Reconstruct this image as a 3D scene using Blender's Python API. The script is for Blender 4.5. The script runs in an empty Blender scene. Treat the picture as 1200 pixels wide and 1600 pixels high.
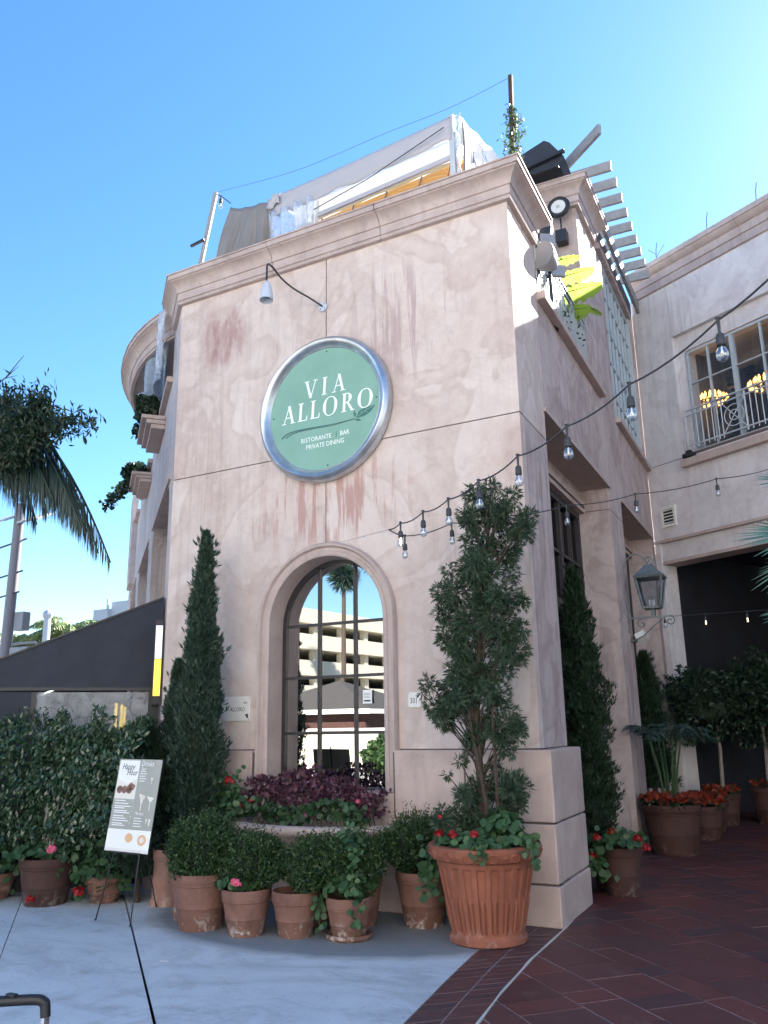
import bpy, math, random
import numpy as np
from mathutils import Vector, Matrix
R = math.radians
PI = math.pi
rng = np.random.default_rng(7)
random.seed(7)

# ------------------------------------------------------------------ camera, sky, sun, exposure
scene = bpy.context.scene
COL = scene.collection
cam_d = bpy.data.cameras.new('camera')
cam = bpy.data.objects.new('camera', cam_d)
COL.objects.link(cam)
scene.camera = cam
PITCH, ROLL, YAW = math.atan(338/1300), math.atan(84/5000), R(28.4)
hd = Vector((-math.sin(YAW), math.cos(YAW), 0)); rt = Vector((math.cos(YAW), math.sin(YAW), 0)); zz = Vector((0, 0, 1))
fw = hd*math.cos(PITCH) + zz*math.sin(PITCH)
up0 = -hd*math.sin(PITCH) + zz*math.cos(PITCH)
cr = rt*math.cos(ROLL) - up0*math.sin(ROLL)
cu = up0*math.cos(ROLL) + rt*math.sin(ROLL)
m4 = Matrix((cr, cu, -fw)).transposed().to_4x4()
m4.translation = Vector((0, 0, 1.6))
cam.matrix_world = m4
cam_d.sensor_fit = 'VERTICAL'
cam_d.sensor_height = 24
cam_d.lens = 1300/1600*24
cam_d.clip_start = 0.05
cam_d.clip_end = 3000
scene.render.resolution_x, scene.render.resolution_y = 768, 1024

world = bpy.data.worlds.new("World")
scene.world = world
world.use_nodes = True
wn = world.node_tree
wn.nodes.clear()
sky = wn.nodes.new('ShaderNodeTexSky'); sky.sky_type = 'NISHITA'; sky.sun_disc = False
SUN = Vector((1, 3, 2.14)).normalized()
sky.sun_elevation = math.asin(SUN.z)
sky.sun_rotation = math.atan2(SUN.x, SUN.y)
sky.air_density = 1.0; sky.dust_density = 0.15; sky.ozone_density = 3.0
bg = wn.nodes.new('ShaderNodeBackground'); bg.inputs[1].default_value = 0.058
wo = wn.nodes.new('ShaderNodeOutputWorld')
hs = wn.nodes.new('ShaderNodeHueSaturation'); hs.inputs['Saturation'].default_value = 1.20
wn.links.new(sky.outputs[0], hs.inputs['Color']); wn.links.new(hs.outputs[0], bg.inputs[0]); wn.links.new(bg.outputs[0], wo.inputs[0])
sd = bpy.data.lights.new('sun', 'SUN'); sd.energy = 5.0; sd.angle = R(0.5); sd.color = (1, .95, .87)
so = bpy.data.objects.new('sun', sd); COL.objects.link(so)
so.rotation_euler = SUN.to_track_quat('Z', 'Y').to_euler(); so.location = (10, 30, 30)
vs = scene.view_settings
vs.view_transform = 'Standard'; vs.look = 'None'; vs.exposure = 2.62; vs.gamma = 1; vs.use_curve_mapping = False
try:
    scene.cycles.max_bounces = 8; scene.cycles.transparent_max_bounces = 16
except Exception: pass

# ------------------------------------------------------------------ materials
def newmat(name):
    m = bpy.data.materials.new(name); m.use_nodes = True
    nt = m.node_tree; b = nt.nodes['Principled BSDF']
    return m, nt, b
class NB:
    """tiny node builder"""
    def __init__(s, nt): s.nt = nt
    def n(s, t, **k):
        o = s.nt.nodes.new(t)
        for a, v in k.items(): setattr(o, a, v)
        return o
    def pos(s): return s.n('ShaderNodeNewGeometry').outputs['Position']
    def gen(s): return s.n('ShaderNodeTexCoord').outputs['Object']
    def mapv(s, v, scale=(1,1,1), loc=(0,0,0), rot=(0,0,0)):
        m = s.n('ShaderNodeMapping'); s.nt.links.new(v, m.inputs[0])
        m.inputs['Location'].default_value = loc; m.inputs['Scale'].default_value = scale; m.inputs['Rotation'].default_value = rot
        return m.outputs[0]
    def noise(s, v, scale=5, detail=4, rough=.55, dist=0):
        m = s.n('ShaderNodeTexNoise'); s.nt.links.new(v, m.inputs['Vector'])
        m.inputs['Scale'].default_value = scale; m.inputs['Detail'].default_value = detail
        m.inputs['Roughness'].default_value = rough; m.inputs['Distortion'].default_value = dist
        return m.outputs['Fac']
    def ramp(s, f, stops, interp='LINEAR'):
        m = s.n('ShaderNodeValToRGB'); s.nt.links.new(f, m.inputs[0]); cr_ = m.color_ramp; cr_.interpolation = interp
        while len(cr_.elements) < len(stops): cr_.elements.new(.5)
        for e, (p, c) in zip(cr_.elements, stops):
            e.position = p; e.color = (c, c, c, 1) if isinstance(c, (int, float)) else (*c, 1)
        return m.outputs[0]
    def mix(s, f, a, b, mode='MIX'):
        m = s.n('ShaderNodeMix', data_type='RGBA', blend_type=mode)
        for i, v in ((0, f), (6, a), (7, b)):
            if isinstance(v, (int, float)): m.inputs[i].default_value = v if i == 0 else (v, v, v, 1)
            elif isinstance(v, tuple): m.inputs[i].default_value = (*v, 1)
            else: s.nt.links.new(v, m.inputs[i])
        return m.outputs[2]
    def math(s, op, a, b=0, clamp=False):
        m = s.n('ShaderNodeMath', operation=op); m.use_clamp = clamp
        for i, v in ((0, a), (1, b)):
            if isinstance(v, (int, float)): m.inputs[i].default_value = v
            else: s.nt.links.new(v, m.inputs[i])
        return m.outputs[0]
    def sep(s, v):
        m = s.n('ShaderNodeSeparateXYZ'); s.nt.links.new(v, m.inputs[0]); return m.outputs
    def blob(s, v, c, r, soft=.5, nscale=3, namp=.4):
        """soft stain mask round a place on a wall"""
        vm = s.n('ShaderNodeVectorMath', operation='SUBTRACT'); s.nt.links.new(v, vm.inputs[0]); vm.inputs[1].default_value = c
        vd = s.n('ShaderNodeVectorMath', operation='DIVIDE'); s.nt.links.new(vm.outputs[0], vd.inputs[0]); vd.inputs[1].default_value = r
        vl = s.n('ShaderNodeVectorMath', operation='LENGTH'); s.nt.links.new(vd.outputs[0], vl.inputs[0])
        d = s.math('ADD', vl.outputs['Value'], s.math('MULTIPLY', s.math('SUBTRACT', s.noise(v, nscale, 5, .6, 1), .5), namp*2))
        return s.ramp(d, [(1-soft, 1.0), (1.0, 0.0)])
    def bump(s, b, h, strength=.3, dist=.01):
        m = s.n('ShaderNodeBump'); m.inputs['Strength'].default_value = strength; m.inputs['Distance'].default_value = dist
        s.nt.links.new(h, m.inputs['Height']); s.nt.links.new(m.outputs[0], b.inputs['Normal'])
    def link(s, a, b): s.nt.links.new(a, b)

def simple(name, col, rough=.6, metal=0, nscale=0, namp=.15, bump=0, spec=None):
    m, nt, b = newmat(name)
    k = NB(nt)
    b.inputs['Roughness'].default_value = rough; b.inputs['Metallic'].default_value = metal
    if spec is not None: b.inputs['Specular IOR Level'].default_value = spec
    if nscale:
        f = k.noise(k.gen(), nscale, 6, .6)
        c = k.mix(k.ramp(f, [(.3, 0.0), (.7, 1.0)]), tuple(x*(1-namp) for x in col), tuple(min(1, x*(1+namp)) for x in col))
        k.link(c, b.inputs['Base Color'])
        if bump: k.bump(b, f, bump, .004)
    else: b.inputs['Base Color'].default_value = (*col, 1)
    return m

def stucco_mat(name, A, B, D, stains=True, streak=.34, streak_axis='x'):
    m, nt, b = newmat(name); k = NB(nt); p = k.pos()
    big = k.noise(p, 1.1, 7, .62, .8)
    c = k.mix(k.ramp(big, [(.32, 0.0), (.68, 1.0)]), A, B)
    # trowelled patches with crisp edges
    n2 = k.noise(k.mapv(p, (1, 1, .8), (3, 1, 7)), 1.15, 3, .45, 1.1)
    patch = k.ramp(n2, [(.485, 0.0), (.515, 1.0), (.60, .35), (.70, 0.0)])
    c = k.mix(k.math('MULTIPLY', patch, .55), c, D)
    n3 = k.noise(k.mapv(p, (1, 1, 1.2), (13, 5, 2)), 1.6, 2, .4, 1.4)
    edge = k.ramp(n3, [(.485, 0.0), (.498, 1.0), (.503, 1.0), (.54, 0.0)])
    c = k.mix(k.math('MULTIPLY', edge, .13), c, tuple(x*.62 for x in D))
    n4 = k.noise(p, 9, 5, .6, .5)
    c = k.mix(k.ramp(n4, [(.4, 0.0), (.75, .30)]), c, tuple(min(1, x*1.18) for x in B))
    # weathering runs
    st = k.noise(k.mapv(p, (7, 7, .28)), 1.5, 5, .65, .3)
    ms = k.noise(k.mapv(p, (1, 1, .6), (9, 2, 3)), .9, 2)
    run = k.math('MULTIPLY', k.ramp(st, [(.50, 0.0), (.60, 1.0), (.66, .15)]), k.ramp(ms, [(.42, 0.0), (.6, 1.0)]))
    c = k.mix(k.math('MULTIPLY', run, streak), c, tuple(x*.68 for x in A))
    if stains:
        stain = k.blob(p, (-6.13, 7.26, 6.25), (.42, 1, .5), .55, 3.5, .45)
        c = k.mix(k.math('MULTIPLY', k.math('MULTIPLY', stain, k.ramp(k.noise(k.mapv(p, (3, 3, .8)), 3.5, 6, .7, .5), [(.35, .25), (.6, 1.0)])), .85), c, (.33, .19, .18))
        r2 = k.blob(p, (-4.62, 7.26, 3.95), (1.15, 1, .62), .5, 2, .5)
        rr = k.ramp(k.noise(k.mapv(p, (6, 6, .5), (2, 2, 2)), 1.7, 4, .6, .4), [(.5, 0.0), (.58, 1.0)])
        c = k.mix(k.math('MULTIPLY', k.math('MULTIPLY', r2, rr), .75), c, (.40, .22, .19))
        r3 = k.blob(p, (-3.7, 7.26, 5.9), (.9, 1, .9), .6, 2, .5)
        c = k.mix(k.math('MULTIPLY', k.math('MULTIPLY', r3, rr), .6), c, (.36, .26, .26))
    k.link(c, b.inputs['Base Color'])
    b.inputs['Roughness'].default_value = .85
    b.inputs['Specular IOR Level'].default_value = .25
    cr2 = k.n('ShaderNodeTexVoronoi'); cr2.feature = 'DISTANCE_TO_EDGE'; vv = k.n('ShaderNodeVectorMath', operation='ADD'); k.link(p, vv.inputs[0])
    nz = k.n('ShaderNodeTexNoise'); k.link(p, nz.inputs['Vector']); nz.inputs['Scale'].default_value = 2.5; nz.inputs['Detail'].default_value = 4; k.link(nz.outputs['Color'], vv.inputs[1]); k.link(vv.outputs[0], cr2.inputs['Vector']); cr2.inputs['Scale'].default_value = .8
    crack = k.math('MULTIPLY', k.ramp(cr2.outputs['Distance'], [(.0, 1.0), (.006, 0.0)]), k.ramp(k.noise(p, .7, 2), [(.50, 0.0), (.58, 1.0)]))
    c = k.mix(k.math('MULTIPLY', crack, .18), c, tuple(x*.5 for x in D)); k.link(c, b.inputs['Base Color'])
    k.bump(b, k.mix(.5, n4, k.noise(p, 55, 5, .7)), .45, .012)
    return m

M = {}
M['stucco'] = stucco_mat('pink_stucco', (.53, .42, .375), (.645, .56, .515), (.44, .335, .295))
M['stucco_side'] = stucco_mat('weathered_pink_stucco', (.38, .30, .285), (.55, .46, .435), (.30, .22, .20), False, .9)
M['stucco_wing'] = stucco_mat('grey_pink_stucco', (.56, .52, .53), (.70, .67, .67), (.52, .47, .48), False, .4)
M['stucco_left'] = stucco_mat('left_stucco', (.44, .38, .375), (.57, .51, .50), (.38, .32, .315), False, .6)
def stone_mat(name, a, b_, pits=True):
    m, nt, b = newmat(name); k = NB(nt); p = k.pos()
    f = k.noise(p, 2.5, 8, .65, .4)
    c = k.mix(k.ramp(f, [(.3, 0.0), (.7, 1.0)]), a, b_)
    f2 = k.noise(k.mapv(p, (5, 5, .7)), 2, 4, .6)
    c = k.mix(k.ramp(f2, [(.5, 0.0), (.75, .35)]), c, tuple(x*.6 for x in a))
    v = k.n('ShaderNodeTexVoronoi'); k.link(p, v.inputs['Vector']); v.inputs['Scale'].default_value = 17
    pit = k.ramp(v.outputs['Distance'], [(.06, 1.0), (.12, 0.0)])
    gate = k.ramp(k.noise(p, 9, 2), [(.52, 0.0), (.56, 1.0)])
    c = k.mix(k.math('MULTIPLY', k.math('MULTIPLY', pit, gate), .6), c, tuple(x*.45 for x in a))
    k.link(c, b.inputs['Base Color']); b.inputs['Roughness'].default_value = .75
    k.bump(b, f, .3, .008)
    return m
M['stone'] = stone_mat('base_stone', (.42, .32, .285), (.58, .46, .415))
M['trim'] = stone_mat('moulding_stone', (.40, .31, .28), (.52, .42, .38))
M['cornice'] = stone_mat('cornice_stone', (.38, .30, .28), (.52, .43, .40))
M['joint'] = simple('dark_joint', (.12, .09, .085), .9)
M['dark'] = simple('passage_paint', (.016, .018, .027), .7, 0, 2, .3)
M['darkwood'] = simple('dark_window_wood', (.030, .025, .027), .45, 0, 6, .3)
M['steel'] = simple('brushed_steel', (.50, .53, .57), .33, .85, 5, .2, .2)
M['lampgrey'] = simple('grey_lamp_paint', (.50, .54, .60), .4)
M['blackm'] = simple('black_metal', (.02, .02, .023), .45)
M['bronze'] = simple('weathered_verdigris_metal', (.16, .19, .20), .5, .3, 12, .3, .3)
M['white'] = simple('white_enamel', (.78, .78, .76), .4)
M['whitem'] = simple('pale_painted_metal', (.42, .47, .50), .45)
M['offwhite'] = simple('off_white_plate', (.70, .68, .64), .4, 0, 8, .06)
M['ink'] = simple('dark_ink', (.03, .03, .035), .6)
M['signgreen'] = simple('sage_green_paint', (.20, .37, .29), .5, 0, 3, .07)
M['signdark'] = simple('deep_green_paint', (.05, .15, .125), .5)
M['signwhite'] = simple('sign_white', (.82, .88, .84), .5)
M['awning'] = simple('black_awning_cloth', (.022, .026, .038), .75, 0, 5, .2, .1)
M['tan'] = simple('tan_tarpaulin', (.20, .19, .185), .6, 0, 3, .12)
M['ticeil'] = simple('pale_ceiling', (.38, .38, .37), .7)
M['soil'] = simple('potting_soil', (.03, .022, .017), .95, 0, 30, .4, .6)
M['rubber'] = simple('black_rubber', (.008, .008, .010), .5)
M['cord'] = simple('black_cord', (.03, .033, .04), .6)
M['chrome'] = simple('polished_aluminium', (.72, .73, .75), .22, .9)
M['timber'] = simple('grey_painted_timber', (.27, .265, .265), .7, 0, 10, .15, .2)
M['cloth'] = simple('dark_suit_cloth', (.02, .022, .035), .8)
M['skin'] = simple('skin', (.35, .2, .14), .5)
M['hair'] = simple('dark_hair', (.015, .012, .01), .6)
M['bark'] = simple('brown_bark', (.055, .038, .028), .9, 0, 20, .35, .8)
M['palebark'] = simple('pale_ficus_bark', (.22, .20, .175), .8, 0, 20, .25, .4)
M['kiosk'] = simple('slate_roof', (.06, .055, .05), .7, 0, 5, .2)
M['concrete_wall'] = simple('cream_concrete', (.62, .57, .46), .8, 0, .8, .08)
M['asphalt'] = simple('asphalt', (.10, .10, .10), .85, 0, 8, .2)

def terracotta(name, a, b_, eff=.5):
    m, nt, b = newmat(name); k = NB(nt); p = k.gen()
    oi = k.n('ShaderNodeObjectInfo').outputs['Random']
    vm = k.n('ShaderNodeVectorMath', operation='ADD'); k.link(k.pos(), vm.inputs[0])
    f = k.noise(vm.outputs[0], 4, 7, .65, .3)
    c = k.mix(k.ramp(f, [(.3, 0.0), (.7, 1.0)]), a, b_)
    z = k.sep(k.pos())[2]
    low = k.ramp(z, [(.0, 1.0), (.16, 0.0)])
    s = k.ramp(k.noise(k.pos(), 11, 6, .7, .6), [(.52, 0.0), (.62, 1.0)])
    c = k.mix(k.math('MULTIPLY', k.math('MULTIPLY', low, s), eff), c, (.55, .50, .46))
    s2 = k.ramp(k.noise(k.mapv(k.pos(), (3, 3, 1)), 4, 6, .75), [(.48, 0.0), (.66, 1.0)])
    c = k.mix(k.math('MULTIPLY', s2, .35*eff+.1), c, tuple(x*.5 for x in a))
    k.link(c, b.inputs['Base Color']); b.inputs['Roughness'].default_value = .8
    k.bump(b, k.noise(k.pos(), 30, 5, .7), .25, .004)
    return m
M['terra'] = terracotta('terracotta', (.145, .066, .048), (.24, .120, .086), .95)
M['terrabig'] = terracotta('orange_terracotta', (.20, .062, .035), (.30, .105, .060), .35)
M['terrapale'] = terracotta('pale_terracotta', (.28, .14, .10), (.40, .22, .16), .5)
M['terradark'] = terracotta('shaded_terracotta', (.045, .018, .014), (.075, .032, .023), .3)  # terracotta darkened to put the passage shade into its colour

def ground_mat():
    m, nt, b = newmat('worn_concrete'); k = NB(nt); p = k.pos()
    f = k.noise(p, 1.2, 8, .65, .4)
    c = k.mix(k.ramp(f, [(.3, 0.0), (.7, 1.0)]), (.54, .60, .64), (.68, .73, .76))
    f2 = k.noise(k.mapv(p, (1, 2.2, 1), (4, 1, 0), (0, 0, .7)), 1.3, 9, .78, .4)
    c = k.mix(k.ramp(f2, [(.50, 0.0), (.66, .6)]), c, (.28, .31, .33)); f3 = k.noise(p, .55, 5, .7, 1.5); c = k.mix(k.ramp(f3, [(.50, 0.0), (.62, .45)]), c, (.27, .29, .30))
    wet = k.blob(p, (-4.2, 6.9, 0), (1.95, 1.42, 1), .10, 2.0, .05)
    c = k.mix(k.math('MULTIPLY', wet, .75), c, (.12, .125, .13))
    rim = k.ramp(k.blob(p, (-4.2, 6.9, 0), (1.98, 1.45, 1), .16, 2.0, .05), [(.0, 0.0), (.25, 1.0), (.55, 0.0)])
    c = k.mix(k.math('MULTIPLY', rim, .35), c, (.46, .45, .42))
    c = k.mix(k.math('MULTIPLY', k.noise(p, 150, 3, .8), .35), c, (.22, .23, .235)); sp = k.ramp(k.noise(p, 34, 2, .5), [(.67, 0.0), (.72, 1.0)])
    c = k.mix(k.math('MULTIPLY', sp, .5), c, (.07, .07, .07))
    k.link(c, b.inputs['Base Color']); b.inputs['Roughness'].default_value = .75
    k.bump(b, k.noise(p, 60, 5, .7), .2, .004)
    return m
M['walk'] = ground_mat()
def tile_mat(name, cols):
    m, nt, b = newmat(name); k = NB(nt); p = k.pos()
    r = k.n('ShaderNodeNewGeometry').outputs['Random Per Island']
    oi = k.n('ShaderNodeObjectInfo').outputs['Random']
    rr = k.math('FRACT', k.math('ADD', r, oi))
    c = k.ramp(rr, [(i/(len(cols)-1), q) for i, q in enumerate(cols)])
    f = k.noise(p, 6, 6, .7)
    c = k.mix(k.ramp(f, [(.35, 0.0), (.75, .5)]), c, tuple(x*.55 for x in cols[0]))
    s = k.ramp(k.noise(p, 2.2, 5, .7, .6), [(.60, 0.0), (.68, .35)])
    c = k.mix(s, c, (.22, .16, .15))
    k.link(c, b.inputs['Base Color']); b.inputs['Roughness'].default_value = .5
    k.bump(b, k.noise(p, 45, 4, .7), .25, .004)
    return m
M['tile'] = tile_mat('red_paving_tile', [(.085, .030, .030), (.14, .040, .036), (.075, .036, .042), (.115, .042, .038), (.16, .042, .036)])
M['brick'] = tile_mat('dark_border_brick', [(.085, .040, .042), (.115, .048, .045), (.07, .04, .045)])
M['grout'] = simple('pale_grout', (.30, .24, .225), .9, 0, 20, .3)
M['strip'] = simple('white_edging', (.55, .53, .50), .6)

def leafmat(name, cols, trans=.35, rough=.45, spec=.5):
    m, nt, b = newmat(name); k = NB(nt)
    r = k.n('ShaderNodeNewGeometry').outputs['Random Per Island']
    c = k.ramp(r, [(i/(len(cols)-1), q) for i, q in enumerate(cols)])
    k.link(c, b.inputs['Base Color']); b.inputs['Roughness'].default_value = rough
    b.inputs['Specular IOR Level'].default_value = spec
    t = k.n('ShaderNodeBsdfTranslucent'); k.link(c, t.inputs[0])
    mx = k.n('ShaderNodeMixShader'); mx.inputs[0].default_value = trans
    k.link(b.outputs[0], mx.inputs[1]); k.link(t.outputs[0], mx.inputs[2])
    k.link(mx.outputs[0], nt.nodes['Material Output'].inputs[0])
    return m
M['box_leaf'] = leafmat('boxwood_leaf', [(.020, .050, .018), (.032, .075, .024), (.055, .110, .035), (.11, .17, .06)])
M['thuja_leaf'] = leafmat('thuja_spray', [(.030, .060, .038), (.045, .085, .048), (.062, .110, .056), (.095, .145, .080)])
M['cyp_leaf'] = leafmat('cypress_spray', [(.024, .052, .040), (.040, .078, .054), (.060, .105, .068), (.10, .145, .095)])
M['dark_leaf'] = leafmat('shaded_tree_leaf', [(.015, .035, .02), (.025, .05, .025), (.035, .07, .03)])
M['ficus_leaf'] = leafmat('ficus_leaf', [(.022, .05, .03), (.038, .08, .040), (.06, .115, .052), (.13, .19, .11)], .25, .25, .8)
M['ger_leaf'] = leafmat('geranium_leaf', [(.032, .075, .028), (.05, .11, .042), (.075, .15, .06)])
M['ivy_leaf'] = leafmat('ivy_geranium_leaf', [(.038, .088, .034), (.06, .13, .05), (.09, .18, .07)])
M['purple_leaf'] = leafmat('purple_foliage', [(.05, .018, .035), (.09, .03, .05), (.14, .05, .075), (.24, .12, .15)], .25, .4)
M['palm_leaf'] = leafmat('palm_leaflet', [(.018, .045, .04), (.03, .06, .048), (.045, .075, .055)], .2, .35)
M['fan_leaf'] = leafmat('fan_palm_blade', [(.06, .14, .09), (.10, .20, .13), (.14, .26, .17)], .3, .4)
M['far_leaf'] = leafmat('far_palm_leaf', [(.10, .16, .07), (.20, .26, .10), (.30, .32, .12)], .4)
M['banana_leaf'] = leafmat('banana_leaf', [(.26, .40, .06), (.40, .50, .09)], .7, .4)
M['faux_leaf'] = leafmat('faux_boxwood', [(.05, .09, .05), (.09, .14, .075), (.15, .20, .12)], .3)
M['red_fl'] = leafmat('red_petal', [(.30, .008, .010), (.48, .014, .02)], .3)
M['pink_fl'] = leafmat('pink_petal', [(.80, .10, .20), (.85, .22, .32)], .3)
M['orange_fl'] = leafmat('orange_petal', [(.24, .028, .008), (.32, .045, .01), (.18, .018, .008)], .3)  # petal tones lowered to paint in the shade by the passage
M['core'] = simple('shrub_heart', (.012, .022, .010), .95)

def fabric(name, col, trans, rough=.6):
    m, nt, b = newmat(name); k = NB(nt)
    b.inputs['Base Color'].default_value = (*col, 1); b.inputs['Roughness'].default_value = rough
    t = k.n('ShaderNodeBsdfTranslucent'); t.inputs[0].default_value = (*col, 1)
    mx = k.n('ShaderNodeMixShader'); mx.inputs[0].default_value = trans
    k.link(b.outputs[0], mx.inputs[1]); k.link(t.outputs[0], mx.inputs[2])
    k.link(mx.outputs[0], nt.nodes['Material Output'].inputs[0])
    return m
M['valance'] = fabric('grey_valance_cloth', (.46, .45, .48), .12)
M['whitecloth'] = fabric('white_tent_cloth', (.85, .85, .85), .6)
M['yellowcloth'] = fabric('honey_shade_cloth', (.50, .32, .10), .35)
M['creamcloth'] = fabric('cream_shade_cloth', (.46, .37, .22), .25)
def vinyl(name, col, alpha, rough=.1):
    m, nt, b = newmat(name); k = NB(nt)
    b.inputs['Base Color'].default_value = (*col, 1); b.inputs['Roughness'].default_value = rough
    f = k.noise(k.pos(), 7, 3, .6, 1)
    k.link(k.ramp(f, [(.3, max(0, alpha-.15)), (.7, min(1, alpha+.2))]), b.inputs['Alpha'])
    k.bump(b, f, .6, .03)
    return m
M['vinyl'] = vinyl('clear_vinyl', (.62, .68, .78), .45)
M['vinyl2'] = vinyl('mottled_vinyl_window', (.36, .38, .40), .55, .12)  # patchy opacity paints in the mottled light reflected on the vinyl
M['bluevinyl'] = vinyl('blue_grey_vinyl', (.30, .38, .50), .75, .3)

def glassmat(name, tint, refl=.5, rough=.0):
    m, nt, b = newmat(name); k = NB(nt)
    g = k.n('ShaderNodeBsdfGlossy'); g.inputs['Roughness'].default_value = rough; g.inputs[0].default_value = (1, 1, 1, 1)
    t = k.n('ShaderNodeBsdfTransparent'); t.inputs[0].default_value = (*tint, 1)
    mx = k.n('ShaderNodeMixShader'); mx.inputs[0].default_value = refl
    k.link(t.outputs[0], mx.inputs[1]); k.link(g.outputs[0], mx.inputs[2])
    k.link(mx.outputs[0], nt.nodes['Material Output'].inputs[0])
    return m
M['mirror'] = glassmat('reflective_window_glass', (.22, .23, .26), .46)
M['pane'] = glassmat('dark_window_glass', (.25, .25, .28), .16)
M['clear'] = glassmat('clear_glass', (.80, .85, .90), .10)
M['bluepane'] = simple('blue_grey_glass', (.22, .31, .38), .15, 0, 3, .2, 0, 1.0)
def bulbglass():
    m, nt, b = newmat('bulb_glass'); k = NB(nt)
    g = k.n('ShaderNodeBsdfGlossy'); g.inputs['Roughness'].default_value = .03
    t = k.n('ShaderNodeBsdfTransparent'); t.inputs[0].default_value = (.86, .9, .93, 1)
    lw = k.n('ShaderNodeLayerWeight'); lw.inputs[0].default_value = .45
    mx = k.n('ShaderNodeMixShader'); k.link(k.math('ADD', k.math('MULTIPLY', lw.outputs['Facing'], .75), .15), mx.inputs[0])
    k.link(t.outputs[0], mx.inputs[1]); k.link(g.outputs[0], mx.inputs[2])
    k.link(mx.outputs[0], nt.nodes['Material Output'].inputs[0])
    return m
M['bulb'] = bulbglass()
def emis(name, col, s):
    m, nt, b = newmat(name)
    b.inputs['Base Color'].default_value = (*col, 1); b.inputs['Emission Color'].default_value = (*col, 1); b.inputs['Emission Strength'].default_value = s
    return m
M['flame'] = emis('chandelier_flame', (1, .45, .10), 1.3)
M['bulblit'] = emis('lit_filament', (1, .78, .5), 2.5)
M['tubew'] = emis('pale_lit_tube', (.8, .85, .88), .12)
M['tubey'] = emis('yellow_lit_tube', (1, .72, .08), .2)
M['silver'] = simple('silver_filament', (.7, .72, .75), .25, .6)

# ------------------------------------------------------------------ mesh helpers
class MB:
    def __init__(s): s.v = []; s.f = []; s.n = 0
    def add(s, v, f):
        v = np.asarray(v, float); o = s.n
        s.v.append(v); s.n += len(v)
        s.f.append((o, f))
        return s
    def box(s, x0, x1, y0, y1, z0, z1, Mx=None):
        v = np.array([[x, y, z] for z in (z0, z1) for y in (y0, y1) for x in (x0, x1)], float)
        if Mx is not None: v = Mx(v)
        s.add(v, [(0,2,3,1), (4,5,7,6), (0,1,5,4), (2,6,7,3), (0,4,6,2), (1,3,7,5)]); return s
    def bar(s, a, b, w, h=None, upv=(0, 0, 1)):
        h = h or w; a = np.array(a, float); b = np.array(b, float); d = b-a; L = np.linalg.norm(d); d /= L
        u = np.cross(d, upv)
        if np.linalg.norm(u) < 1e-4: u = np.cross(d, (1, 0, 0))
        u /= np.linalg.norm(u); w2 = np.cross(u, d)
        v = [p + u*sx*w/2 + w2*sz*h/2 for p in (a, b) for sz in (-1, 1) for sx in (-1, 1)]
        s.add(v, [(0,2,3,1), (4,5,7,6), (0,1,5,4), (2,6,7,3), (0,4,6,2), (1,3,7,5)]); return s
    def tube(s, path, r, seg=8, cap=True):
        P = np.array(path, float); n = len(P)
        rr = np.full(n, r, float) if np.isscalar(r) else np.array(r, float)
        T = np.gradient(P, axis=0); T /= np.linalg.norm(T, axis=1)[:, None] + 1e-9
        u = np.cross(T[0], (0.13, .2, 1)); u /= np.linalg.norm(u)
        V = []
        for i in range(n):
            u = u - T[i]*(u@T[i]); u /= np.linalg.norm(u); w = np.cross(T[i], u)
            for j in range(seg):
                a = 2*PI*j/seg; V.append(P[i] + rr[i]*(math.cos(a)*u + math.sin(a)*w))
        F = []
        for i in range(n-1):
            for j in range(seg):
                k = (j+1) % seg; F.append((i*seg+j, i*seg+k, (i+1)*seg+k, (i+1)*seg+j))
        if cap: F.append(tuple(range(seg))[::-1]); F.append(tuple((n-1)*seg+j for j in range(seg)))
        s.add(V, F); return s
    def lathe(s, prof, c=(0, 0, 0), seg=32, a0=0, a1=2*PI, axis='z', mod=None):
        full = abs(a1-a0-2*PI) < 1e-6; N = seg if full else seg+1
        V = []
        for (r, z) in prof:
            for j in range(N):
                a = a0 + (a1-a0)*j/seg
                q = r if mod is None else mod(r, z, a)
                V.append((c[0]+q*math.cos(a), c[1]+q*math.sin(a), c[2]+z))
        F = []
        for i in range(len(prof)-1):
            for j in range(N if full else N-1):
                k = (j+1) % N; F.append((i*N+j, i*N+k, (i+1)*N+k, (i+1)*N+j))
        s.add(V, F); return s
    def poly(s, pts): s.add(pts, [tuple(range(len(pts)))]); return s
    def ext(s, pts, d):
        """closed polygon extruded by vector d"""
        n = len(pts); P = [np.array(p, float) for p in pts]; D = np.array(d, float)
        F = [tuple(range(n))[::-1], tuple(range(n, 2*n))] + [(i, (i+1) % n, n+(i+1) % n, n+i) for i in range(n)]
        s.add(P + [p+D for p in P], F); return s
    def sphere(s, c, r, seg=12, rings=8, sz=1):
        prof = [(max(1e-4, r*math.sin(PI*i/rings)), -r*sz*math.cos(PI*i/rings)) for i in range(rings+1)]
        return s.lathe(prof, c, seg)
    def xf(s, fn):
        s.v = [fn(v) for v in s.v]; return s
    def data(s):
        return np.concatenate(s.v) if s.v else np.zeros((0, 3))
    def faces(s):
        out = []
        for o, f in s.f: out += [tuple(i+o for i in q) for q in f]
        return out

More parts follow.
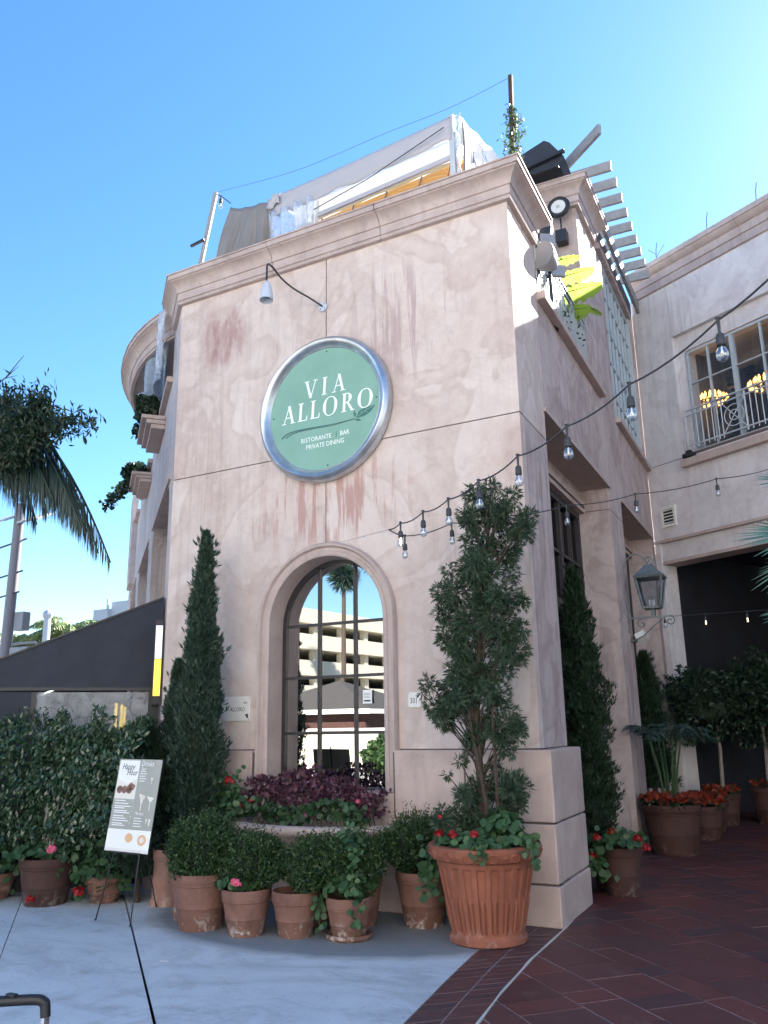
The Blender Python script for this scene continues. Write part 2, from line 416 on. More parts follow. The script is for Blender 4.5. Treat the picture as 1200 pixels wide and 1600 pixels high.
def setp(o, label=None, cat=None, group=None, kind=None):
    if label: o['label'] = label
    if cat: o['category'] = cat
    if group: o['group'] = group
    if kind: o['kind'] = kind
    return o
def wloc(p):
    v = np.zeros(3)
    while p is not None: v += np.array(p.location); p = p.parent
    return v
def obj(name, mb, mat, parent=None, smooth=False, label=None, cat=None, group=None, kind=None, bevel=0, loc=None):
    me = bpy.data.meshes.new(name)
    V = mb.data() if isinstance(mb, MB) else mb[0]
    off = wloc(parent) if parent is not None else np.zeros(3)
    if loc is not None: L0 = np.array(loc, float); V = V - L0
    else: V = V - off
    if isinstance(mb, MB): me.from_pydata(V.tolist(), [], mb.faces())
    else: me.from_pydata([], [], []); quadmesh(me, V, mb[1])
    if isinstance(mb, MB): me.update()
    if smooth:
        me.polygons.foreach_set('use_smooth', [True]*len(me.polygons))
        try: me.set_sharp_from_angle(angle=R(38))
        except Exception: pass
    me.materials.append(M[mat] if isinstance(mat, str) else mat)
    o = bpy.data.objects.new(name, me); COL.objects.link(o)
    if parent is not None: o.parent = parent
    if loc is not None: o.location = L0 - off
    if bevel:
        b = o.modifiers.new('bevel', 'BEVEL'); b.width = bevel; b.segments = 2; b.limit_method = 'ANGLE'
    return setp(o, label, cat, group, kind)
def quadmesh(me, V, k):
    """V: n*k verts, every k consecutive verts one face"""
    n = len(V)//k
    me.vertices.add(len(V)); me.vertices.foreach_set('co', V.astype(np.float32).ravel())
    me.loops.add(len(V)); me.loops.foreach_set('vertex_index', np.arange(len(V), dtype=np.int32))
    me.polygons.add(n); me.polygons.foreach_set('loop_start', np.arange(0, len(V), k, dtype=np.int32))
    me.update(calc_edges=True)
def thing(name, label, cat, loc=(0, 0, 0), group=None):
    o = bpy.data.objects.new(name, None); COL.objects.link(o); o.location = loc; o.empty_display_size = .1
    return setp(o, label, cat, group)
def struct(name, mb, mat, parent=None, **k):
    return obj(name, mb, mat, parent, kind='structure' if parent is None else None, **k)
def dup(root, loc, label=None, group=None, rotz=None, scale=None, recurse=True):
    r = root.copy(); COL.objects.link(r); r.location = loc
    if label: r['label'] = label
    if group: r['group'] = group
    if rotz is not None: r.rotation_euler = (0, 0, rotz)
    if scale is not None: r.scale = (scale,)*3
    def rec(a, b):
        for ch in list(a.children):
            c = ch.copy(); COL.objects.link(c); c.parent = b; rec(ch, c)
    rec(root, r)
    return r
class Fr:
    """a wall's own frame: u along, o outward, z up"""
    def __init__(s, P, u, o): s.P = np.array(P, float); s.u = np.array([*u, 0.]); s.o = np.array([*o, 0.])
    def pt(s, u, o, z): return s.P + s.u*u + s.o*o + np.array([0, 0, z])
    def M(s, v): v = np.asarray(v, float); return s.P + v[:, :1]*s.u + v[:, 1:2]*s.o + v[:, 2:]*np.array([0, 0, 1.])
FF = Fr((0, 7.26, 0), (1, 0), (0, -1))
a = R(2.4); FR = Fr((-2.42, 7.26, 0), (-math.sin(a), math.cos(a)), (math.cos(a), math.sin(a)))
a = R(47.8); FL = Fr((-6.81, 7.26, 0), (-math.sin(a), math.cos(a)), (-math.cos(a), -math.sin(a)))
PW = FR.pt(8.35, 0, 0); a = R(-29); FW = Fr(PW, (math.cos(a), math.sin(a)), (math.sin(a), -math.cos(a)))

def sweep(path, normals, prof, closed=False):
    """profile (a,b) swept: each path point p gets p + n*a + (0,0,1)*b ; normals already mitred"""
    mb = MB(); V = []; n = len(path); m = len(prof)
    for p, q in zip(path, normals):
        for (aa, bb) in prof: V.append(np.array([p[0]+q[0]*aa, p[1]+q[1]*aa, p[2]+bb]))
    F = []
    for i in range(n-1 if not closed else n):
        j = (i+1) % n
        for k in range(m-1): F.append((i*m+k, j*m+k, j*m+k+1, i*m+k+1))
    if not closed: F.append(tuple(range(m))); F.append(tuple((n-1)*m+k for k in range(m))[::-1])
    mb.add(V, F); return mb
def mitre(pts, side=1):
    """outward normals of an open plan polyline (right side when side=1)"""
    P = [np.array(p[:2], float) for p in pts]; N = []
    seg = [(P[i+1]-P[i])/np.linalg.norm(P[i+1]-P[i]) for i in range(len(P)-1)]
    nr = [np.array([s[1], -s[0]])*side for s in seg]
    for i in range(len(P)):
        if i == 0: N.append(nr[0])
        elif i == len(P)-1: N.append(nr[-1])
        else:
            b = nr[i-1]+nr[i]; b /= np.linalg.norm(b); N.append(b/max(.3, b@nr[i]))
    return N

# ------------------------------------------------------------------ foliage helpers
def unit(v): return v/(np.linalg.norm(v, axis=-1, keepdims=True)+1e-9)
def leafquads(c, d, L, W, curl=.0):
    """rhombic leaves with centres c, directions d, length L, width W"""
    n = len(c); d = unit(d); r = unit(np.cross(d, unit(rng.normal(size=(n, 3)))))
    L = np.broadcast_to(L, (n,))[:, None]; W = np.broadcast_to(W, (n,))[:, None]
    nn = np.cross(r, d)
    V = np.stack([c-d*L*.5, c+r*W*.5+d*L*.05+nn*W*curl, c+d*L*.5, c-r*W*.5+d*L*.05+nn*W*curl], 1)
    return V.reshape(-1, 3)
def roundleaves(c, nrm, rad):
    n = len(c); nrm = unit(nrm); a_ = unit(np.cross(nrm, unit(rng.normal(size=(n, 3))))); b_ = np.cross(nrm, a_)
    rad = np.broadcast_to(rad, (n,))[:, None, None]
    k = 7; ang = np.arange(k)*2*PI/k
    rr = rad*(1+.12*rng.normal(size=(n, k, 1)))
    V = c[:, None]+rr*(np.cos(ang)[None, :, None]*a_[:, None]+np.sin(ang)[None, :, None]*b_[:, None])+rr*.25*nrm[:, None]*(np.cos(ang*3)[None, :, None]*.5)
    return V.reshape(-1, 3)
def shell_pts(n, c, r, lump=.12, inner=.35, seed=0):
    g = np.random.default_rng(seed); d = unit(g.normal(size=(n, 3)))
    ph = g.uniform(0, 6, 6)
    l = 1+lump*(np.sin(d[:, 0]*5+ph[0])+np.sin(d[:, 1]*6+ph[1])+np.sin(d[:, 2]*5+ph[2])+.6*np.sin(d[:, 0]*13+d[:, 2]*11+ph[3]))*.6
    q = l*(1-inner*g.random(n)**2.2)
    return np.array(c)+d*np.array(r)*q[:, None], d
def sprays(c, d, size, blades=7, w=.012, spread=.9, droop=0.):
    """fans of narrow blades"""
    n = len(c); d = unit(d); side = unit(np.cross(d, unit(rng.normal(size=(n, 3)))))
    size = np.broadcast_to(size, (n,)); out = []
    for k in range(blades):
        t = (k/(blades-1)-.5)*2*spread + rng.normal(0, .12, n)
        dd = unit(d*np.cos(t)[:, None]+side*np.sin(t)[:, None]+np.array([0, 0, -droop]))
        L = size*(1-.35*abs(k/(blades-1)-.5)*2)*rng.uniform(.7, 1.1, n)
        out.append(leafquads(c+dd*(L*.5)[:, None], dd, L, w))
    return np.concatenate(out)
def clump_sprays(clumps, dens, size, w, blades=6, seed=1, yd=1.0, droop=.1, upb=.25):
    g = np.random.default_rng(seed); C_, D_ = [], []
    for (x, y, z, r) in clumps:
        n = max(6, int(dens*r*r))
        dd = unit(g.normal(size=(n, 3)))
        q = g.random(n)**.5
        C_.append(np.array([x, y, z])+dd*np.array([r, r*yd, r])*q[:, None]*.85)
        D_.append(dd+np.array([0, 0, upb]))
    C_ = np.concatenate(C_); D_ = np.concatenate(D_)
    return sprays(C_, D_, size*g.uniform(.7, 1.3, len(C_)), blades, w, .9, droop)
def petals(cs, r, n=26, pr=.013):
    out = []
    for c in cs:
        d = unit(rng.normal(size=(n, 3))); d[:, 2] = abs(d[:, 2])*1.0-.25
        out.append(roundleaves(np.array(c)+unit(d)*r, d+rng.normal(0, .3, (n, 3)), pr))
    return np.concatenate(out)
def blob(c, r, lump=.1, seed=0, seg=14):
    mb = MB(); mb.sphere((0, 0, 0), 1, seg, 10); v = mb.v[0]; g = np.random.default_rng(seed); ph = g.uniform(0, 6, 3)
    s = 1+lump*(np.sin(v[:, 0]*4+ph[0])+np.sin(v[:, 1]*5+ph[1])+np.sin(v[:, 2]*4+ph[2]))*.6
    mb.v[0] = v*s[:, None]*np.array(r)+np.array(c); return mb
def cat_k(*a_): return np.concatenate(a_)

# ------------------------------------------------------------------ ground
g = MB(); g.poly([(-600, -600, -.09), (600, -600, -.09), (600, 900, -.09), (-600, 900, -.09)])
struct('ground', g, 'asphalt')
dl = FL.u[:2]; nl = -FL.o[:2]
wb = MB(); wb.poly([(-40, -2.5, -.012), (4, -2.5, -.012), (4, 8, -.012), (-5, 9, -.012), (-30, 32, -.012), (-40, 26, -.012)])
walk = struct('sidewalk', wb, 'joint')
# slabs between parallel score lines; s = distance along nl, t = along -dl
def slab(s0, s1, t0, t1, cut=None):
    gap = .004
    P = []
    for (s_, t_) in ((s0+gap, t0+gap), (s1-gap, t0+gap), (s1-gap, t1-gap), (s0+gap, t1-gap)):
        q = nl*s_ - dl*t_; P.append((q[0], q[1]))
    return P
def clip_poly(P, a_, b_):
    """keep the part left of the directed line a->b"""
    out = []; n = len(P)
    def sd_(p): return (b_[0]-a_[0])*(p[1]-a_[1])-(b_[1]-a_[1])*(p[0]-a_[0])
    for i in range(n):
        p, q = P[i], P[(i+1) % n]; s1, s2 = sd_(p), sd_(q)
        if s1 >= 0: out.append(p)
        if s1*s2 < 0:
            t = s1/(s1-s2); out.append((p[0]+(q[0]-p[0])*t, p[1]+(q[1]-p[1])*t))
    return out
bord_L = [(-2.75, 7.7), (-2.68, 6.9), (-2.655, 6.22), (-2.56, 5.5), (-2.43, 4.62), (-2.25, 3.8), (-1.95, 2.9), (-1.5, 2.0), (-.9, 1.2)]
bord_R = [(-2.36, 8.14), (-2.27, 7.09), (-2.22, 6.18), (-2.13, 5.33), (-2.02, 4.55), (-1.86, 3.8), (-1.58, 2.98), (-1.17, 2.15), (-.6, 1.4)]
def lerp_path(P, n):
    P = np.array(P, float); d = np.r_[0, np.cumsum(np.linalg.norm(np.diff(P, axis=0), axis=1))]
    t = np.linspace(0, d[-1], n); return np.stack([np.interp(t, d, P[:, i]) for i in range(P.shape[1])], 1)
svals = [-3.9, -2.45, -1.45, -.483, .485]
for i in range(len(svals)-1):
    for t0, t1 in ((-24, -12), (-12, -1.0), (-1.0, 5.62)):
        P = slab(svals[i], svals[i+1], t0, t1)
        mb = MB(); mb.ext([(x, y, -.05) for x, y in P], (0, 0, .05))
        obj('concrete_slab', mb, 'walk', walk)
P = [(-1.5, 2.03)] + [(x-.004, y) for x, y in bord_L[-2::-1]] + [(-2.75, 9), (-9.2, 9)]
mb = MB(); mb.ext([(x, y, -.05) for x, y in P], (0, 0, .05)); obj('concrete_apron', mb, 'walk', walk)
# kerb of paving: brick courses
pv = MB(); pv.poly([(-2.9, 1.0, -.0004), (12, 1.0, -.0004), (12, 26, -.0004), (-2.9, 26, -.0004)])
paving = struct('paving', pv, 'grout')
NB_ = 62
LA, LB = lerp_path(bord_L, NB_+1), lerp_path(bord_R, NB_+1)
tmpl = 0
for i in range(NB_):
    for c0, c1 in ((0.015, .485), (.515, .985)):
        g0, g1 = .07, .93
        def P_(i_f, c_):
            ii = int(i_f); fr = i_f-ii; A_ = LA[ii]*(1-fr)+LA[min(ii+1, NB_)]*fr; B_ = LB[ii]*(1-fr)+LB[min(ii+1, NB_)]*fr
            return A_*(1-c_)+B_*c_
        q = [P_(i+g0, c0), P_(i+g0, c1), P_(i+g1, c1), P_(i+g1, c0)]
        if q[0][1] > 7.2: continue
        h = random.uniform(-.0015, .0015)
        mb = MB(); mb.ext([(p[0], p[1], -.03) for p in q][::-1], (0, 0, .033+h))
        obj('brick', mb, 'brick', paving)
mb = MB(); pR = lerp_path(bord_R, 80)
N_ = mitre(pR.tolist(), 1)
for i in range(79):
    w0 = .0055+.002*math.sin(i*.9); w1 = .0055+.002*math.sin((i+1)*.9)
    p, q = pR[i], pR[i+1]; n0, n1 = N_[i], N_[i+1]
    mb.ext([(*(p+n0*w0+n0*.0), .0005), (*(q+n1*w1), .0005), (*(q-n1*w1), .0005), (*(p-n0*w0), .0005)], (0, 0, .008))
obj('edging_strip', mb, 'strip', paving)
# ashlar red tiles laid at 45 degrees
ta = R(-43); tu = np.array([math.cos(ta), math.sin(ta)]); tv = np.array([-tu[1], tu[0]])
O_ = np.array([-2.11, 5.59]); tiles = []
v = -9.0; row = 0
rt_ = random.Random(4)
while v < 14:
    hh = (.42, .21, .42, .30)[row % 4]; u = -16+rt_.random()*.5; k = 0
    while u < 12:
        ww = rt_.choice((.42, .42, .30, .21, .52)); c = O_+tu*(u+ww/2)+tv*(v+hh/2)
        q = [O_+tu*(u+.006)+tv*(v+.006), O_+tu*(u+ww-.006)+tv*(v+.006), O_+tu*(u+ww-.006)+tv*(v+hh-.006), O_+tu*(u+.006)+tv*(v+hh-.006)]
        u += ww
        if c[1] < 2.2 or c[1] > 24 or c[0] > 9 or c[0] < -3: continue
        ex = np.interp(-c[1], [-p[1] for p in bord_R], [p[0] for p in bord_R]) if c[1] < 8.14 else -2.9
        if max(p[0] for p in q) < ex: continue
        P = [tuple(p) for p in q]
        if min(p[0] for p in q) < ex+.4 and c[1] < 8.3:
            for j in range(len(bord_R)-1):
                A_, B_ = bord_R[j], bord_R[j+1]
                if max(p[1] for p in q) < B_[1]-.0 or min(p[1] for p in q) > A_[1]: continue
                n_ = np.array([-(B_[1]-A_[1]), B_[0]-A_[0]]); n_ = n_/np.linalg.norm(n_)*.012
                if len(P) >= 3: P = clip_poly(P, (A_[0]+n_[0], A_[1]+n_[1]), (B_[0]+n_[0], B_[1]+n_[1]))
        if len(P) >= 3: tiles.append((c, P))
    v += hh; row += 1
tiles = [t for t in tiles if not (t[0][0]-(-.25*t[0][1]) > 0 and t[0][1] < 4 and t[0][0] > 2)]
tiles.sort(key=lambda t: math.hypot(t[0][0]+.55, t[0][1]-4.6) + (3 if (t[0][0] > .25*t[0][1]-1.3) else 0))
far = MB()
for i, (c, P) in enumerate(tiles):
    h = rt_.uniform(-.002, .002)
    if i < 285:
        mb = MB(); mb.ext([(x, y, -.03) for x, y in P], (0, 0, .033+h)); obj('paving_tile', mb, 'tile', paving)
    else: far.ext([(x, y, -.03) for x, y in P], (0, 0, .033+h))
obj('far_paving_tiles', far, 'tile', paving, kind='stuff')

# ------------------------------------------------------------------ corner building
CB = thing('corner_building', 'two-storey pink stucco restaurant building with arched window and round green sign on its corner', 'building', (-4.62, 7.26, 0))
def W(F, mat, name, boxes, parent=CB, bevel=0, **k):
    mb = MB()
    for (u0, u1, o0, o1, z0, z1) in boxes: mb.box(u0, u1, o0, o1, z0, z1, F.M)
    return obj(name, mb, mat, parent, bevel=bevel, **k)
# backing behind the joints
XL, XR_ = -6.81, -2.42; CX = -4.63; HW = .69; SPR = 2.67; ZT = 6.9
def arch_z(x, r=HW): return SPR+math.sqrt(max(0, r*r-(x-CX)**2))
def arch_panel(x0, x1, z0, z1, o0=-.12, o1=0, r=.80):
    """wall panel above/around the arched opening between x0,x1"""
    mb = MB(); xs = sorted(set([x0, x1]+[x for x in np.linspace(CX-r, CX+r, 41) if x0 < x < x1]))
    def low(x): return max(z0, arch_z(x, r)) if abs(x-CX) < r-1e-6 else (z0 if False else z0)
    bot = []
    for x in xs:
        if abs(x-CX) <= r+1e-6: bot.append(max(z0, arch_z(x, r)))
        else: bot.append(z0)
    for i in range(len(xs)-1):
        a_, b_ = xs[i], xs[i+1]
        m_ = (a_+b_)/2
        if abs(m_-CX) < r: za, zb = (arch_z(a_, r), arch_z(b_, r))
        else: za = zb = z0
        mb.add(FF.M(np.array([[a_, o0, za], [b_, o0, zb], [b_, o0, z1], [a_, o0, z1], [a_, o1, za], [b_, o1, zb], [b_, o1, z1], [a_, o1, z1]])),
               [(4,5,6,7)[::1], (0,3,2,1), (0,1,5,4), (3,7,6,2)] + ([(0,4,7,3)] if i == 0 else []) + ([(1,2,6,5)] if i == len(xs)-2 else []))
    return mb
J = .006
obj('wall_panel', arch_panel(XL, CX-J, 1.41, 4.54-J), 'stucco', CB)
obj('wall_panel', arch_panel(CX+J, XR_, 1.41, 4.54-J), 'stucco', CB)
W(FF, 'stucco', 'wall_panel', [(XL, CX-J, -.12, 0, 4.54+J, ZT)])
W(FF, 'stucco', 'wall_panel', [(CX+J, XR_, -.12, 0, 4.54+J, ZT)])
W(FF, 'joint', 'joint_backing', [(XL+.05, CX-.83, -.16, -.012, 1.0, 6.85), (CX+.83, XR_-.05, -.16, -.012, 1.0, 6.85), (CX-.83, CX+.83, -.16, -.012, 3.62, 6.85)])
# arch surround moulding, swept round the opening
def arch_sweep(prof, r0, zb, name, mat, o_add=0, n=28, parent=CB):
    mb = MB(); pts = [(-r0, zb, (-1, 0))] + [(-r0*math.cos(t), SPR+r0*math.sin(t), (-math.cos(t), math.sin(t))) for t in np.linspace(0, PI, n)] + [(r0, zb, (1, 0))]
    pts = [(CX+x, z, nn) for x, z, nn in pts]
    V = []; m = len(prof)
    for (x, z, nn) in pts:
        for (aa, oo) in prof: V.append(FF.pt(x+nn[0]*aa, oo+o_add, z+nn[1]*aa))
    F = [(i*m+k, i*m+k+1, (i+1)*m+k+1, (i+1)*m+k) for i in range(len(pts)-1) for k in range(m-1)]
    mb.add(V, F); return obj(name, mb, mat, parent, smooth=True)
arch_sweep([(0, -.24), (0, .035), (.02, .05), (.045, .05), (.055, .035), (.085, .035), (.10, .07), (.125, .075), (.14, .05), (.14, -.02)], HW, 1.02, 'window_surround', 'trim')
win = MB()
# reveal lining + dark frame
arch_sweep([(.0, -.42), (.0, -.23)], HW, 1.02, 'window_reveal', 'stucco_side')
fr_ = arch_sweep([(0, -.30), (0, -.215), (-.045, -.215), (-.045, -.26)], HW, 1.0, 'window_frame', 'darkwood')
wf = fr_
mb = MB(); mb.box(CX-HW, CX+HW, -.27, -.2, .96, 1.03, FF.M); obj('sill', mb, 'darkwood', wf)
mvals = [-4.855, -4.413]; hz = [2.683, 2.13, 1.562]
for x in mvals:
    mb = MB(); mb.box(x-.014, x+.014, -.26, -.215, 1.03, arch_z(x)-.03, FF.M); obj('muntin', mb, 'darkwood', wf)
for z in hz:
    mb = MB(); mb.box(CX-HW+.04, CX+HW-.04, -.262, -.218, z-.014, z+.014, FF.M); obj('muntin', mb, 'darkwood', wf)
xs_ = [CX-HW+.03, *mvals, CX+HW-.03]; zs_ = [1.02, *hz[::-1], 99]
for i in range(3):
    for j in range(4):
        z0_, z1_ = zs_[j], zs_[j+1]; mb = MB()
        tilt = np.random.default_rng(i*7+j).uniform(-.0008, .0008, 2)
        if j < 3: P = [(xs_[i], z0_), (xs_[i+1], z0_), (xs_[i+1], z1_), (xs_[i], z1_)]
        else:
            xx = np.linspace(xs_[i+1], xs_[i], 9); P = [(xs_[i], z0_), (xs_[i+1], z0_)] + [(x, arch_z(x, HW-.03)) for x in xx]
        mb.poly([FF.pt(x, -.24+tilt[0]*(x-xs_[i])+tilt[1]*(z-z0_), z) for x, z in P])
        obj('pane', mb, 'mirror', wf)
# dark room behind
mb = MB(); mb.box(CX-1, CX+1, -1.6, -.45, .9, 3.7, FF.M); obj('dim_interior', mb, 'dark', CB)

# base blocks of the front and the right corner
BO = .104; BX = -2.294
def bevel_box(F, name, mat, bx, par=CB, bev=.012, **k): return W(F, mat, name, [bx], par, bevel=bev, **k)
rows = [(.0, .315, .012), (.33, .795, .0), (.81, 1.40, -.004)]
for z0, z1, e in rows:
    if z0 > .8:
        bevel_box(FF, 'base_block', 'stone', (XL-.06, -5.47, -.06, BO+e, z0, z1))
        bevel_box(FF, 'base_block', 'stone', (-3.81, -3.105, -.06, BO+e, z0, z1))
        bevel_box(FF, 'base_block', 'stone', (-3.095, BX, -.06, BO+e, z0, z1))
    else:
        bevel_box(FF, 'base_block', 'stone', (XL-.06, -5.47, -.06, BO+e, z0, z1))
        bevel_box(FF, 'base_block', 'stone', (-5.455, -4.64, -.06, BO+e, z0, z1))
        bevel_box(FF, 'base_block', 'stone', (-4.625, -3.6, -.06, BO+e, z0, z1))
        bevel_box(FF, 'base_block', 'stone', (-3.585, BX+e, -.06, BO+e, z0, z1))
W(FF, 'joint', 'base_core', [(XL, CX-.82, -.3, BO-.025, 0, 1.38), (CX+.80, BX-.025, -.3, BO-.025, 0, 1.38), (CX-.82, CX+.80, -.3, BO-.025, 0, .79)])
W(FF, 'stone', 'under_window_wall', [(CX-.825, CX+.805, -.3, .09, .30, 1.015)])
# right return of the base
for z0, z1, e in rows:
    bevel_box(FR, 'base_block', 'stone', (-.11+.05, .98-e, -.3, .126+e-.003, z0, z1))
W(FR, 'joint', 'base_core', [(0.0, .96, -.4, .10, 0, 1.38)])

# right face: pier, recessed windows, upper storey
WIN = [(.95, 4.25), (5.18, 8.02)]
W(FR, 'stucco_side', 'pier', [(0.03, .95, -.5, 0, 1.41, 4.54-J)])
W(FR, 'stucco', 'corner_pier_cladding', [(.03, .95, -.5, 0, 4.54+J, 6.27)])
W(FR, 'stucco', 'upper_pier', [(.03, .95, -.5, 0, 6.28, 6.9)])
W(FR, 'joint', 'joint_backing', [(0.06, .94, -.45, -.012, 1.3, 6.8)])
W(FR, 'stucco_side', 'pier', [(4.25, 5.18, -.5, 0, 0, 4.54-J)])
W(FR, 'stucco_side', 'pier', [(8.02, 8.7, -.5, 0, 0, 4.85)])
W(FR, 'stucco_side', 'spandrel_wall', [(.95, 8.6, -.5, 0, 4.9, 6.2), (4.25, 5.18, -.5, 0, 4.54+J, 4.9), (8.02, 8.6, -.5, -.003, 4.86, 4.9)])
W(FR, 'joint', 'joint_backing', [(4.26, 5.17, -.45, -.012, 4.4, 4.7)])
for (u0, u1) in WIN:
    W(FR, 'trim', 'lintel_moulding', [(u0-.05, u1+.05, -.5, .03, 4.85, 4.9)])
    W(FR, 'stucco_side', 'inner_lintel', [(u0, u1, -.62, -.40, 4.52, 4.85)])
    W(FR, 'trim', 'inner_moulding', [(u0, u1, -.40, -.34, 4.60, 4.66), (u0, u1, -.40, -.36, 4.52, 4.58)])
    wr = W(FR, 'darkwood', 'shop_window', [(u0, u0+.09, -.56, -.44, .0, 4.52), (u1-.09, u1, -.56, -.44, .0, 4.52), (u0, u1, -.56, -.44, 4.43, 4.52), (u0, u1, -.57, -.42, 3.0, 3.12), (u0, u1, -.56, -.44, .0, .5)])
    nsub = 6
    for i in range(1, nsub):
        uu = u0+(u1-u0)*i/nsub; w = .045 if i % 2 == 0 else .02
        mb = MB(); mb.box(uu-w, uu+w, -.55, -.45, .5, 4.43, FR.M); obj('mullion', mb, 'darkwood', wr)
    for z in (1.3, 2.15, 3.75):
        mb = MB(); mb.box(u0+.05, u1-.05, -.545, -.455, z-.018, z+.018, FR.M); obj('muntin', mb, 'darkwood', wr)
    for i in range(nsub):
        for z0, z1 in ((.5, 1.3), (1.3, 2.15), (2.15, 3.0), (3.12, 3.75), (3.75, 4.43)):
            mb = MB(); mb.poly([FR.pt(uu, -.5+random.uniform(-.001, .001), zq) for uu, zq in ((u0+(u1-u0)*i/nsub, z0), (u0+(u1-u0)*(i+1)/nsub, z0), (u0+(u1-u0)*(i+1)/nsub, z1), (u0+(u1-u0)*i/nsub, z1))])
            obj('pane', mb, 'pane', wr)
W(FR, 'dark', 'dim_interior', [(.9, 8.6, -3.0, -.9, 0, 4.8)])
W(FR, 'trim', 'balcony_sill', [(.95, 4.22, -.5, .10, 6.2, 6.30)], bevel=.01)
W(FR, 'trim', 'window_sill', [(5.35, 8.55, -.5, .09, 6.2, 6.29)], bevel=.01)
W(FR, 'stucco_side', 'upper_wall', [(4.22, 5.35, -.5, 0, 6.2, 9.0), (5.35, 8.5, -.5, 0, 9.3, 9.42), (8.2, 8.5, -.5, 0, 6.3, 9.3)])
# tower above, its front and cornice
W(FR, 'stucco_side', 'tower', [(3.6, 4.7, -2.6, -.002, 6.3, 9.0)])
def cornice_prof(s=1., zb=6.86):
    return [(0, zb), (.05*s, zb+.005*s), (.06*s, zb+.03*s), (.045*s, zb+.05*s), (.06*s, zb+.055*s), (.06*s, zb+.15*s), (.075*s, zb+.155*s), (.08*s, zb+.17*s),
            (.085*s, zb+.2*s), (.11*s, zb+.24*s), (.15*s, zb+.27*s), (.175*s, zb+.28*s), (.18*s, zb+.29*s), (.20*s, zb+.295*s), (.20*s, zb+.35*s), (.215*s, zb+.352*s), (.215*s, zb+.37*s), (.0, zb+.375*s)]
pl = [FL.pt(.7, 0, 0), FF.pt(XL, 0, 0), FF.pt(XR_, 0, 0), FR.pt(.88, 0, 0), FR.pt(.88, -.5, 0)]
# cut the cornice into lengths so that its mortar joints are real gaps
def cornice_run(pts, prof, side, parent, mat='cornice', cuts=1.35, name='cornice_piece'):
    N = mitre(pts, side); P = [np.array([p[0], p[1], 0]) for p in pts]
    for i in range(len(P)-1):
        L = np.linalg.norm(P[i+1]-P[i]); n = max(1, int(round(L/cuts))); gp = .004/L
        for k in range(n):
            t0 = k/n+(gp if k else 0); t1 = (k+1)/n-(gp if k < n-1 else 0)
            def NN(t): 
                # interpolate the mitre only at the ends
                if t == 0: return N[i]
                if t == 1: return N[i+1]
                d = (P[i+1]-P[i])/L; return np.array([d[1], -d[0]])*side
            mb = sweep([P[i]+(P[i+1]-P[i])*t0, P[i]+(P[i+1]-P[i])*t1], [NN(t0), NN(t1)], prof)
            obj(name, mb, mat, parent, smooth=True)
cornice_run([(p[0], p[1]) for p in pl], cornice_prof(), 1, CB)
W(FF, 'cornice', 'parapet_core', [(XL, XR_, -.5, -.002, 6.88, 7.22)])
W(FR, 'cornice', 'parapet_core', [(.0, .88, -.5, -.002, 6.88, 7.22)])
pt_ = [FR.pt(3.6, -2.6, 0), FR.pt(3.6, 0, 0), FR.pt(4.7, 0, 0), FR.pt(4.7, -1, 0)]
cornice_run([(p[0], p[1]) for p in pt_], cornice_prof(1.1, 9.0), 1, CB)
W(FR, 'cornice', 'tower_cap', [(3.62, 4.68, -2.6, -.01, 9.0, 9.42)])
# terrace floor and inner volume
W(FF, 'stucco_left', 'terrace_floor', [(XL+.2, -2.75, -3.4, -.13, 6.6, 6.82)])
mb = MB(); mb.ext([FR.pt(.96, -.51, 6.05), FR.pt(3.59, -.51, 6.05), FR.pt(3.59, -4, 6.05), FR.pt(.96, -4, 6.05)], (0, 0, .15)); obj('balcony_floor', mb, 'stucco_left', CB)
# upper lattice window
uw = W(FR, 'whitem', 'upper_window', [(5.38, 5.44, -.16, -.08, 6.3, 9.3), (8.13, 8.2, -.16, -.04, 6.3, 9.3), (5.38, 8.2, -.16, -.08, 9.2, 9.3), (5.38, 8.2, -.16, -.08, 6.3, 6.4)])
NU, NZ = 8, 5
mb0 = MB(); 
for i in range(1, NU):
    mb = MB(); uu = 5.4+(8.15-5.4)*i/NU; w = .03 if i % 2 == 0 else .014
    mb.box(uu-w, uu+w, -.15, -.085, 6.4, 9.2, FR.M); obj('muntin', mb, 'whitem', uw)
for j in range(1, NZ):
    mb = MB(); z = 6.3+3.0*j/NZ; mb.box(5.44, 8.13, -.148, -.088, z-.016, z+.016, FR.M); obj('muntin', mb, 'whitem', uw)
for i in range(NU):
    for j in range(NZ):
        u0, u1 = 5.4+(8.15-5.4)*i/NU, 5.4+(8.15-5.4)*(i+1)/NU; z0, z1 = 6.3+3.0*j/NZ, 6.3+3.0*(j+1)/NZ
        mb = MB(); mb.poly([FR.pt(u0, -.12, z0), FR.pt(u1, -.12, z0), FR.pt(u1, -.12, z1), FR.pt(u0, -.12, z1)]); obj('pane', mb, 'bluepane', uw)

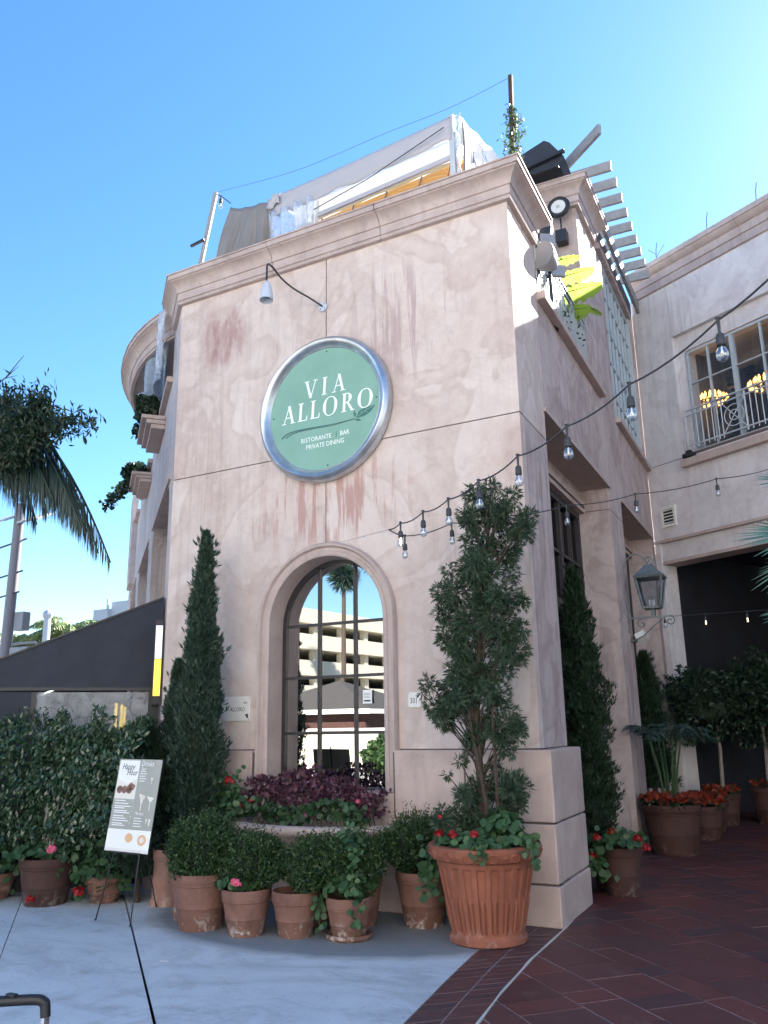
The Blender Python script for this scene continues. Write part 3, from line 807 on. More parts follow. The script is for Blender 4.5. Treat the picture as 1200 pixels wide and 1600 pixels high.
# left facade
LW = [(.50, 3.4), (4.3, 7.2), (8.1, 10.6)]
bx = [(0.02, LW[0][0], -.5, 0, 0, 4.68)]
for i in range(3):
    nx = LW[i+1][0] if i < 2 else 12.0
    bx.append((LW[i][1], nx, -.5, 0, 0, 4.68))
W(FL, 'stucco_left', 'left_pier', bx[:1]); [W(FL, 'stucco_left', 'left_pier', [b_]) for b_ in bx[1:]]
W(FL, 'stucco_left', 'left_upper_wall', [(0.02, 12, -.5, 0, 4.68, 6.2), (.02, .95, -.5, 0, 6.2, 6.9)])
for (u0, u1) in LW:
    # rounded corner brackets of the openings and the recessed window
    for sgn, ue in ((1, u0), (-1, u1)):
        P = [(ue, 4.68)]+[(ue+sgn*.35*(1-math.cos(t)), 4.68-.4+.4*math.sin(t)) for t in np.linspace(0, PI/2, 8)]
        P = [(ue, 4.68)]+[(ue+sgn*.28*math.sin(t), 4.68-.32*math.cos(t)) for t in np.linspace(0, PI/2, 8)]
        P = [(ue, 4.679), (ue, 4.3)]+[(ue+sgn*.3*(1-math.cos(t)), 4.3+.379*math.sin(t)) for t in np.linspace(.1, PI/2, 7)]
        mb = MB(); mb.ext([FL.pt(u_, -.3, z_) for u_, z_ in P], FL.o*.298); obj('arch_corner', mb, 'stucco_left', CB)
    W(FL, 'trim', 'opening_moulding', [(u0-.04, u1+.04, 0, .025, 4.69, 4.74)])
    lw = W(FL, 'darkwood', 'left_window', [(u0, u0+.08, -.42, -.32, 0, 4.6), (u1-.08, u1, -.42, -.32, 0, 4.6), (u0, u1, -.42, -.32, 4.4, 4.66), ((u0+u1)/2-.05, (u0+u1)/2+.05, -.42, -.32, 0, 4.6)])
    for q in range(2):
        mb = MB(); ua, ub = u0+(u1-u0)*q/2, u0+(u1-u0)*(q+1)/2
        mb.poly([FL.pt(ua, -.38, 0), FL.pt(ub, -.38, 0), FL.pt(ub, -.38, 4.5), FL.pt(ua, -.38, 4.5)]); obj('pane', mb, 'pane', lw)
for (u0, u1) in ((.9, 3.6), (4.6, 7.2), (8.2, 10.8)):
    W(FL, 'trim', 'upper_sill', [(u0, u1, -.3, .08, 6.2, 6.28)], bevel=.01)
W(FL, 'stucco_left', 'left_upper_pier', [(3.6, 4.6, -.5, 0, 6.2, 7.2)]); W(FL, 'stucco_left', 'left_upper_pier', [(7.2, 8.2, -.5, 0, 6.2, 6.7)])
W(FL, 'stucco_left', 'left_upper_back', [(.95, 12, -1.3, -.8, 6.0, 6.7)])
# bowed cornice over the left terrace
arc = [(.62, .02), (.9, .17), (1.25, .34), (1.65, .48), (2.1, .58), (2.6, .63), (3.1, .64), (3.6, .60), (4.05, .51), (4.5, .38), (4.85, .24), (5.1, .1), (5.3, 0)]
arc = lerp_path(arc, 22)
pa = [FL.pt(u_, o_-.2, 0) for u_, o_ in arc]
prf = cornice_prof(1.0, 6.84)
NN_ = mitre([(p[0], p[1]) for p in pa], -1)
for k in range(3):
    s_ = slice(k*7, k*7+8); obj('bowed_cornice_piece', sweep(pa[s_], NN_[s_], prf), 'cornice', CB, smooth=True)
mb = MB(); inn = [FL.pt(u_, -.5, 0) for u_, o_ in arc]
for i in range(len(pa)-1):
    mb.add([pa[i]+(0, 0, 6.87), pa[i+1]+(0, 0, 6.87), inn[i+1]+(0, 0, 6.87), inn[i]+(0, 0, 6.87), pa[i]+(0, 0, 7.2), pa[i+1]+(0, 0, 7.2), inn[i+1]+(0, 0, 7.2), inn[i]+(0, 0, 7.2)], [(0,1,2,3), (4,7,6,5)])
obj('bowed_soffit', mb, 'cornice', CB)
# corbelled planter ledges on the left facade
for (u_, z_, h_) in ((2.5, 6.05, .35), (5.2, 6.0, .3)):
    b_ = MB(); w0 = .55
    for (z0, z1, oo) in ((z_-h_*.5, z_-h_*.3, .12), (z_-h_*.3, z_-h_*.12, .19), (z_-h_*.12, z_+.02, .26)):
        b_.box(u_-w0-oo*.3, u_+w0+oo*.3, .0, oo+.08, z0, z1-.002, FL.M)
    obj('corbelled_ledge', b_, 'trim', CB, bevel=.01)
W(FL, 'stucco_left', 'left_far_pilaster', [(9.2, 10.2, 0, .12, 4.8, 6.9)])

# planter shelf under the arched window
prof = [(.30, .30), (.45, .36), (.62, .44), (.78, .56), (.86, .64), (.90, .66), (.945, .685), (.96, .715), (.945, .745), (.90, .76), (.84, .755), (.80, .72), (.80, .66), (.02, .66)]
mb = MB(); mb.lathe(prof, (CX, 7.16, 0), 40, PI, 2*PI)
mb.v[0][:, 1] = 7.156+(mb.v[0][:, 1]-7.16)*.62
obj('window_planter', mb, 'trim', CB, smooth=True)

# ------------------------------------------------------------------ wing building
WB = thing('wing_building', 'grey pink stucco wing with railed window above a dark wide passage', 'building', tuple(FW.pt(4, -.3, 0)))
OPT = 4.40; UE = 15
W(FW, 'stucco_wing', 'wing_lower_wall', [(.12, UE, -.4, 0, 4.84, 6.25-J)], WB)
W(FW, 'trim', 'opening_moulding', [(.02, UE, -.42, .03, 4.79, 4.84)], WB)
W(FW, 'stucco_wing', 'opening_beam', [(.10, UE, -.42, -.05, 4.46, 4.79)], WB)
W(FW, 'trim', 'beam_moulding', [(.10, UE, -.44, -.03, OPT, 4.46)], WB)
W(FW, 'stucco_wing', 'wing_corner_pier', [(0.002, .12, -.4, 0, 0, 4.79), (0.002, .12, -.4, 0, 4.84, 6.25-J)], WB)
w0, w1, wz0, wz1 = .86, 4.5, 6.25, 8.62
W(FW, 'stucco_wing', 'wing_upper_wall', [(0.002, w0-J, -.4, 0, 6.25+J, 9.72)], WB)
W(FW, 'stucco_wing', 'wing_upper_wall', [(w0+J, w1, -.4, 0, 8.62, 9.72), (w1, UE, -.4, 0, 6.25+J, 9.72), (w0-J, w0+J, -.4, -.012, 8.62, 9.72)], WB)
W(FW, 'joint', 'joint_backing', [(0.01, UE, -.39, -.012, 6.2, 6.3)], WB)
W(FW, 'stucco_wing', 'window_reveal', [(w0, 1.04, -.4, -.10, 6.25, 8.62), (1.04, w1, -.4, -.10, 8.28, 8.62)], WB)
W(FW, 'trim', 'window_sill', [(.84, w1+.1, -.4, .12, 6.04, 6.18)], WB, bevel=.01)
cornice_run([(p[0], p[1]) for p in [FW.pt(0.05, 0, 0), FW.pt(UE, 0, 0)]], [(0, 9.68), (.05, 9.69), (.05, 9.84), (.08, 9.85), (.08, 10.0), (.14, 10.02), (.2, 10.1), (.22, 10.1), (.22, 10.2), (0, 10.22)], 1, WB, 'cornice', 2.6)
wp = W(FW, 'whitem', 'wing_window', [(1.06, 1.10, -.16, -.08, 6.25, 8.24), (1.06, w1, -.16, -.08, 8.2, 8.24), (1.06, w1, -.2, -.06, 6.2, 6.34), (1.97, 2.03, -.16, -.07, 6.3, 8.2), (3.2, 3.26, -.16, -.07, 6.3, 8.2)], WB)
for u_ in (1.5, 2.55, 3.7):
    mb = MB(); mb.box(u_-.013, u_+.013, -.15, -.09, 6.34, 8.2, FW.M); obj('muntin', mb, 'whitem', wp)
mb = MB(); mb.box(1.1, w1, -.148, -.092, 7.60, 7.62, FW.M); obj('muntin', mb, 'whitem', wp)
for ua, ub in ((1.1, 1.5), (1.5, 2.0), (2.0, 2.55), (2.55, 3.23), (3.23, 3.7), (3.7, w1)):
    for za, zb in ((6.34, 7.61), (7.61, 8.2)):
        mb = MB(); mb.poly([FW.pt(ua, -.12, za), FW.pt(ub, -.12, za), FW.pt(ub, -.12, zb), FW.pt(ua, -.12, zb)]); obj('pane', mb, 'clear', wp)
# room behind the wing window
M['roomwall'] = simple('room_wall', (.13, .15, .19), .8, 0, 2, .2)
W(FW, 'roomwall', 'dining_room', [(.5, 8, -6.2, -6.0, 6, 9), (.3, .5, -6.2, -.42, 6, 9), (8, 8.2, -6.2, -.42, 6, 9), (.5, 8, -6, -.42, 5.9, 6.1)], WB)
W(FW, 'ticeil', 'dining_room_ceiling', [(.5, 8, -6, -.42, 8.9, 9.0)]+[(.5, 8, -o_-.25, -o_, 8.72, 8.9) for o_ in (1.2, 2.4, 3.6, 4.8)], WB)
# dark passage
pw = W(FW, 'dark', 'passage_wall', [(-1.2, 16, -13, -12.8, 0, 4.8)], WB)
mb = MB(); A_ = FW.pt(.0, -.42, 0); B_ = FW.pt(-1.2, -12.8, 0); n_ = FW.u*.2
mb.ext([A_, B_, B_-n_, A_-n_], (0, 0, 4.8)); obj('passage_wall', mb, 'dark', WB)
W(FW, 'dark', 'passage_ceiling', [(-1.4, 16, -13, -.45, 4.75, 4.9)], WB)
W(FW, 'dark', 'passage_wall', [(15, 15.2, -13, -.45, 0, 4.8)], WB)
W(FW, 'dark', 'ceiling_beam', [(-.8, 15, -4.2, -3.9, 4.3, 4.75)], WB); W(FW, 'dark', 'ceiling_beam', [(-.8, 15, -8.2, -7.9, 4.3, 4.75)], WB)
W(FW, 'darkwood', 'passage_pilaster', [(2.2, 2.7, -12.8, -12.6, 0, 4.7)], WB); W(FW, 'darkwood', 'passage_pilaster', [(6.2, 6.7, -12.8, -12.6, 0, 4.7)], WB)
for u_ in (3.4, 4.4):
    d_ = W(FW, 'offwhite', 'passage_door', [(u_, u_+.06, -12.78, -12.7, 0, 2.3), (u_+.8, u_+.86, -12.78, -12.7, 0, 2.3), (u_, u_+.86, -12.78, -12.7, 2.3, 2.36)], WB)
# roof of the blocks to close them
mb = MB(); mb.ext([FR.pt(4.6, -.3, 9.25), FR.pt(8.5, -.3, 9.25), FR.pt(8.5, -6, 9.25), FR.pt(4.6, -6, 9.25)], (0, 0, .1)); obj('rear_roof', mb, 'stucco_left', CB)
mb = MB(); mb.ext([FW.pt(0.3, -.35, 9.6), FW.pt(15, -.35, 9.6), FW.pt(15, -8, 9.6), FW.pt(.3, -8, 9.6)], (0, 0, .1)); obj('wing_roof', mb, 'stucco_left', WB)
W(FW, 'stucco_wing', 'wing_end_wall', [(15, 15.3, -12, 0, 0, 9.7)], WB)

# ------------------------------------------------------------------ round restaurant sign
SGN = thing('round_sign', 'round sage green restaurant sign with silver rim and white serif lettering on the front wall', 'sign', (-4.62, 7.16, 5.0))
SC = (-4.62, 5.0)
def ring_sweep(prof, c, Y, seg=72):
    mb = MB(); V = []; F = []; m = len(prof)
    for i in range(seg):
        t = 2*PI*i/seg
        for (r, o_) in prof: V.append((c[0]+r*math.cos(t), Y-o_, c[1]+r*math.sin(t)))
    for i in range(seg):
        j = (i+1) % seg
        for k in range(m-1): F.append((i*m+k, i*m+k+1, j*m+k+1, j*m+k))
    return mb.add(V, F)
obj('sign_rim', ring_sweep([(.66, 0), (.70, .055), (.708, .066), (.716, .058), (.722, .066), (.74, .10), (.76, .122), (.785, .128), (.805, .115), (.812, .10), (.822, .094), (.83, .075), (.832, .0)], SC, 7.24), 'steel', SGN, smooth=True)
mb = MB(); mb.ext([(SC[0]+.705*math.cos(t), 7.24, SC[1]+.705*math.sin(t)) for t in np.linspace(0, 2*PI, 65)[:-1]], (0, -.055, 0)); obj('sign_disc', mb, 'signgreen', SGN)
YF = 7.24-.0555
def flat(name, mat, polys, parent, Y=YF, th=.003, smooth=False):
    mb = MB()
    for P in polys: mb.ext([(x, Y, z) for x, z in P], (0, -th, 0))
    return obj(name, mb, mat, parent)
def stroke(P, w):
    """polyline -> quad list with widths"""
    P = np.array(P, float); n = len(P); w = np.full(n, w, float) if np.isscalar(w) else np.array(w, float)
    T = np.gradient(P, axis=0); T /= np.linalg.norm(T, axis=1)[:, None]+1e-9; N = np.stack([-T[:, 1], T[:, 0]], 1)
    return [[P[i]+N[i]*w[i]/2, P[i+1]+N[i+1]*w[i+1]/2, P[i+1]-N[i+1]*w[i+1]/2, P[i]-N[i]*w[i]/2] for i in range(n-1)]
def letter(ch, x, z, h, it=0.0):
    """serif capital from thick and thin strokes; returns polygons and advance"""
    T, t, s = .145*h, .05*h, .04*h; o = []; 
    def L(a_, b_, w): o.append([(a_[0]-w/2, a_[1]), (a_[0]+w/2, a_[1]), (b_[0]+w/2, b_[1]), (b_[0]-w/2, b_[1])])
    def serif(xc, zc, w=.32*h): o.append([(xc-w/2, zc-s/2), (xc+w/2, zc-s/2), (xc+w/2, zc+s/2), (xc-w/2, zc+s/2)])
    def arcs(cx, cz, rx, rz, a0, a1, n=26):
        P = []
        for i in range(n):
            f0, f1 = a0+(a1-a0)*i/n, a0+(a1-a0)*(i+1)/n
            def q(f, inn):
                k = (T*.98*abs(math.cos(f))**1.3 + t*.8) if inn else 0
                kz = t*.95 if inn else 0
                return (cx+(rx-k)*math.cos(f), cz+(rz-kz)*math.sin(f))
            P.append([q(f0, 0), q(f1, 0), q(f1, 1), q(f0, 1)])
        return P
    if ch == 'V':
        W_ = .80*h; L((.12*h, h-s), (.42*h, 0), T); L((.68*h, h-s), (.42*h, 0), t); serif(.13*h, h-s/2); serif(.68*h, h-s/2, .26*h)
    elif ch == 'I':
        W_ = .38*h; L((.19*h, s), (.19*h, h-s), T); serif(.19*h, s/2); serif(.19*h, h-s/2)
    elif ch == 'A':
        W_ = .84*h; L((.14*h, s), (.41*h, h), t); L((.68*h, s), (.40*h, h), T); serif(.13*h, s/2, .26*h); serif(.69*h, s/2); o.append([(.22*h, .32*h), (.58*h, .32*h), (.57*h, .37*h), (.23*h, .37*h)])
    elif ch == 'L':
        W_ = .62*h; L((.17*h, s), (.17*h, h-s), T); serif(.17*h, h-s/2); o.append([(.02*h, 0), (.56*h, 0), (.56*h, t), (.02*h, t)]); o.append([(.52*h, 0), (.58*h, 0), (.60*h, .26*h), (.555*h, .26*h)])
    elif ch == 'O':
        W_ = .98*h; o += arcs(.46*h, .5*h, .44*h, .53*h, 0, 2*PI, 44)
    elif ch == 'R':
        W_ = .80*h; L((.18*h, s), (.18*h, h-s), T); serif(.18*h, s/2); serif(.14*h, h-s/2, .24*h)
        o += arcs(.30*h, .735*h, .31*h, .265*h, -PI/2, PI/2, 20); o.append([(.18*h, h-t), (.32*h, h-t), (.32*h, h), (.18*h, h)]); o.append([(.18*h, .47*h), (.32*h, .47*h), (.32*h, .47*h+t), (.18*h, .47*h+t)])
        L((.38*h, .48*h), (.66*h, s), T*.95); serif(.70*h, s/2, .24*h)
    return [[(x+px+it*pz, z+pz) for px, pz in P] for P in o], W_
def word(txt, x0, x1, z, h, name, parent, mat='signwhite', it=.06):
    adv = [letter(c, 0, 0, h)[1] for c in txt]; gap = ((x1-x0)-sum(adv))/(max(1, len(txt)-1)) if len(txt) > 1 else 0
    x = x0
    for i, (c, a_) in enumerate(zip(txt, adv)):
        P, _ = letter(c, x, z, h, it); mb = MB()
        for q, pp in enumerate(P): mb.ext([(px, YF-q*.00004, pz) for px, pz in pp], (0, -.003, 0))
        obj('letter', mb, mat, parent); x += a_+gap
word('VIA', -4.87, -4.335, 5.153, .205, 'letter', SGN)
word('ALLORO', -5.165, -3.985, 4.90, .212, 'letter', SGN)
def text(name, s, x, z, size, mat, parent, Y=YF-.001, shear=0, align='LEFT', F=None, th=.0008, sx=1.0, space=1.0):
    c = bpy.data.curves.new(name, 'FONT'); c.body = s; c.size = size; c.shear = shear; c.extrude = th; c.align_x = align; c.space_character = space; c.resolution_u = 2
    o = bpy.data.objects.new('tmp_text', c); COL.objects.link(o)
    dg = bpy.context.evaluated_depsgraph_get(); me = bpy.data.meshes.new_from_object(o.evaluated_get(dg))
    bpy.data.objects.remove(o)
    v = np.zeros(len(me.vertices)*3); me.vertices.foreach_get('co', v); v = v.reshape(-1, 3)
    if F is None: w = np.stack([x+v[:, 0]*sx, Y-v[:, 2], z+v[:, 1]], 1)
    else: w = F(np.stack([x+v[:, 0]*sx, v[:, 2], z+v[:, 1]], 1))
    w = w-wloc(parent); me.vertices.foreach_set('co', w.astype(np.float32).ravel()); me.materials.clear(); me.materials.append(M[mat])
    me.name = name; q = bpy.data.objects.new(name, me); COL.objects.link(q); q.parent = parent; me.update(); return q
text('lettering', 'RISTORANTE', -4.905, 4.640, .075, 'signwhite', SGN, sx=.86, space=1.04)
text('lettering', 'BAR', -4.405, 4.643, .075, 'signwhite', SGN, sx=.86)
text('lettering', 'PRIVATE DINING', -4.84, 4.556, .075, 'signwhite', SGN, sx=.86)
flat('divider', 'signdark', [[(-4.455, 4.635), (-4.449, 4.635), (-4.449, 4.70), (-4.455, 4.70)]], SGN)
sw = np.array([(-5.165, 4.742), (-5.10, 4.785), (-5.0, 4.80), (-4.8, 4.80), (-4.5, 4.787), (-4.212, 4.800)]); sw2 = np.array([(-5.11, 4.738), (-5.04, 4.772), (-4.93, 4.787), (-4.75, 4.785), (-4.5, 4.775), (-4.23, 4.793)])
flat('leaf_spray', 'signdark', stroke(lerp_path(sw, 20), np.linspace(.016, .005, 20))+stroke(lerp_path(sw2, 20), np.linspace(.014, .004, 20)) +
     [[(-4.20, 4.80), (-4.17, 4.87), (-4.10, 4.90), (-3.97, 4.905), (-4.02, 4.845), (-4.09, 4.81)], [(-4.215, 4.81), (-4.235, 4.85), (-4.225, 4.89), (-4.20, 4.85)], [(-4.225, 4.79), (-4.19, 4.765), (-4.14, 4.76), (-4.16, 4.785)]], SGN)
flat('leaf_vein', 'signgreen', stroke([(-4.18, 4.815), (-4.10, 4.86), (-3.99, 4.897)], .006)+stroke([(-4.14, 4.835), (-4.13, 4.87)], .005)+stroke([(-4.09, 4.86), (-4.07, 4.885)], .005)+stroke([(-4.10, 4.855), (-4.06, 4.845)], .005), SGN, YF-.0035, .001)
for (x, z) in ((-4.575, 5.665), (-4.56, 4.335), (-3.955, 4.99), (-5.28, 5.0)):
    mb = MB(); mb.sphere((x, YF, z), .009, 8, 6); obj('screw', mb, 'blackm', SGN)

# ------------------------------------------------------------------ gooseneck lamp on the wall
GL = thing('gooseneck_lamp', 'grey gooseneck wall lamp with dark bent arm above the round sign', 'wall lamp', (-4.66, 7.26, 6.26))
mb = MB(); mb.ext([(-4.66+.055*math.cos(t), 7.262, 6.26+.055*math.sin(t)) for t in np.linspace(0, 2*PI, 25)[:-1]], (0, -.03, 0)); plt_ = obj('wall_plate', mb, 'lampgrey', GL)
for k in range(4):
    t = PI/4+k*PI/2; mb = MB(); mb.sphere((-4.66+.038*math.cos(t), 7.23, 6.26+.038*math.sin(t)), .007, 6, 5); obj('screw', mb, 'blackm', plt_)
from mathutils.geometry import interpolate_bezier
def bez(P, n=10):
    out = []; P = [Vector(p) for p in P]
    for i in range(len(P)-1):
        p0 = P[max(0, i-1)]; p1 = P[i]; p2 = P[i+1]; p3 = P[min(len(P)-1, i+2)]
        for k in range(n):
            t = k/n; out.append(.5*((2*p1)+(-p0+p2)*t+(2*p0-5*p1+4*p2-p3)*t*t+(-p0+3*p1-3*p2+p3)*t**3))
    out.append(P[-1]); return [tuple(q) for q in out]
arm = bez([(-4.66, 7.24, 6.26), (-4.78, 7.15, 6.36), (-4.92, 7.02, 6.46), (-5.00, 6.90, 6.55), (-5.03, 6.78, 6.63), (-5.02, 6.68, 6.62), (-4.985, 6.61, 6.55), (-4.95, 6.56, 6.44), (-4.93, 6.53, 6.32), (-4.915, 6.52, 6.27)])
mb = MB(); mb.tube(arm, .011, 8); obj('bent_arm', mb, 'blackm', GL, smooth=True)
sh = MB(); ax = Vector((.06, -.10, -1)).normalized(); q_ = ax.to_track_quat('-Z', 'Y').to_matrix()
sh.lathe([(.001, 0.0), (.022, .0), (.03, -.02), (.045, -.06), (.06, -.12), (.066, -.17), (.068, -.22), (.062, -.22), (.05, -.15), (.001, -.1)], (0, 0, 0), 24)
qm = np.array(q_); sh.v[0] = sh.v[0]@qm.T*1.08+np.array([-4.915, 6.52, 6.29]); obj('lamp_shade', sh, 'lampgrey', GL, smooth=True)

# ------------------------------------------------------------------ plaques and notice
def plaque(name, label, cat, x0, x1, z0, z1, Y=7.256, th=.014, rim=True):
    t = thing(name, label, cat, ((x0+x1)/2, Y, (z0+z1)/2))
    mb = MB(); mb.box(x0, x1, Y-th, Y+.003, z0, z1); obj('plate', mb, 'offwhite', t, bevel=.004)
    return t
p1 = plaque('name_plaque', 'pale metal name plaque reading ALLORO beside the left cypress', 'plaque', -5.94, -5.56, 1.70, 1.955)
YP = 7.256-.0145
text('lettering', 'ALLORO', -5.83, 1.80, .062, 'ink', p1, YP, sx=.82, th=.0005); text('lettering', 'VIA', -5.655, 1.875, .035, 'ink', p1, YP, th=.0005)
flat('leaf_emblem', 'ink', [[(-5.63, 1.765), (-5.59, 1.775), (-5.585, 1.735), (-5.60, 1.725)]], p1, YP, .001)
for x, z in ((-5.575, 1.94), (-5.925, 1.715), (-5.575, 1.715)):
    mb = MB(); mb.sphere((x, YP, z), .005, 6, 5); obj('screw', mb, 'ink', p1)
p2 = plaque('number_plaque', 'small cream plaque with house number 301 between window and tall thuja', 'plaque', -3.69, -3.555, 1.785, 1.93)
text('lettering', '301', -3.668, 1.825, .075, 'ink', p2, YP, sx=.72, th=.0005)
for x, z in ((-3.68, 1.92), (-3.565, 1.92), (-3.68, 1.795), (-3.565, 1.795)):
    mb = MB(); mb.sphere((x, YP, z), .004, 6, 5); obj('screw', mb, 'ink', p2)
nt_ = thing('paper_notice', 'white paper notice taped inside the arched window pane', 'notice', (-4.27, 7.478, 1.9))
mb = MB(); mb.box(-4.32, -4.215, 7.474, 7.477, 1.845, 1.98); obj('sheet', mb, 'white', nt_)
for P_q in ([[(-4.305, 1.865), (-4.23, 1.865), (-4.23, 1.88), (-4.305, 1.88)]]+[[(-4.305, z), (-4.235, z), (-4.235, z+.004), (-4.305, z+.004)] for z in (1.90, 1.915, 1.93, 1.945)]): flat('printed_line', 'ink', [P_q], nt_, 7.473, .0008)

# ------------------------------------------------------------------ string lights
def bulb_parts(strand, p, lit=False, s=1., drop=.07):
    p = np.array(p, float)
    mb = MB(); mb.tube([p+(0, 0, .012*s), p, p-(0, 0, drop*s)], [.014*s, .009*s, .006*s], 6); obj('lead', mb, 'cord', strand)
    c = p-np.array([0, 0, drop*s])
    mb = MB(); mb.lathe([(.001, .004), (.014, .003), (.019, -.006), (.021, -.03), (.0215, -.052), (.018, -.056), (.001, -.056)], (0, 0, 0), 12); mb.v[0] = mb.v[0]*s+c; so_ = obj('socket', mb, 'cord', strand, smooth=True)
    mb = MB(); mb.lathe([(.012, -.056), (.0145, -.064), (.022, -.076), (.0275, -.090), (.0285, -.104), (.024, -.119), (.014, -.128), (.001, -.131)], (0, 0, 0), 14); mb.v[0] = mb.v[0]*s+c; obj('glass_bulb', mb, 'bulb', so_, smooth=True)
    mb = MB()
    zig = [(.006*math.cos(q*2.1), .006*math.sin(q*2.1), -.066-.0045*q) for q in range(10)]
    mb.tube([c+np.array(z_)*s for z_ in zig], .0022*s, 4); mb.tube([c+np.array((0, 0, -.056))*s, c+np.array((0, 0, -.09))*s], .006*s, 5); obj('filament', mb, 'bulblit' if lit else 'silver', so_)
SA = [(-3.27, 6.13, 3.25), (-3.08, 5.98, 3.25), (-2.74, 5.71, 3.24), (-2.4, 5.44, 3.23), (-2.04, 5.15, 3.24), (-1.64, 4.83, 3.26), (-1.22, 4.49, 3.27), (-.78, 4.13, 3.3), (-.29, 3.74, 3.36), (.15, 3.38, 3.50), (.6, 3.0, 3.62), (1.1, 2.6, 3.8)]
SB = [(-3.27, 6.13, 3.25), (-3.19, 6.27, 3.21), (-2.91, 6.65, 3.37), (-2.58, 7.02, 3.47), (-2.16, 7.72, 3.67), (-1.64, 8.45, 3.88), (-.95, 9.41, 4.18), (-.3, 10.3, 4.48), (.5, 11.3, 4.9)]
def strand(name, label, pts, lits=(), sag=.028, skip=1):
    t = thing(name, label, 'string lights', pts[0], 'outdoor string lights'); P = []
    for i in range(len(pts)-1):
        a_, b_ = np.array(pts[i]), np.array(pts[i+1]); L = np.linalg.norm(b_-a_)
        for k in range(6):
            f = k/6; q = a_+(b_-a_)*f; q[2] -= sag*4*f*(1-f)*min(1, L/.5); P.append(q)
    P.append(np.array(pts[-1])); mb = MB(); mb.tube(P, .0052, 6); obj('cable', mb, 'cord', t, smooth=True)
    for i in range(skip, len(pts)-1): bulb_parts(t, pts[i], i in lits)
    return t
strand('string_lights', 'string of clear bulbs rising from the sign wall to the upper right overhead', SA, (1,))
strand('string_lights', 'lower string of clear bulbs running past the thuja top to the wing', SB, ())
gw = MB(); gw.tube([(-3.27, 6.13, 3.25), (-4.2, 6.9, 3.40), (-4.6, 7.25, 3.52)], .0022, 4); gw.sphere((-3.75, 6.53, 3.325), .009, 6, 5)
obj('guy_wire', gw, 'steel', None, label='thin guy wire holding the string lights above the arched window', cat='wire', loc=(-4.6, 7.25, 3.52))
# strings inside the passage
def fine_strand(label, a_, b_, n, lits, sag=.12):
    t = thing('string_lights', label, 'string lights', a_, 'passage string lights'); a_, b_ = np.array(a_), np.array(b_); P = []
    for k in range(25):
        f = k/24; q = a_+(b_-a_)*f; q[2] -= sag*4*f*(1-f); P.append(q)
    mb = MB(); mb.tube(P, .004, 4); obj('cable', mb, 'cord', t)
    for i in range(n):
        f = (i+.5)/n; q = a_+(b_-a_)*f; q[2] -= sag*4*f*(1-f); bulb_parts(t, q, i in lits, .9, .05)
    return t
fine_strand('string of small bulbs crossing the dark passage in front', FR.pt(5.4, .15, 3.12), FW.pt(5, -.6, 3.25), 8, (1, 2, 4, 5), .02)
fine_strand('string of warm bulbs deep inside the dark passage', FW.pt(.2, -3, 3.7), FW.pt(7, -3.5, 3.9), 11, (2, 4, 5, 6, 8), .35)
fine_strand('farthest string of bulbs at the back of the passage', FW.pt(.4, -6, 3.3), FW.pt(8, -7.5, 4.0), 10, (3, 6, 7), .3)
# ------------------------------------------------------------------ wall lantern on bracket
LN = thing('wall_lantern', 'large verdigris metal lantern on scrolled bracket beside the passage', 'lantern', tuple(FR.pt(4.9, 0, 3.1)))
lc = (4.85, .36)
def fru(z0, z1, r0, r1):
    mb = MB(); V = []
    for z, r in ((z0, r0), (z1, r1)): V += [FR.pt(lc[0]+sx*r, lc[1]+sy*r, z) for sx, sy in ((-1,-1),(1,-1),(1,1),(-1,1))]
    return mb.add(V, [(3,2,1,0), (4,5,6,7), (0,1,5,4), (1,2,6,5), (2,3,7,6), (3,0,4,7)])
z0 = 3.17
obj('lantern_base', fru(z0, z0+.03, .115, .12), 'bronze', LN)
obj('lantern_roof', fru(z0+.46, z0+.60, .205, .07), 'bronze', LN); obj('lantern_eave', fru(z0+.43, z0+.462, .19, .21), 'bronze', LN); obj('lantern_cap', fru(z0+.60, z0+.63, .08, .06), 'bronze', LN)
for sx, sy in ((-1,-1),(1,-1),(1,1),(-1,1)):
    mb = MB(); mb.bar(FR.pt(lc[0]+sx*.112, lc[1]+sy*.112, z0+.02), FR.pt(lc[0]+sx*.182, lc[1]+sy*.182, z0+.44), .024); obj('corner_bar', mb, 'bronze', LN)
for (s1, s2) in (((-1,-1),(1,-1)), ((1,-1),(1,1)), ((1,1),(-1,1)), ((-1,1),(-1,-1))):
    mb = MB(); mb.poly([FR.pt(lc[0]+s1[0]*.108, lc[1]+s1[1]*.108, z0+.03), FR.pt(lc[0]+s2[0]*.108, lc[1]+s2[1]*.108, z0+.03), FR.pt(lc[0]+s2[0]*.178, lc[1]+s2[1]*.178, z0+.43), FR.pt(lc[0]+s1[0]*.178, lc[1]+s1[1]*.178, z0+.43)]); obj('lantern_pane', mb, 'clear', LN)
for k in range(3):
    mb = MB(); c = FR.pt(lc[0]+.035*math.cos(k*2.1), lc[1]+.035*math.sin(k*2.1), z0+.03); mb.tube([c, c+(0, 0, .1)], .011, 8); cd = obj('candle_sleeve', mb, 'white', LN)
    mb = MB(); mb.lathe([(.004, .1), (.012, .115), (.011, .135), (.001, .16)], tuple(c), 8); obj('candle_bulb', mb, 'bulb', cd)
def scroll(c, r, t0, t1, plane='uz', turns=1.4, n=26, inward=.15):
    return [FR.pt(c[0]+(r*(1-(1-inward)*k/n))*math.cos(t0+(t1-t0)*k/n), c[1], c[2]+(r*(1-(1-inward)*k/n))*math.sin(t0+(t1-t0)*k/n)) if plane == 'uz' else
            FR.pt(c[0], c[1]+(r*(1-(1-inward)*k/n))*math.cos(t0+(t1-t0)*k/n), c[2]+(r*(1-(1-inward)*k/n))*math.sin(t0+(t1-t0)*k/n)) for k in range(n+1)]
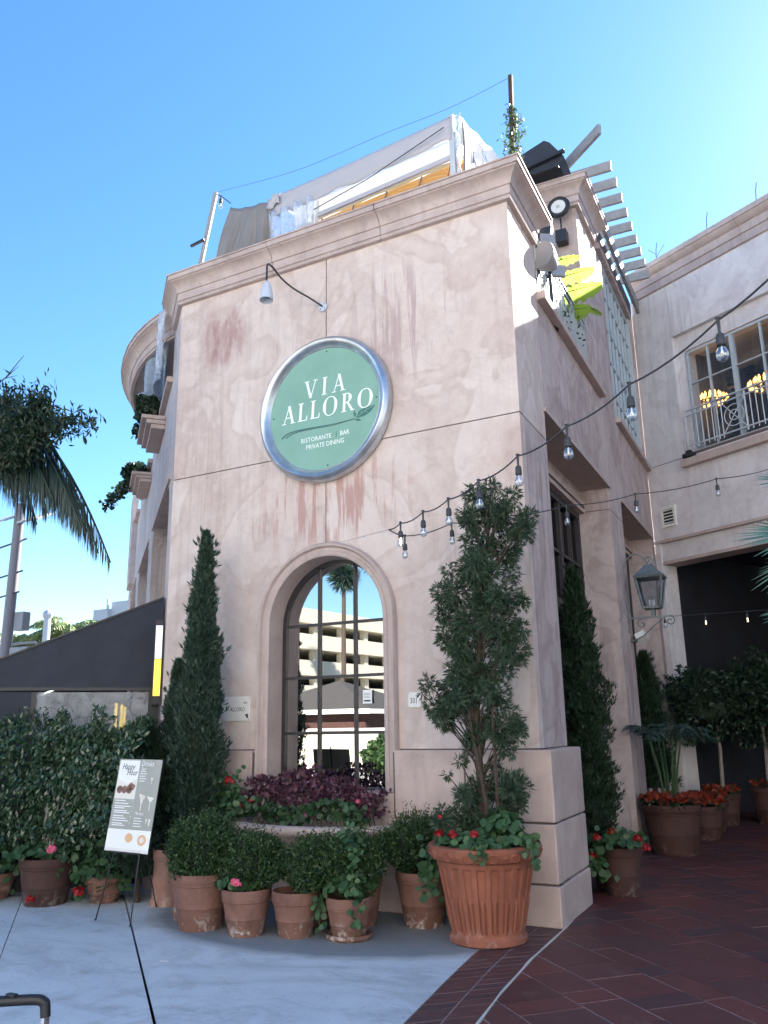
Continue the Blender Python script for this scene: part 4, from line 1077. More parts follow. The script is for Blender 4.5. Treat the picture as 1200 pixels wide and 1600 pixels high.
mb = MB(); mb.tube(scroll((4.85, .36, z0+.70), .07, -PI/2, 2.4*PI, 'oz'), .009, 6); obj('top_scroll', mb, 'bronze', LN, smooth=True)
P = [FR.pt(4.85, .04+.0, 3.05)] + [FR.pt(4.85, .20-.20*math.cos(t)-.02, 3.62+.36*math.sin(t)) for t in np.linspace(0, PI*.93, 18)]
mb = MB(); mb.tube(P, .011, 6); obj('hoop', mb, 'bronze', LN, smooth=True)
mb = MB(); mb.bar(FR.pt(4.85, -.0, 3.06), FR.pt(4.85, .62, 3.06), .03, .022); mb.bar(FR.pt(4.85, .01, 2.85), FR.pt(4.85, .01, 3.3), .035, .02); mb.bar(FR.pt(4.85, .36, 3.07), FR.pt(4.85, .36, z0), .06); obj('bracket_bar', mb, 'bronze', LN)
mb = MB(); mb.tube(scroll((4.85, .58, 2.99), .07, PI/2, -2*PI, 'oz'), .009, 6); mb.tube([FR.pt(4.85, .02, 2.72), FR.pt(4.85, .2, 2.80), FR.pt(4.85, .35, 2.93), FR.pt(4.85, .52, 3.05)], .009, 6); mb.tube(scroll((4.85, .2, 2.97), .075, PI/2, 2.5*PI, 'oz'), .008, 6); obj('bracket_scroll', mb, 'bronze', LN, smooth=True)
# camera box and vent
cb = thing('security_camera', 'small white boxy camera on the pier below the lantern', 'camera', tuple(FR.pt(5.0, 0, 2.82)))
mb = MB(); mb.box(-.07, .07, -.10, .05, -.05, .05); rx = Matrix.Rotation(R(25), 3, 'X')@Matrix.Rotation(R(20), 3, 'Y'); mb.v[0] = mb.v[0]@np.array(rx).T; mb.v[0] = FR.M(mb.v[0]+np.array([5.0, .17, 2.82])); obj('housing', mb, 'white', cb, bevel=.008)
mb = MB(); mb.tube([FR.pt(5.0, 0, 2.74), FR.pt(5.0, .1, 2.76), FR.pt(5.0, .14, 2.80)], .014, 6); obj('mounting_arm', mb, 'blackm', cb)
VN = thing('wall_vent', 'small square white louvred vent on the wing wall', 'vent', tuple(FW.pt(.4, 0, 5.25)))
mb = MB(); [mb.box(*q, FW.M) for q in ((.22, .27, -.01, .03, 5.06, 5.44), (.50, .55, -.01, .03, 5.06, 5.44), (.27, .50, -.01, .03, 5.06, 5.11), (.27, .50, -.01, .03, 5.39, 5.44))]; obj('frame', mb, 'offwhite', VN)
mb = MB(); mb.box(.265, .505, .001, .004, 5.1, 5.4, FW.M); obj('dark_opening', mb, 'ink', VN)
for k in range(5):
    mb = MB(); z = 5.125+k*.058; mb.ext([FW.pt(.27, .006, z+.018), FW.pt(.27, .028, z), FW.pt(.27, .028, z+.008), FW.pt(.27, .006, z+.026)], FW.u*.23); obj('louvre', mb, 'offwhite', VN)

# ------------------------------------------------------------------ railings
def railing(name, label, F, u0, u1, o, z0, z1, step, mat, circ=(), group=None):
    t = thing(name, label, 'railing', tuple(F.pt((u0+u1)/2, o, z0)), group)
    for z in (z1, z1-.09, z0+.06):
        mb = MB(); mb.bar(F.pt(u0, o, z), F.pt(u1, o, z), .028 if z != z1 else .04, .022); obj('rail', mb, mat, t)
    n = int((u1-u0)/step)
    for i in range(n+1):
        u = u0+(u1-u0)*i/n
        if any(abs(u-c) < .21 for c in circ): continue
        mb = MB(); mb.bar(F.pt(u, o, z0), F.pt(u, o, z1-.02), .016); obj('baluster', mb, mat, t)
    for c in circ:
        zc = (z0+z1-.03)/2
        for r in (.19, .09):
            mb = MB(); mb.tube([F.pt(c+r*math.cos(a_), o, zc+r*math.sin(a_)) for a_ in np.linspace(0, 2*PI, 30)], .009, 6); obj('ring_ornament', mb, mat, t, smooth=True)
        for s_ in (-1, 1):
            mb = MB(); mb.bar(F.pt(c-s_*.23, o, z0+.06), F.pt(c+s_*.23, o, z1-.09), .014); obj('cross_bar', mb, mat, t)
        for s_ in (-1, 1):
            mb = MB(); mb.bar(F.pt(c+s_*.235, o, z0), F.pt(c+s_*.235, o, z1-.02), .018); obj('baluster', mb, mat, t)
    return t
railing('window_railing', 'pale metal railing with ringed cross ornament across the wing window', FW, 1.02, 4.45, .06, 6.34, 7.06, .105, 'whitem', (1.98, 3.6))
mb = MB(); mb.bar(FW.pt(.98, .06, 6.18), FW.pt(.98, .06, 7.1), .05); 
railing('balcony_railing', 'pale metal balcony railing below the banana leaves', FR, 1.0, 4.1, -.02, 6.32, 7.12, .10, 'whitem', (2.6,))
M['floodbody'] = simple('flood_grey', (.26, .27, .29), .4)
# sill lamps on the wing window
fl = thing('spot_light', 'small dark spotlight on the left end of the wing window sill', 'spotlight', tuple(FW.pt(1.0, .06, 6.2)))
mb = MB(); mb.box(.9, 1.12, 0, .14, 6.19, 6.27, FW.M); obj('housing', mb, 'blackm', fl, bevel=.02)
mb = MB(); mb.box(.96, 1.06, .03, .11, 6.27, 6.32, FW.M); obj('swivel', mb, 'blackm', fl, bevel=.01)

# ------------------------------------------------------------------ chandeliers and diner behind the wing window
def chandelier(p, label):
    t = thing('chandelier', label, 'chandelier', p, 'lit chandeliers in the dining room'); p = np.array(p)
    mb = MB(); mb.tube([p, (p[0], p[1], 8.75)], .008, 5); obj('chain', mb, 'blackm', t)
    for r, z, n in ((.29, 0, 20), (.17, .09, 12)):
        mb = MB(); mb.tube([p+np.array([r*math.cos(a_), r*math.sin(a_), z]) for a_ in np.linspace(0, 2*PI, 25)], .012, 5); obj('ring', mb, 'bronze', t)
        for k in range(n):
            a_ = 2*PI*k/n; c = p+np.array([r*math.cos(a_), r*math.sin(a_), z])
            mb = MB(); mb.lathe([(.004, .02), (.02, .035), (.022, .07), (.012, .10), (.001, .125)], tuple(c), 7); obj('candle_flame', mb, 'flame', t)
    mb = MB(); mb.sphere(p+(0, 0, -.1), .07, 10, 8); mb.tube([p+(0, 0, -.1), p+(0, 0, .2)], .02, 6); obj('stem', mb, 'bronze', t)
    l = bpy.data.lights.new('chandelier_glow', 'POINT'); l.energy = .6; l.color = (1, .7, .4); l.shadow_soft_size = .3
    lo = bpy.data.objects.new('glow', l); COL.objects.link(lo); lo.parent = t; lo.location = (0, 0, .3); return t
chandelier(tuple(FW.pt(.86, -1.0, 7.5)), 'lit chandelier seen through the left panes of the wing window')
chandelier(tuple(FW.pt(1.98, -1.0, 7.42)), 'lit chandelier at the right edge, behind the wing window')
def skin_body(name, verts, edges, radii, mat, parent, root=0, sub=2):
    me = bpy.data.meshes.new(name); me.from_pydata([Vector(v)-Vector(wloc(parent)) for v in verts], edges, []); o = bpy.data.objects.new(name, me); COL.objects.link(o); o.parent = parent
    me.materials.append(M[mat]); md = o.modifiers.new('skin', 'SKIN'); md.use_smooth_shade = True
    for i, sv in enumerate(me.skin_vertices[0].data): sv.radius = (radii[i], radii[i]*.82) if not isinstance(radii[i], tuple) else radii[i]; sv.use_root = (i == root)
    s = o.modifiers.new('sub', 'SUBSURF'); s.levels = s.render_levels = sub; return o
DN = thing('person', 'person in dark jacket with short dark hair seen from behind the wing window', 'person', tuple(FW.pt(1.55, -.75, 6.1)))
def fp(u, o, z): return tuple(FW.pt(u-.60, o, z))
V = [fp(2.15, -.75, 6.62), fp(2.15, -.75, 6.85), fp(2.14, -.74, 7.08), fp(2.14, -.72, 7.27), fp(2.13, -.72, 7.37), fp(2.13, -.72, 7.45), fp(2.12, -.70, 7.56),
     fp(2.34, -.72, 7.26), fp(2.47, -.68, 7.02), fp(2.42, -.52, 6.82), fp(2.3, -.45, 6.86), fp(1.94, -.72, 7.26), fp(1.80, -.68, 7.02), fp(1.84, -.52, 6.82), fp(1.95, -.45, 6.86),
     fp(2.25, -.75, 6.55), fp(2.25, -.45, 6.5), fp(2.25, -.42, 6.15), fp(2.05, -.75, 6.55), fp(2.05, -.45, 6.5), fp(2.05, -.42, 6.15)]
E_ = [(0,1),(1,2),(2,3),(3,4),(4,5),(5,6),(3,7),(7,8),(8,9),(9,10),(3,11),(11,12),(12,13),(13,14),(0,15),(15,16),(16,17),(0,18),(18,19),(19,20)]
skin_body('body', V, E_, [.15,.14,.16,.14,.06,.055,.085,.075,.055,.045,.035,.075,.055,.045,.035,.10,.085,.06,.10,.085,.06], 'cloth', DN)
mb = MB(); mb.sphere(fp(2.12, -.71, 7.575), .102, 14, 10, 1.15); obj('head', mb, 'skin', DN, smooth=True)
mb = MB(); mb.sphere(fp(2.12, -.695, 7.60), .108, 14, 10, 1.08); obj('hair', mb, 'hair', DN, smooth=True)
for k, (u, o) in enumerate(((1.6, -3), (3.2, -3.4))):
    t = thing('ceiling_fan', ('left' if k == 0 else 'right')+' dark ceiling fan under the beams of the dining room', 'fan', fp(u, o, 8.5)); mb = MB(); mb.tube([fp(u, o, 8.5), fp(u, o, 8.85)], .02, 6); mb.sphere(fp(u, o, 8.48), .09, 10, 6, .5); obj('motor', mb, 'darkwood', t)
    for q in range(5):
        a_ = q*2*PI/5; mb = MB(); c = np.array(fp(u, o, 8.48)); d = np.array([math.cos(a_), math.sin(a_), 0]); mb.bar(c+d*.08, c+d*.62, .12, .012); obj('blade', mb, 'darkwood', t)

# ------------------------------------------------------------------ terrace tent
def tp(x, z, dy=0):
    y = 7.47+(-3.05-x)*.079+dy; return (x, y, z)
TN = thing('terrace_tent', 'white and grey rooftop tent with cloth valance and clear vinyl curtain on the parapet', 'tent', (-4.4, 7.6, 7.2))
def sheet(name, mat, grid, parent, smooth=True):
    """grid: rows of points"""
    n, m = len(grid), len(grid[0]); mb = MB(); mb.add([p for r_ in grid for p in r_], [(i*m+j, i*m+j+1, (i+1)*m+j+1, (i+1)*m+j) for i in range(n-1) for j in range(m-1)])
    o = obj(name, mb, mat, parent, smooth=smooth)
    if mat in ('tan', 'valance', 'vinyl', 'bluevinyl'): sd_ = o.modifiers.new('thick', 'SOLIDIFY'); sd_.thickness = .004
    return o
g = []
for k, f in enumerate(np.linspace(0, 1, 6)):
    g.append([tp(x, 8.31-.015*math.sin(PI*(x+5.68)/2.6)-.30*f+(.012*math.sin(x*9)*f), -.03+.012*math.sin(x*13+f*2)*f) for x in np.linspace(-5.7, -3.08, 40)])
sheet('valance', 'valance', g, TN)
mb = MB(); mb.bar(tp(-5.72, 8.27, .05), tp(-3.06, 8.27, .05), .05); obj('top_beam', mb, 'whitem', TN)
mb = MB(); mb.bar(tp(-5.1, 7.80, .02), tp(-3.1, 7.815, .02), .03, .055); obj('lower_beam', mb, 'valance', TN)
for x in (-3.08,):
    mb = MB(); mb.bar(tp(x, 7.1), tp(x, 8.33), .06); obj('post', mb, 'whitem', TN)
mb = MB(); mb.bar(tp(-5.05, 7.1), tp(-5.0, 8.0), .07, .03); obj('curtain_strap', mb, 'white', TN)
g = [[tp(x, z, -.05+.04*math.sin(x*31+z*3)+.02*math.sin(x*57)) for x in np.linspace(-5.75, -5.02, 36)] for z in np.linspace(7.1, 8.06, 10)]
sheet('vinyl_curtain', 'vinyl', g, TN)
g = [[tp(-3.03+.03*math.sin(z*14+q)*.5+q*.012, z, -.03-.02*math.sin(q*2+z*9)) for q in range(6)] for z in np.linspace(7.15, 8.3, 16)]
sheet('gathered_curtain', 'vinyl', g, TN)
g = [[(-3.0+f*.18, 7.5+f*.95, z-.05*f+.02*math.sin(f*20)) for f in np.linspace(0, 1, 14)] for z in np.linspace(7.95, 8.33, 4)]
sheet('side_valance', 'whitecloth', g, TN)
g = [[(-2.98+f*.035+.006*math.sin(q), 7.52+f*.22, 8.26-q*.16) for f in np.linspace(0, 1, 6)] for q in range(8)]
sheet('side_curtain', 'tan', g, TN)
for f in (0.15, .5, .85):
    mb = MB(); mb.bar((-3.0+f*.18, 7.55+f*.85, 7.1), (-3.0+f*.18, 7.55+f*.85, 8.26), .03); obj('side_post', mb, 'chrome', TN)
for (a_, b_) in (((-2.99, 7.55, 8.15), (-2.86, 8.2, 7.4)), ((-2.92, 7.9, 8.2), (-2.80, 8.5, 7.5))):
    mb = MB(); mb.bar(a_, b_, .02); obj('brace', mb, 'chrome', TN)
# canopy underside and glowing shades
g = [[(x, 7.66+(-3.05-x)*.079+f*2.6, 8.28+.55*math.sin(f*PI*.5)*.55-.0) for x in np.linspace(-5.7, -3.1, 8)] for f in np.linspace(0, 1, 6)]
sheet('canopy', 'whitecloth', g, TN)
M['honeyplank'] = fabric('honey_shade_slat', (.80, .52, .20), .5)
g = [[tp(x, z, .40+.012*math.sin(x*9)) for x in np.linspace(-5.6, -3.12, 14)] for z in (8.045, 8.07, 8.10)]
sheet('cream_shade', 'creamcloth', g, TN)
for k in range(14):
    z = 8.03-k*.026; mb = MB(); mb.box(-5.6, -3.12, 0, .012, z-.0115, z+.0115); v_ = mb.v[0]; v_[:, 1] += 7.47+(-3.05-v_[:, 0])*.079+.40; obj('shade_plank', mb, 'honeyplank', TN)
for x in (-5.2, -4.7, -4.2, -3.7, -3.3):
    mb = MB(); mb.bar(tp(x-.12, 7.6, .385), tp(x+.02, 8.04, .385), .02, .008); obj('shade_strap', mb, 'tan', TN)
g = [[tp(x, z, .38) for x in np.linspace(-5.65, -3.1, 8)] for z in (8.105, 8.2, 8.36)]
sheet('back_curtain', 'whitecloth', g, TN)
mb = MB(); mb.tube([tp(-5.0, 7.82, -.08), tp(-4.2, 7.92, -.08), tp(-3.15, 8.16, -.08)], .006, 5); obj('tie_cord', mb, 'cord', TN)
# tan tarpaulin and leaning pole at the left
g = []
for q, f in enumerate(np.linspace(0, 1, 18)):
    row = []
    for s_ in np.linspace(0, 1, 60):
        xl = -6.82+.40*f; x = xl+(-5.70-xl)*s_
        zt_ = 8.43-.15*s_-.035*math.sin(s_*PI)-.02*abs(math.sin(s_*9))
        z = 7.15+(zt_-7.15)*f
        fold = .055*math.sin(s_*24+math.sin(s_*7)*1.5)+.025*math.sin(s_*51+1)
        row.append((x, 7.66+fold*(1.08-f)+.02*math.sin(f*7+s_*5), z))
    g.append(row)
TT = thing('tarpaulin', 'grey tan tarpaulin hanging in folds at the left end of the rooftop tent', 'tarpaulin', (-6.3, 7.66, 7.15))
sheet('cloth', 'tan', g, TT)
g = [[tp(-5.78+.22*s_, 8.30-.16*f-.02*math.sin(s_*6), -.06+.02*math.sin(s_*9+f*4)) for s_ in np.linspace(0, 1, 8)] for f in np.linspace(0, 1, 6)]
sheet('knotted_flap', 'valance', g, TN)
PL = thing('leaning_pole', 'thin grey pole leaning at the left end of the rooftop tent', 'pole', (-6.83, 7.55, 7.2))
mb = MB(); mb.bar((-6.83, 7.5, 7.18), (-6.62, 7.6, 8.68), .05); obj('shaft', mb, 'timber', PL)
mb = MB(); mb.bar((-6.93, 7.5, 7.9), (-6.70, 7.5, 7.93), .03); obj('clamp', mb, 'blackm', PL)
bt = thing('string_lights', 'single clear bulb hanging by the leaning pole on the roof', 'bulb', (-6.5, 7.6, 8.6)); mb = MB(); mb.tube(bez([(-6.62, 7.6, 8.66), (-6.5, 7.6, 8.56), (-6.36, 7.6, 8.42)]), .007, 5); obj('cable', mb, 'cord', bt); bulb_parts(bt, (-6.53, 7.6, 8.58), False, 1.1, .03)
rp = thing('tall_post', 'tall thin timber post with climbing plant at the right roof corner', 'post', (-2.42, 7.6, 7.2))
mb = MB(); mb.bar((-2.44, 7.6, 7.2), (-2.40, 7.6, 8.68), .045); obj('shaft', mb, 'bark', rp)
n = 900; z = rng.uniform(7.25, 8.28, n); c = np.stack([-2.41+rng.normal(0, .045, n)*(1+.3*np.sin(z*9)), 7.6+rng.normal(0, .05, n), z], 1)
obj('vine', (leafquads(c, rng.normal(size=(n, 3)), .045, .025), 4), 'faux_leaf', rp, kind='stuff')
wire = MB(); P = bez([(-6.62, 7.6, 8.68), (-5.3, 7.62, 8.55), (-4.0, 7.55, 8.52), (-3.1, 7.5, 8.48), (-2.41, 7.6, 8.66)], 8); wire.tube(P, .003, 4)
obj('roof_wire', wire, 'cord', None, label='thin wire strung between the roof posts above the tent', cat='wire', loc=(-6.62, 7.6, 8.68))
for (x, h_, lab) in ((-6.95, .32, 'small dark conifer tip behind the left parapet corner'), (-6.12, .2, 'tiny fir tip poking over the parapet before the tarpaulin')):
    t = thing('small_conifer', lab, 'conifer', (x, 7.5, 7.15)); n = 260; f = rng.random(n); aa = rng.uniform(0, 2*PI, n); rr_ = .07*(1-f)+.01
    c = np.stack([x+rr_*np.cos(aa), 7.5+rr_*np.sin(aa), 7.15+h_*f], 1); obj('foliage', (leafquads(c, np.stack([np.cos(aa), np.sin(aa), np.full(n, .4)], 1), .06, .012), 4), 'dark_leaf', t, kind='stuff'); mb = MB(); mb.tube([(x, 7.5, 7.1), (x, 7.5, 7.15+h_)], .006, 4); obj('stem', mb, 'bark', t)

# ------------------------------------------------------------------ pergola, tower lamp, awning hood, balcony things
PG = thing('pergola', 'grey timber pergola with projecting rafters along the tower roof', 'pergola', tuple(FR.pt(6, 0, 9.5)))
for o_ in (-.02, .14):
    mb = MB(); mb.bar(FR.pt(4.72, o_, 9.54), FR.pt(8.25, o_, 9.54), .06, .24); obj('ledger', mb, 'timber', PG)
for k in range(9):
    d_ = 4.05+k*.44; mb = MB(); mb.bar(FR.pt(d_, -1.6, 9.84), FR.pt(d_, .50, 9.84), .05, .16); obj('rafter', mb, 'timber', PG)
mb = MB(); mb.bar(FR.pt(4.4, -.85, 9.84), FR.pt(3.15, .52, 9.84), .05, .16); obj('rafter', mb, 'timber', PG, label='diagonal corner rafter')
TLp = thing('round_lamp', 'round dark-ringed lamp with cream lens on the tower front', 'lamp', tuple(FR.pt(3.5, -.21, 8.95)))
def rfr(u, o, z): return tuple(FR.pt(u, o, z))
mb = MB(); mb.tube([rfr(3.42, -.21+.135*math.cos(t), 8.96+.135*math.sin(t)) for t in np.linspace(0, 2*PI, 33)], .036, 8, False); obj('ring', mb, 'blackm', TLp, smooth=True)
mb = MB(); mb.ext([rfr(3.43, -.21+.115*math.cos(t), 8.96+.115*math.sin(t)) for t in np.linspace(0, 2*PI, 25)[:-1]], -FR.u*.03); obj('lens', mb, 'offwhite', TLp)
mb = MB(); mb.bar(rfr(3.5, -.21, 8.82), rfr(3.5, -.21, 8.6), .02); mb.bar(rfr(3.6, -.21, 8.96), rfr(3.4, -.21, 8.96), .05); obj('stem', mb, 'blackm', TLp)
mb = MB(); mb.box(3.42, 3.58, -.29, -.13, 8.40, 8.60, FR.M); obj('junction_box', mb, 'blackm', TLp, bevel=.01)
HD = thing('dark_hood', 'dark folded awning hood on top of the tower', 'awning', rfr(3.6, -.5, 9.4))
mb = MB(); mb.ext([rfr(3.2, -.95, 9.45), rfr(3.2, -.95, 9.75), rfr(3.2, -.30, 9.98), rfr(3.2, -.22, 9.92), rfr(3.2, -.03, 9.62), rfr(3.2, -.10, 9.50)], FR.u*.5); obj('canvas', mb, 'awning', HD)
mb = MB(); mb.bar(rfr(3.14, -.95, 9.50), rfr(3.14, 0, 9.66), .05); mb.bar(rfr(3.14, -.95, 9.42), rfr(3.14, -.1, 9.44), .04); obj('frame_bar', mb, 'blackm', HD)
mb = MB(); mb.tube([rfr(3.5, -.5, 9.9), rfr(3.5, -.52, 10.15)], [.04, .004], 6); obj('hood_spike', mb, 'offwhite', HD)
FLD = thing('flood_light', 'pair of round grey floodlights clamped to the balcony rail', 'floodlight', rfr(1.2, .15, 6.75))
for (u, o, z, r) in ((1.10, .05, 6.82, .17),):
    mb = MB(); mb.lathe([(.001, .02), (r, .02), (r*1.02, 0), (r, -.01), (r*.8, -.12), (r*.4, -.26), (.001, -.28)], (0, 0, 0), 26)
    dq = Vector((-.25, -1, .1)).normalized().to_track_quat('Z', 'Y').to_matrix(); mb.v[0] = mb.v[0]@np.array(dq).T+np.array(rfr(u, o, z)); obj('reflector', mb, 'floodbody', FLD, smooth=True)
for (u, o, z) in ((1.35, .08, 7.15), (1.75, .08, 6.95)):
    mb = MB(); mb.box(-.08, .08, -.02, .02, -.10, .10); mt_ = np.array(Matrix.Rotation(R(35), 3, 'Z')@Matrix.Rotation(R(-20), 3, 'X')); mb.v[0] = mb.v[0]@mt_.T+np.array(rfr(u, o, z)); obj('flat_panel', mb, 'floodbody', FLD, bevel=.005)
mb = MB(); mb.bar(rfr(1.1, -.02, 6.5), rfr(1.2, .0, 6.95), .03); mb.bar(rfr(1.1, 0, 6.95), rfr(1.9, 0, 7.0), .025); obj('clamp_arm', mb, 'blackm', FLD)
HG = thing('faux_hedge', 'pale green artificial hedge panel standing on the balcony', 'hedge', rfr(2.3, -.35, 6.3))
n = 5200; u = rng.uniform(1.5, 3.3, n); z = rng.uniform(6.5, 7.95, n); keep = z < 8.1-(u-1.7)*.18; u, z = u[keep], z[keep]; n = len(u)
c = FR.M(np.stack([u, -.22+rng.normal(0, .03, n), z], 1)); obj('foliage', (leafquads(c, rng.normal(size=(n, 3)), .035, .028), 4), 'faux_leaf', HG, kind='stuff')
mb = MB(); mb.box(1.5, 3.3, -.30, -.26, 6.3, 7.85, FR.M); obj('backing_panel', mb, 'core', HG)
OL = thing('patio_heater', 'dark bulky heater hood standing behind the balcony rail', 'heater', rfr(1.6, -.2, 6.2))
mb = MB(); mb.lathe([(.001, 1.62), (.10, 1.60), (.15, 1.5), (.16, 1.35), (.12, 1.15), (.11, .9), (.13, .1), (.14, 0), (.001, 0)], rfr(1.75, -.10, 6.2), 18); obj('body', mb, 'blackm', OL, smooth=True)
BN = thing('banana_plant', 'bright yellow-green banana leaves hanging over the balcony rail', 'plant', rfr(3.0, -.2, 6.3))
def bleaf(u0, o0, z0, du, do_, dz, w, droop, name='leaf'):
    n = 16; g = []
    for i in range(n+1):
        f = i/n; c = np.array([u0+du*f, o0+do_*f, z0+dz*f-droop*f*f]); ww = w*math.sin(PI*min(1, (f*.93+.06)))**.45*(1-.3*((f*5+.4) % 1)**3)
        row = []
        for s_ in (-1, -.6, -.25, 0, .25, .6, 1):
            zz_ = -abs(s_)*ww*.35+.012*math.sin(f*40)*abs(s_)
            row.append(FR.pt(c[0]+s_*ww*.55, c[1]+.0+.01*abs(s_), c[2]+zz_-s_*ww*.5))
        g.append(row)
    o = sheet(name, 'banana_leaf', g, BN); mb = MB(); mb.tube([FR.pt(u0+du*f, o0+do_*f+.004, z0+dz*f-droop*f*f+.0) for f in np.linspace(0, 1, 8)], [.012*(1-.8*f) for f in np.linspace(0, 1, 8)], 5); obj('midrib', mb, 'faux_leaf', o); return o
bleaf(3.05, -.28, 7.60, .08, .55, .10, .15, .03); bleaf(3.0, -.30, 7.32, .10, .66, .12, .19, .04); bleaf(2.95, -.25, 7.02, .08, .44, .08, .17, .04); bleaf(3.6, .02, 7.35, .08, .20, 0, .08, .10); bleaf(2.9, -.35, 7.78, .2, .45, .16, .10, .05)
mb = MB(); mb.tube([rfr(3.0, -.3, 6.2), rfr(3.0, -.32, 7.0), rfr(3.03, -.30, 7.75)], [.05, .04, .02], 8); obj('stem', mb, 'ger_leaf', BN)
pz = thing('balcony_planter', 'weathered wooden planter with shrubs behind the balcony railing', 'planter', rfr(2.2, -.3, 6.2))
mb = MB(); mb.box(1.2, 3.5, -.5, -.12, 6.2, 6.55, FR.M); obj('trough', mb, 'timber', pz)
n = 2600; c = FR.M(np.stack([rng.uniform(1.2, 3.5, n), -.25+rng.normal(0, .10, n), 6.6+abs(rng.normal(0, .16, n))], 1)); obj('foliage', (leafquads(c, rng.normal(size=(n, 3)), .06, .03), 4), 'dark_leaf', pz, kind='stuff')
for k in range(4):
    x = [.75, 1.9, 2.9, 4.2][k]; t = thing('roof_twig', ['forked dry twig at the inner end of the wing parapet', 'short twig on the wing parapet above the window', 'bent twig on the wing parapet right of the short one', 'last bare twig on the wing parapet'][k], 'twig', tuple(FW.pt(x, .05, 10.2)))
    b = FW.pt(x, .05, 10.2); mb = MB(); mb.tube([b, b+(.02, 0, .3), b+(.05, 0, .45)], .007, 4)
    if k == 0: mb.tube([b+(.02, 0, .2), b+(-.12, 0, .34)], .006, 4); mb.tube([b+(.02, 0, .15), b+(.18, 0, .38)], .006, 4)
    obj('branch', mb, 'bark', t)

# ------------------------------------------------------------------ tarps and plants on the left facade
TB = thing('vinyl_tarp', 'blue-grey translucent tarp bunched on the left terrace corner', 'tarp', tuple(FL.pt(1.6, .1, 6.4)))
g = [[FL.pt(1.0+s_*1.9+(1-f)*.2, .12+.10*math.sin(s_*9+f*4)+.25*s_*(f), 6.35+f*.62-s_*.25*f+.03*math.sin(s_*14)) for s_ in np.linspace(0, 1, 20)] for f in np.linspace(0, 1, 12)]
sheet('bunched_sheet', 'bluevinyl', g, TB)
g = [[FL.pt(.62+s_*.35, .20+.04*math.sin(s_*12+f*5), 6.25+f*.85) for s_ in np.linspace(0, 1, 10)] for f in np.linspace(0, 1, 10)]
sheet('hanging_sheet', 'vinyl', g, TB)
def ledge_plant(label, u, o, z, r, n, hang=()):
    t = thing('ledge_plant', label, 'plant', tuple(FL.pt(u, o, z-.1)), 'plants on the left facade ledges')
    pts, d = shell_pts(n, (0, 0, 0), (r*1.4, r*.8, r*.75), .25, .8, int(u*10)); c = FL.M(pts+np.array([u, o, z+r*.4]))
    for (du, do_, dz) in hang:
        k = n//6; c = np.concatenate([c, FL.M(np.array([u, o, z])+np.array([du, do_, dz])*rng.random((k, 1))+rng.normal(0, .05, (k, 3)))])
    obj('foliage', (roundleaves(c, rng.normal(size=(len(c), 3)), .035), 7), 'dark_leaf', t, kind='stuff')
    mb = MB(); mb.tube([FL.pt(u, o, z-.15), FL.pt(u, o, z+r*.5)], .012, 5); obj('stem', mb, 'bark', t)
ledge_plant('dark leafy plant hanging below the tarp on the upper left ledge', 2.5, .18, 6.28, .24, 1500, ((.6, .15, -.1),))
ledge_plant('straggling dark plant on the farther left facade ledge', 5.3, .25, 6.1, .25, 1200, ((1.0, .5, -.35), (1.4, .4, -.05)))

# ------------------------------------------------------------------ dining enclosure with black awning
AW = thing('awning_enclosure', 'black awning over a clear vinyl dining enclosure left of the corner', 'awning', tuple(FL.pt(.25, 1.5, 0)))
def ap(o, z, du=0): return FL.pt(.25+du, o, z)
mb = MB(); mb.ext([ap(.02, 2.07), ap(.02, 3.16), ap(2.46, 2.10), ap(2.46, 2.07)], FL.u*.01); obj('side_cloth', mb, 'awning', AW)
mb = MB(); mb.ext([ap(.02, 3.165, .012), ap(2.47, 2.105, .012), ap(2.47, 2.09, .012), ap(.02, 3.15, .012)], FL.u*9); obj('roof_cloth', mb, 'awning', AW)
mb = MB(); mb.ext([ap(.02, 0), ap(.14, 0), ap(.14, 2.07), ap(.02, 2.07)], FL.u*.05); obj('post', mb, 'blackm', AW)
mb = MB(); mb.ext([ap(1.34, 0), ap(2.44, 0), ap(2.44, 2.05), ap(1.34, 2.05)], FL.u*.03); obj('side_panel', mb, 'awning', AW)
for o_ in (1.34, 2.40): mb = MB(); mb.ext([ap(o_, 0, -.01), ap(o_+.05, 0, -.01), ap(o_+.05, 2.05, -.01), ap(o_, 2.05, -.01)], FL.u*.06); obj('post', mb, 'blackm', AW)
mb = MB(); mb.add([ap(.14, .9, .02), ap(1.34, .9, .02), ap(1.34, 2.05, .02), ap(.14, 2.05, .02)], [(0,1,2,3)]); obj('vinyl_window', mb, 'vinyl2', AW)
mb = MB(); mb.ext([ap(.14, 0, .03), ap(1.34, 0, .03), ap(1.34, .9, .03), ap(.14, .9, .03)], FL.u*.03); obj('lower_cloth', mb, 'awning', AW)
mb = MB(); mb.ext([ap(0.0, 0, 9), ap(2.45, 0, 9), ap(2.45, 2.07, 9), ap(.0, 3.1, 9)], FL.u*.05); obj('back_cloth', mb, 'awning', AW)
mb = MB(); mb.ext([ap(2.42, 0, 0.1), ap(2.42, 2.05, .1), ap(2.45, 2.05, .1), ap(2.45, 0, .1)], FL.u*8.8); obj('front_cloth', mb, 'awning', AW)
for k, (u, o_) in enumerate(((.9, .45), (1.6, .36), (2.6, .28))):
    mb = MB(); mb.box(u, u+.05, o_, o_+.035, 1.45, 1.95, FL.M); obj('lit_tube', mb, 'tubey', AW)
mb = MB(); mb.bar(ap(.02, 2.085, -.006), ap(2.46, 2.085, -.006), .012, .035); obj('hem_tube', mb, 'blackm', AW)
mb = MB(); mb.bar(ap(.02, 3.155, -.006), ap(2.46, 2.10, -.006), .02, .02); obj('edge_tube', mb, 'blackm', AW)
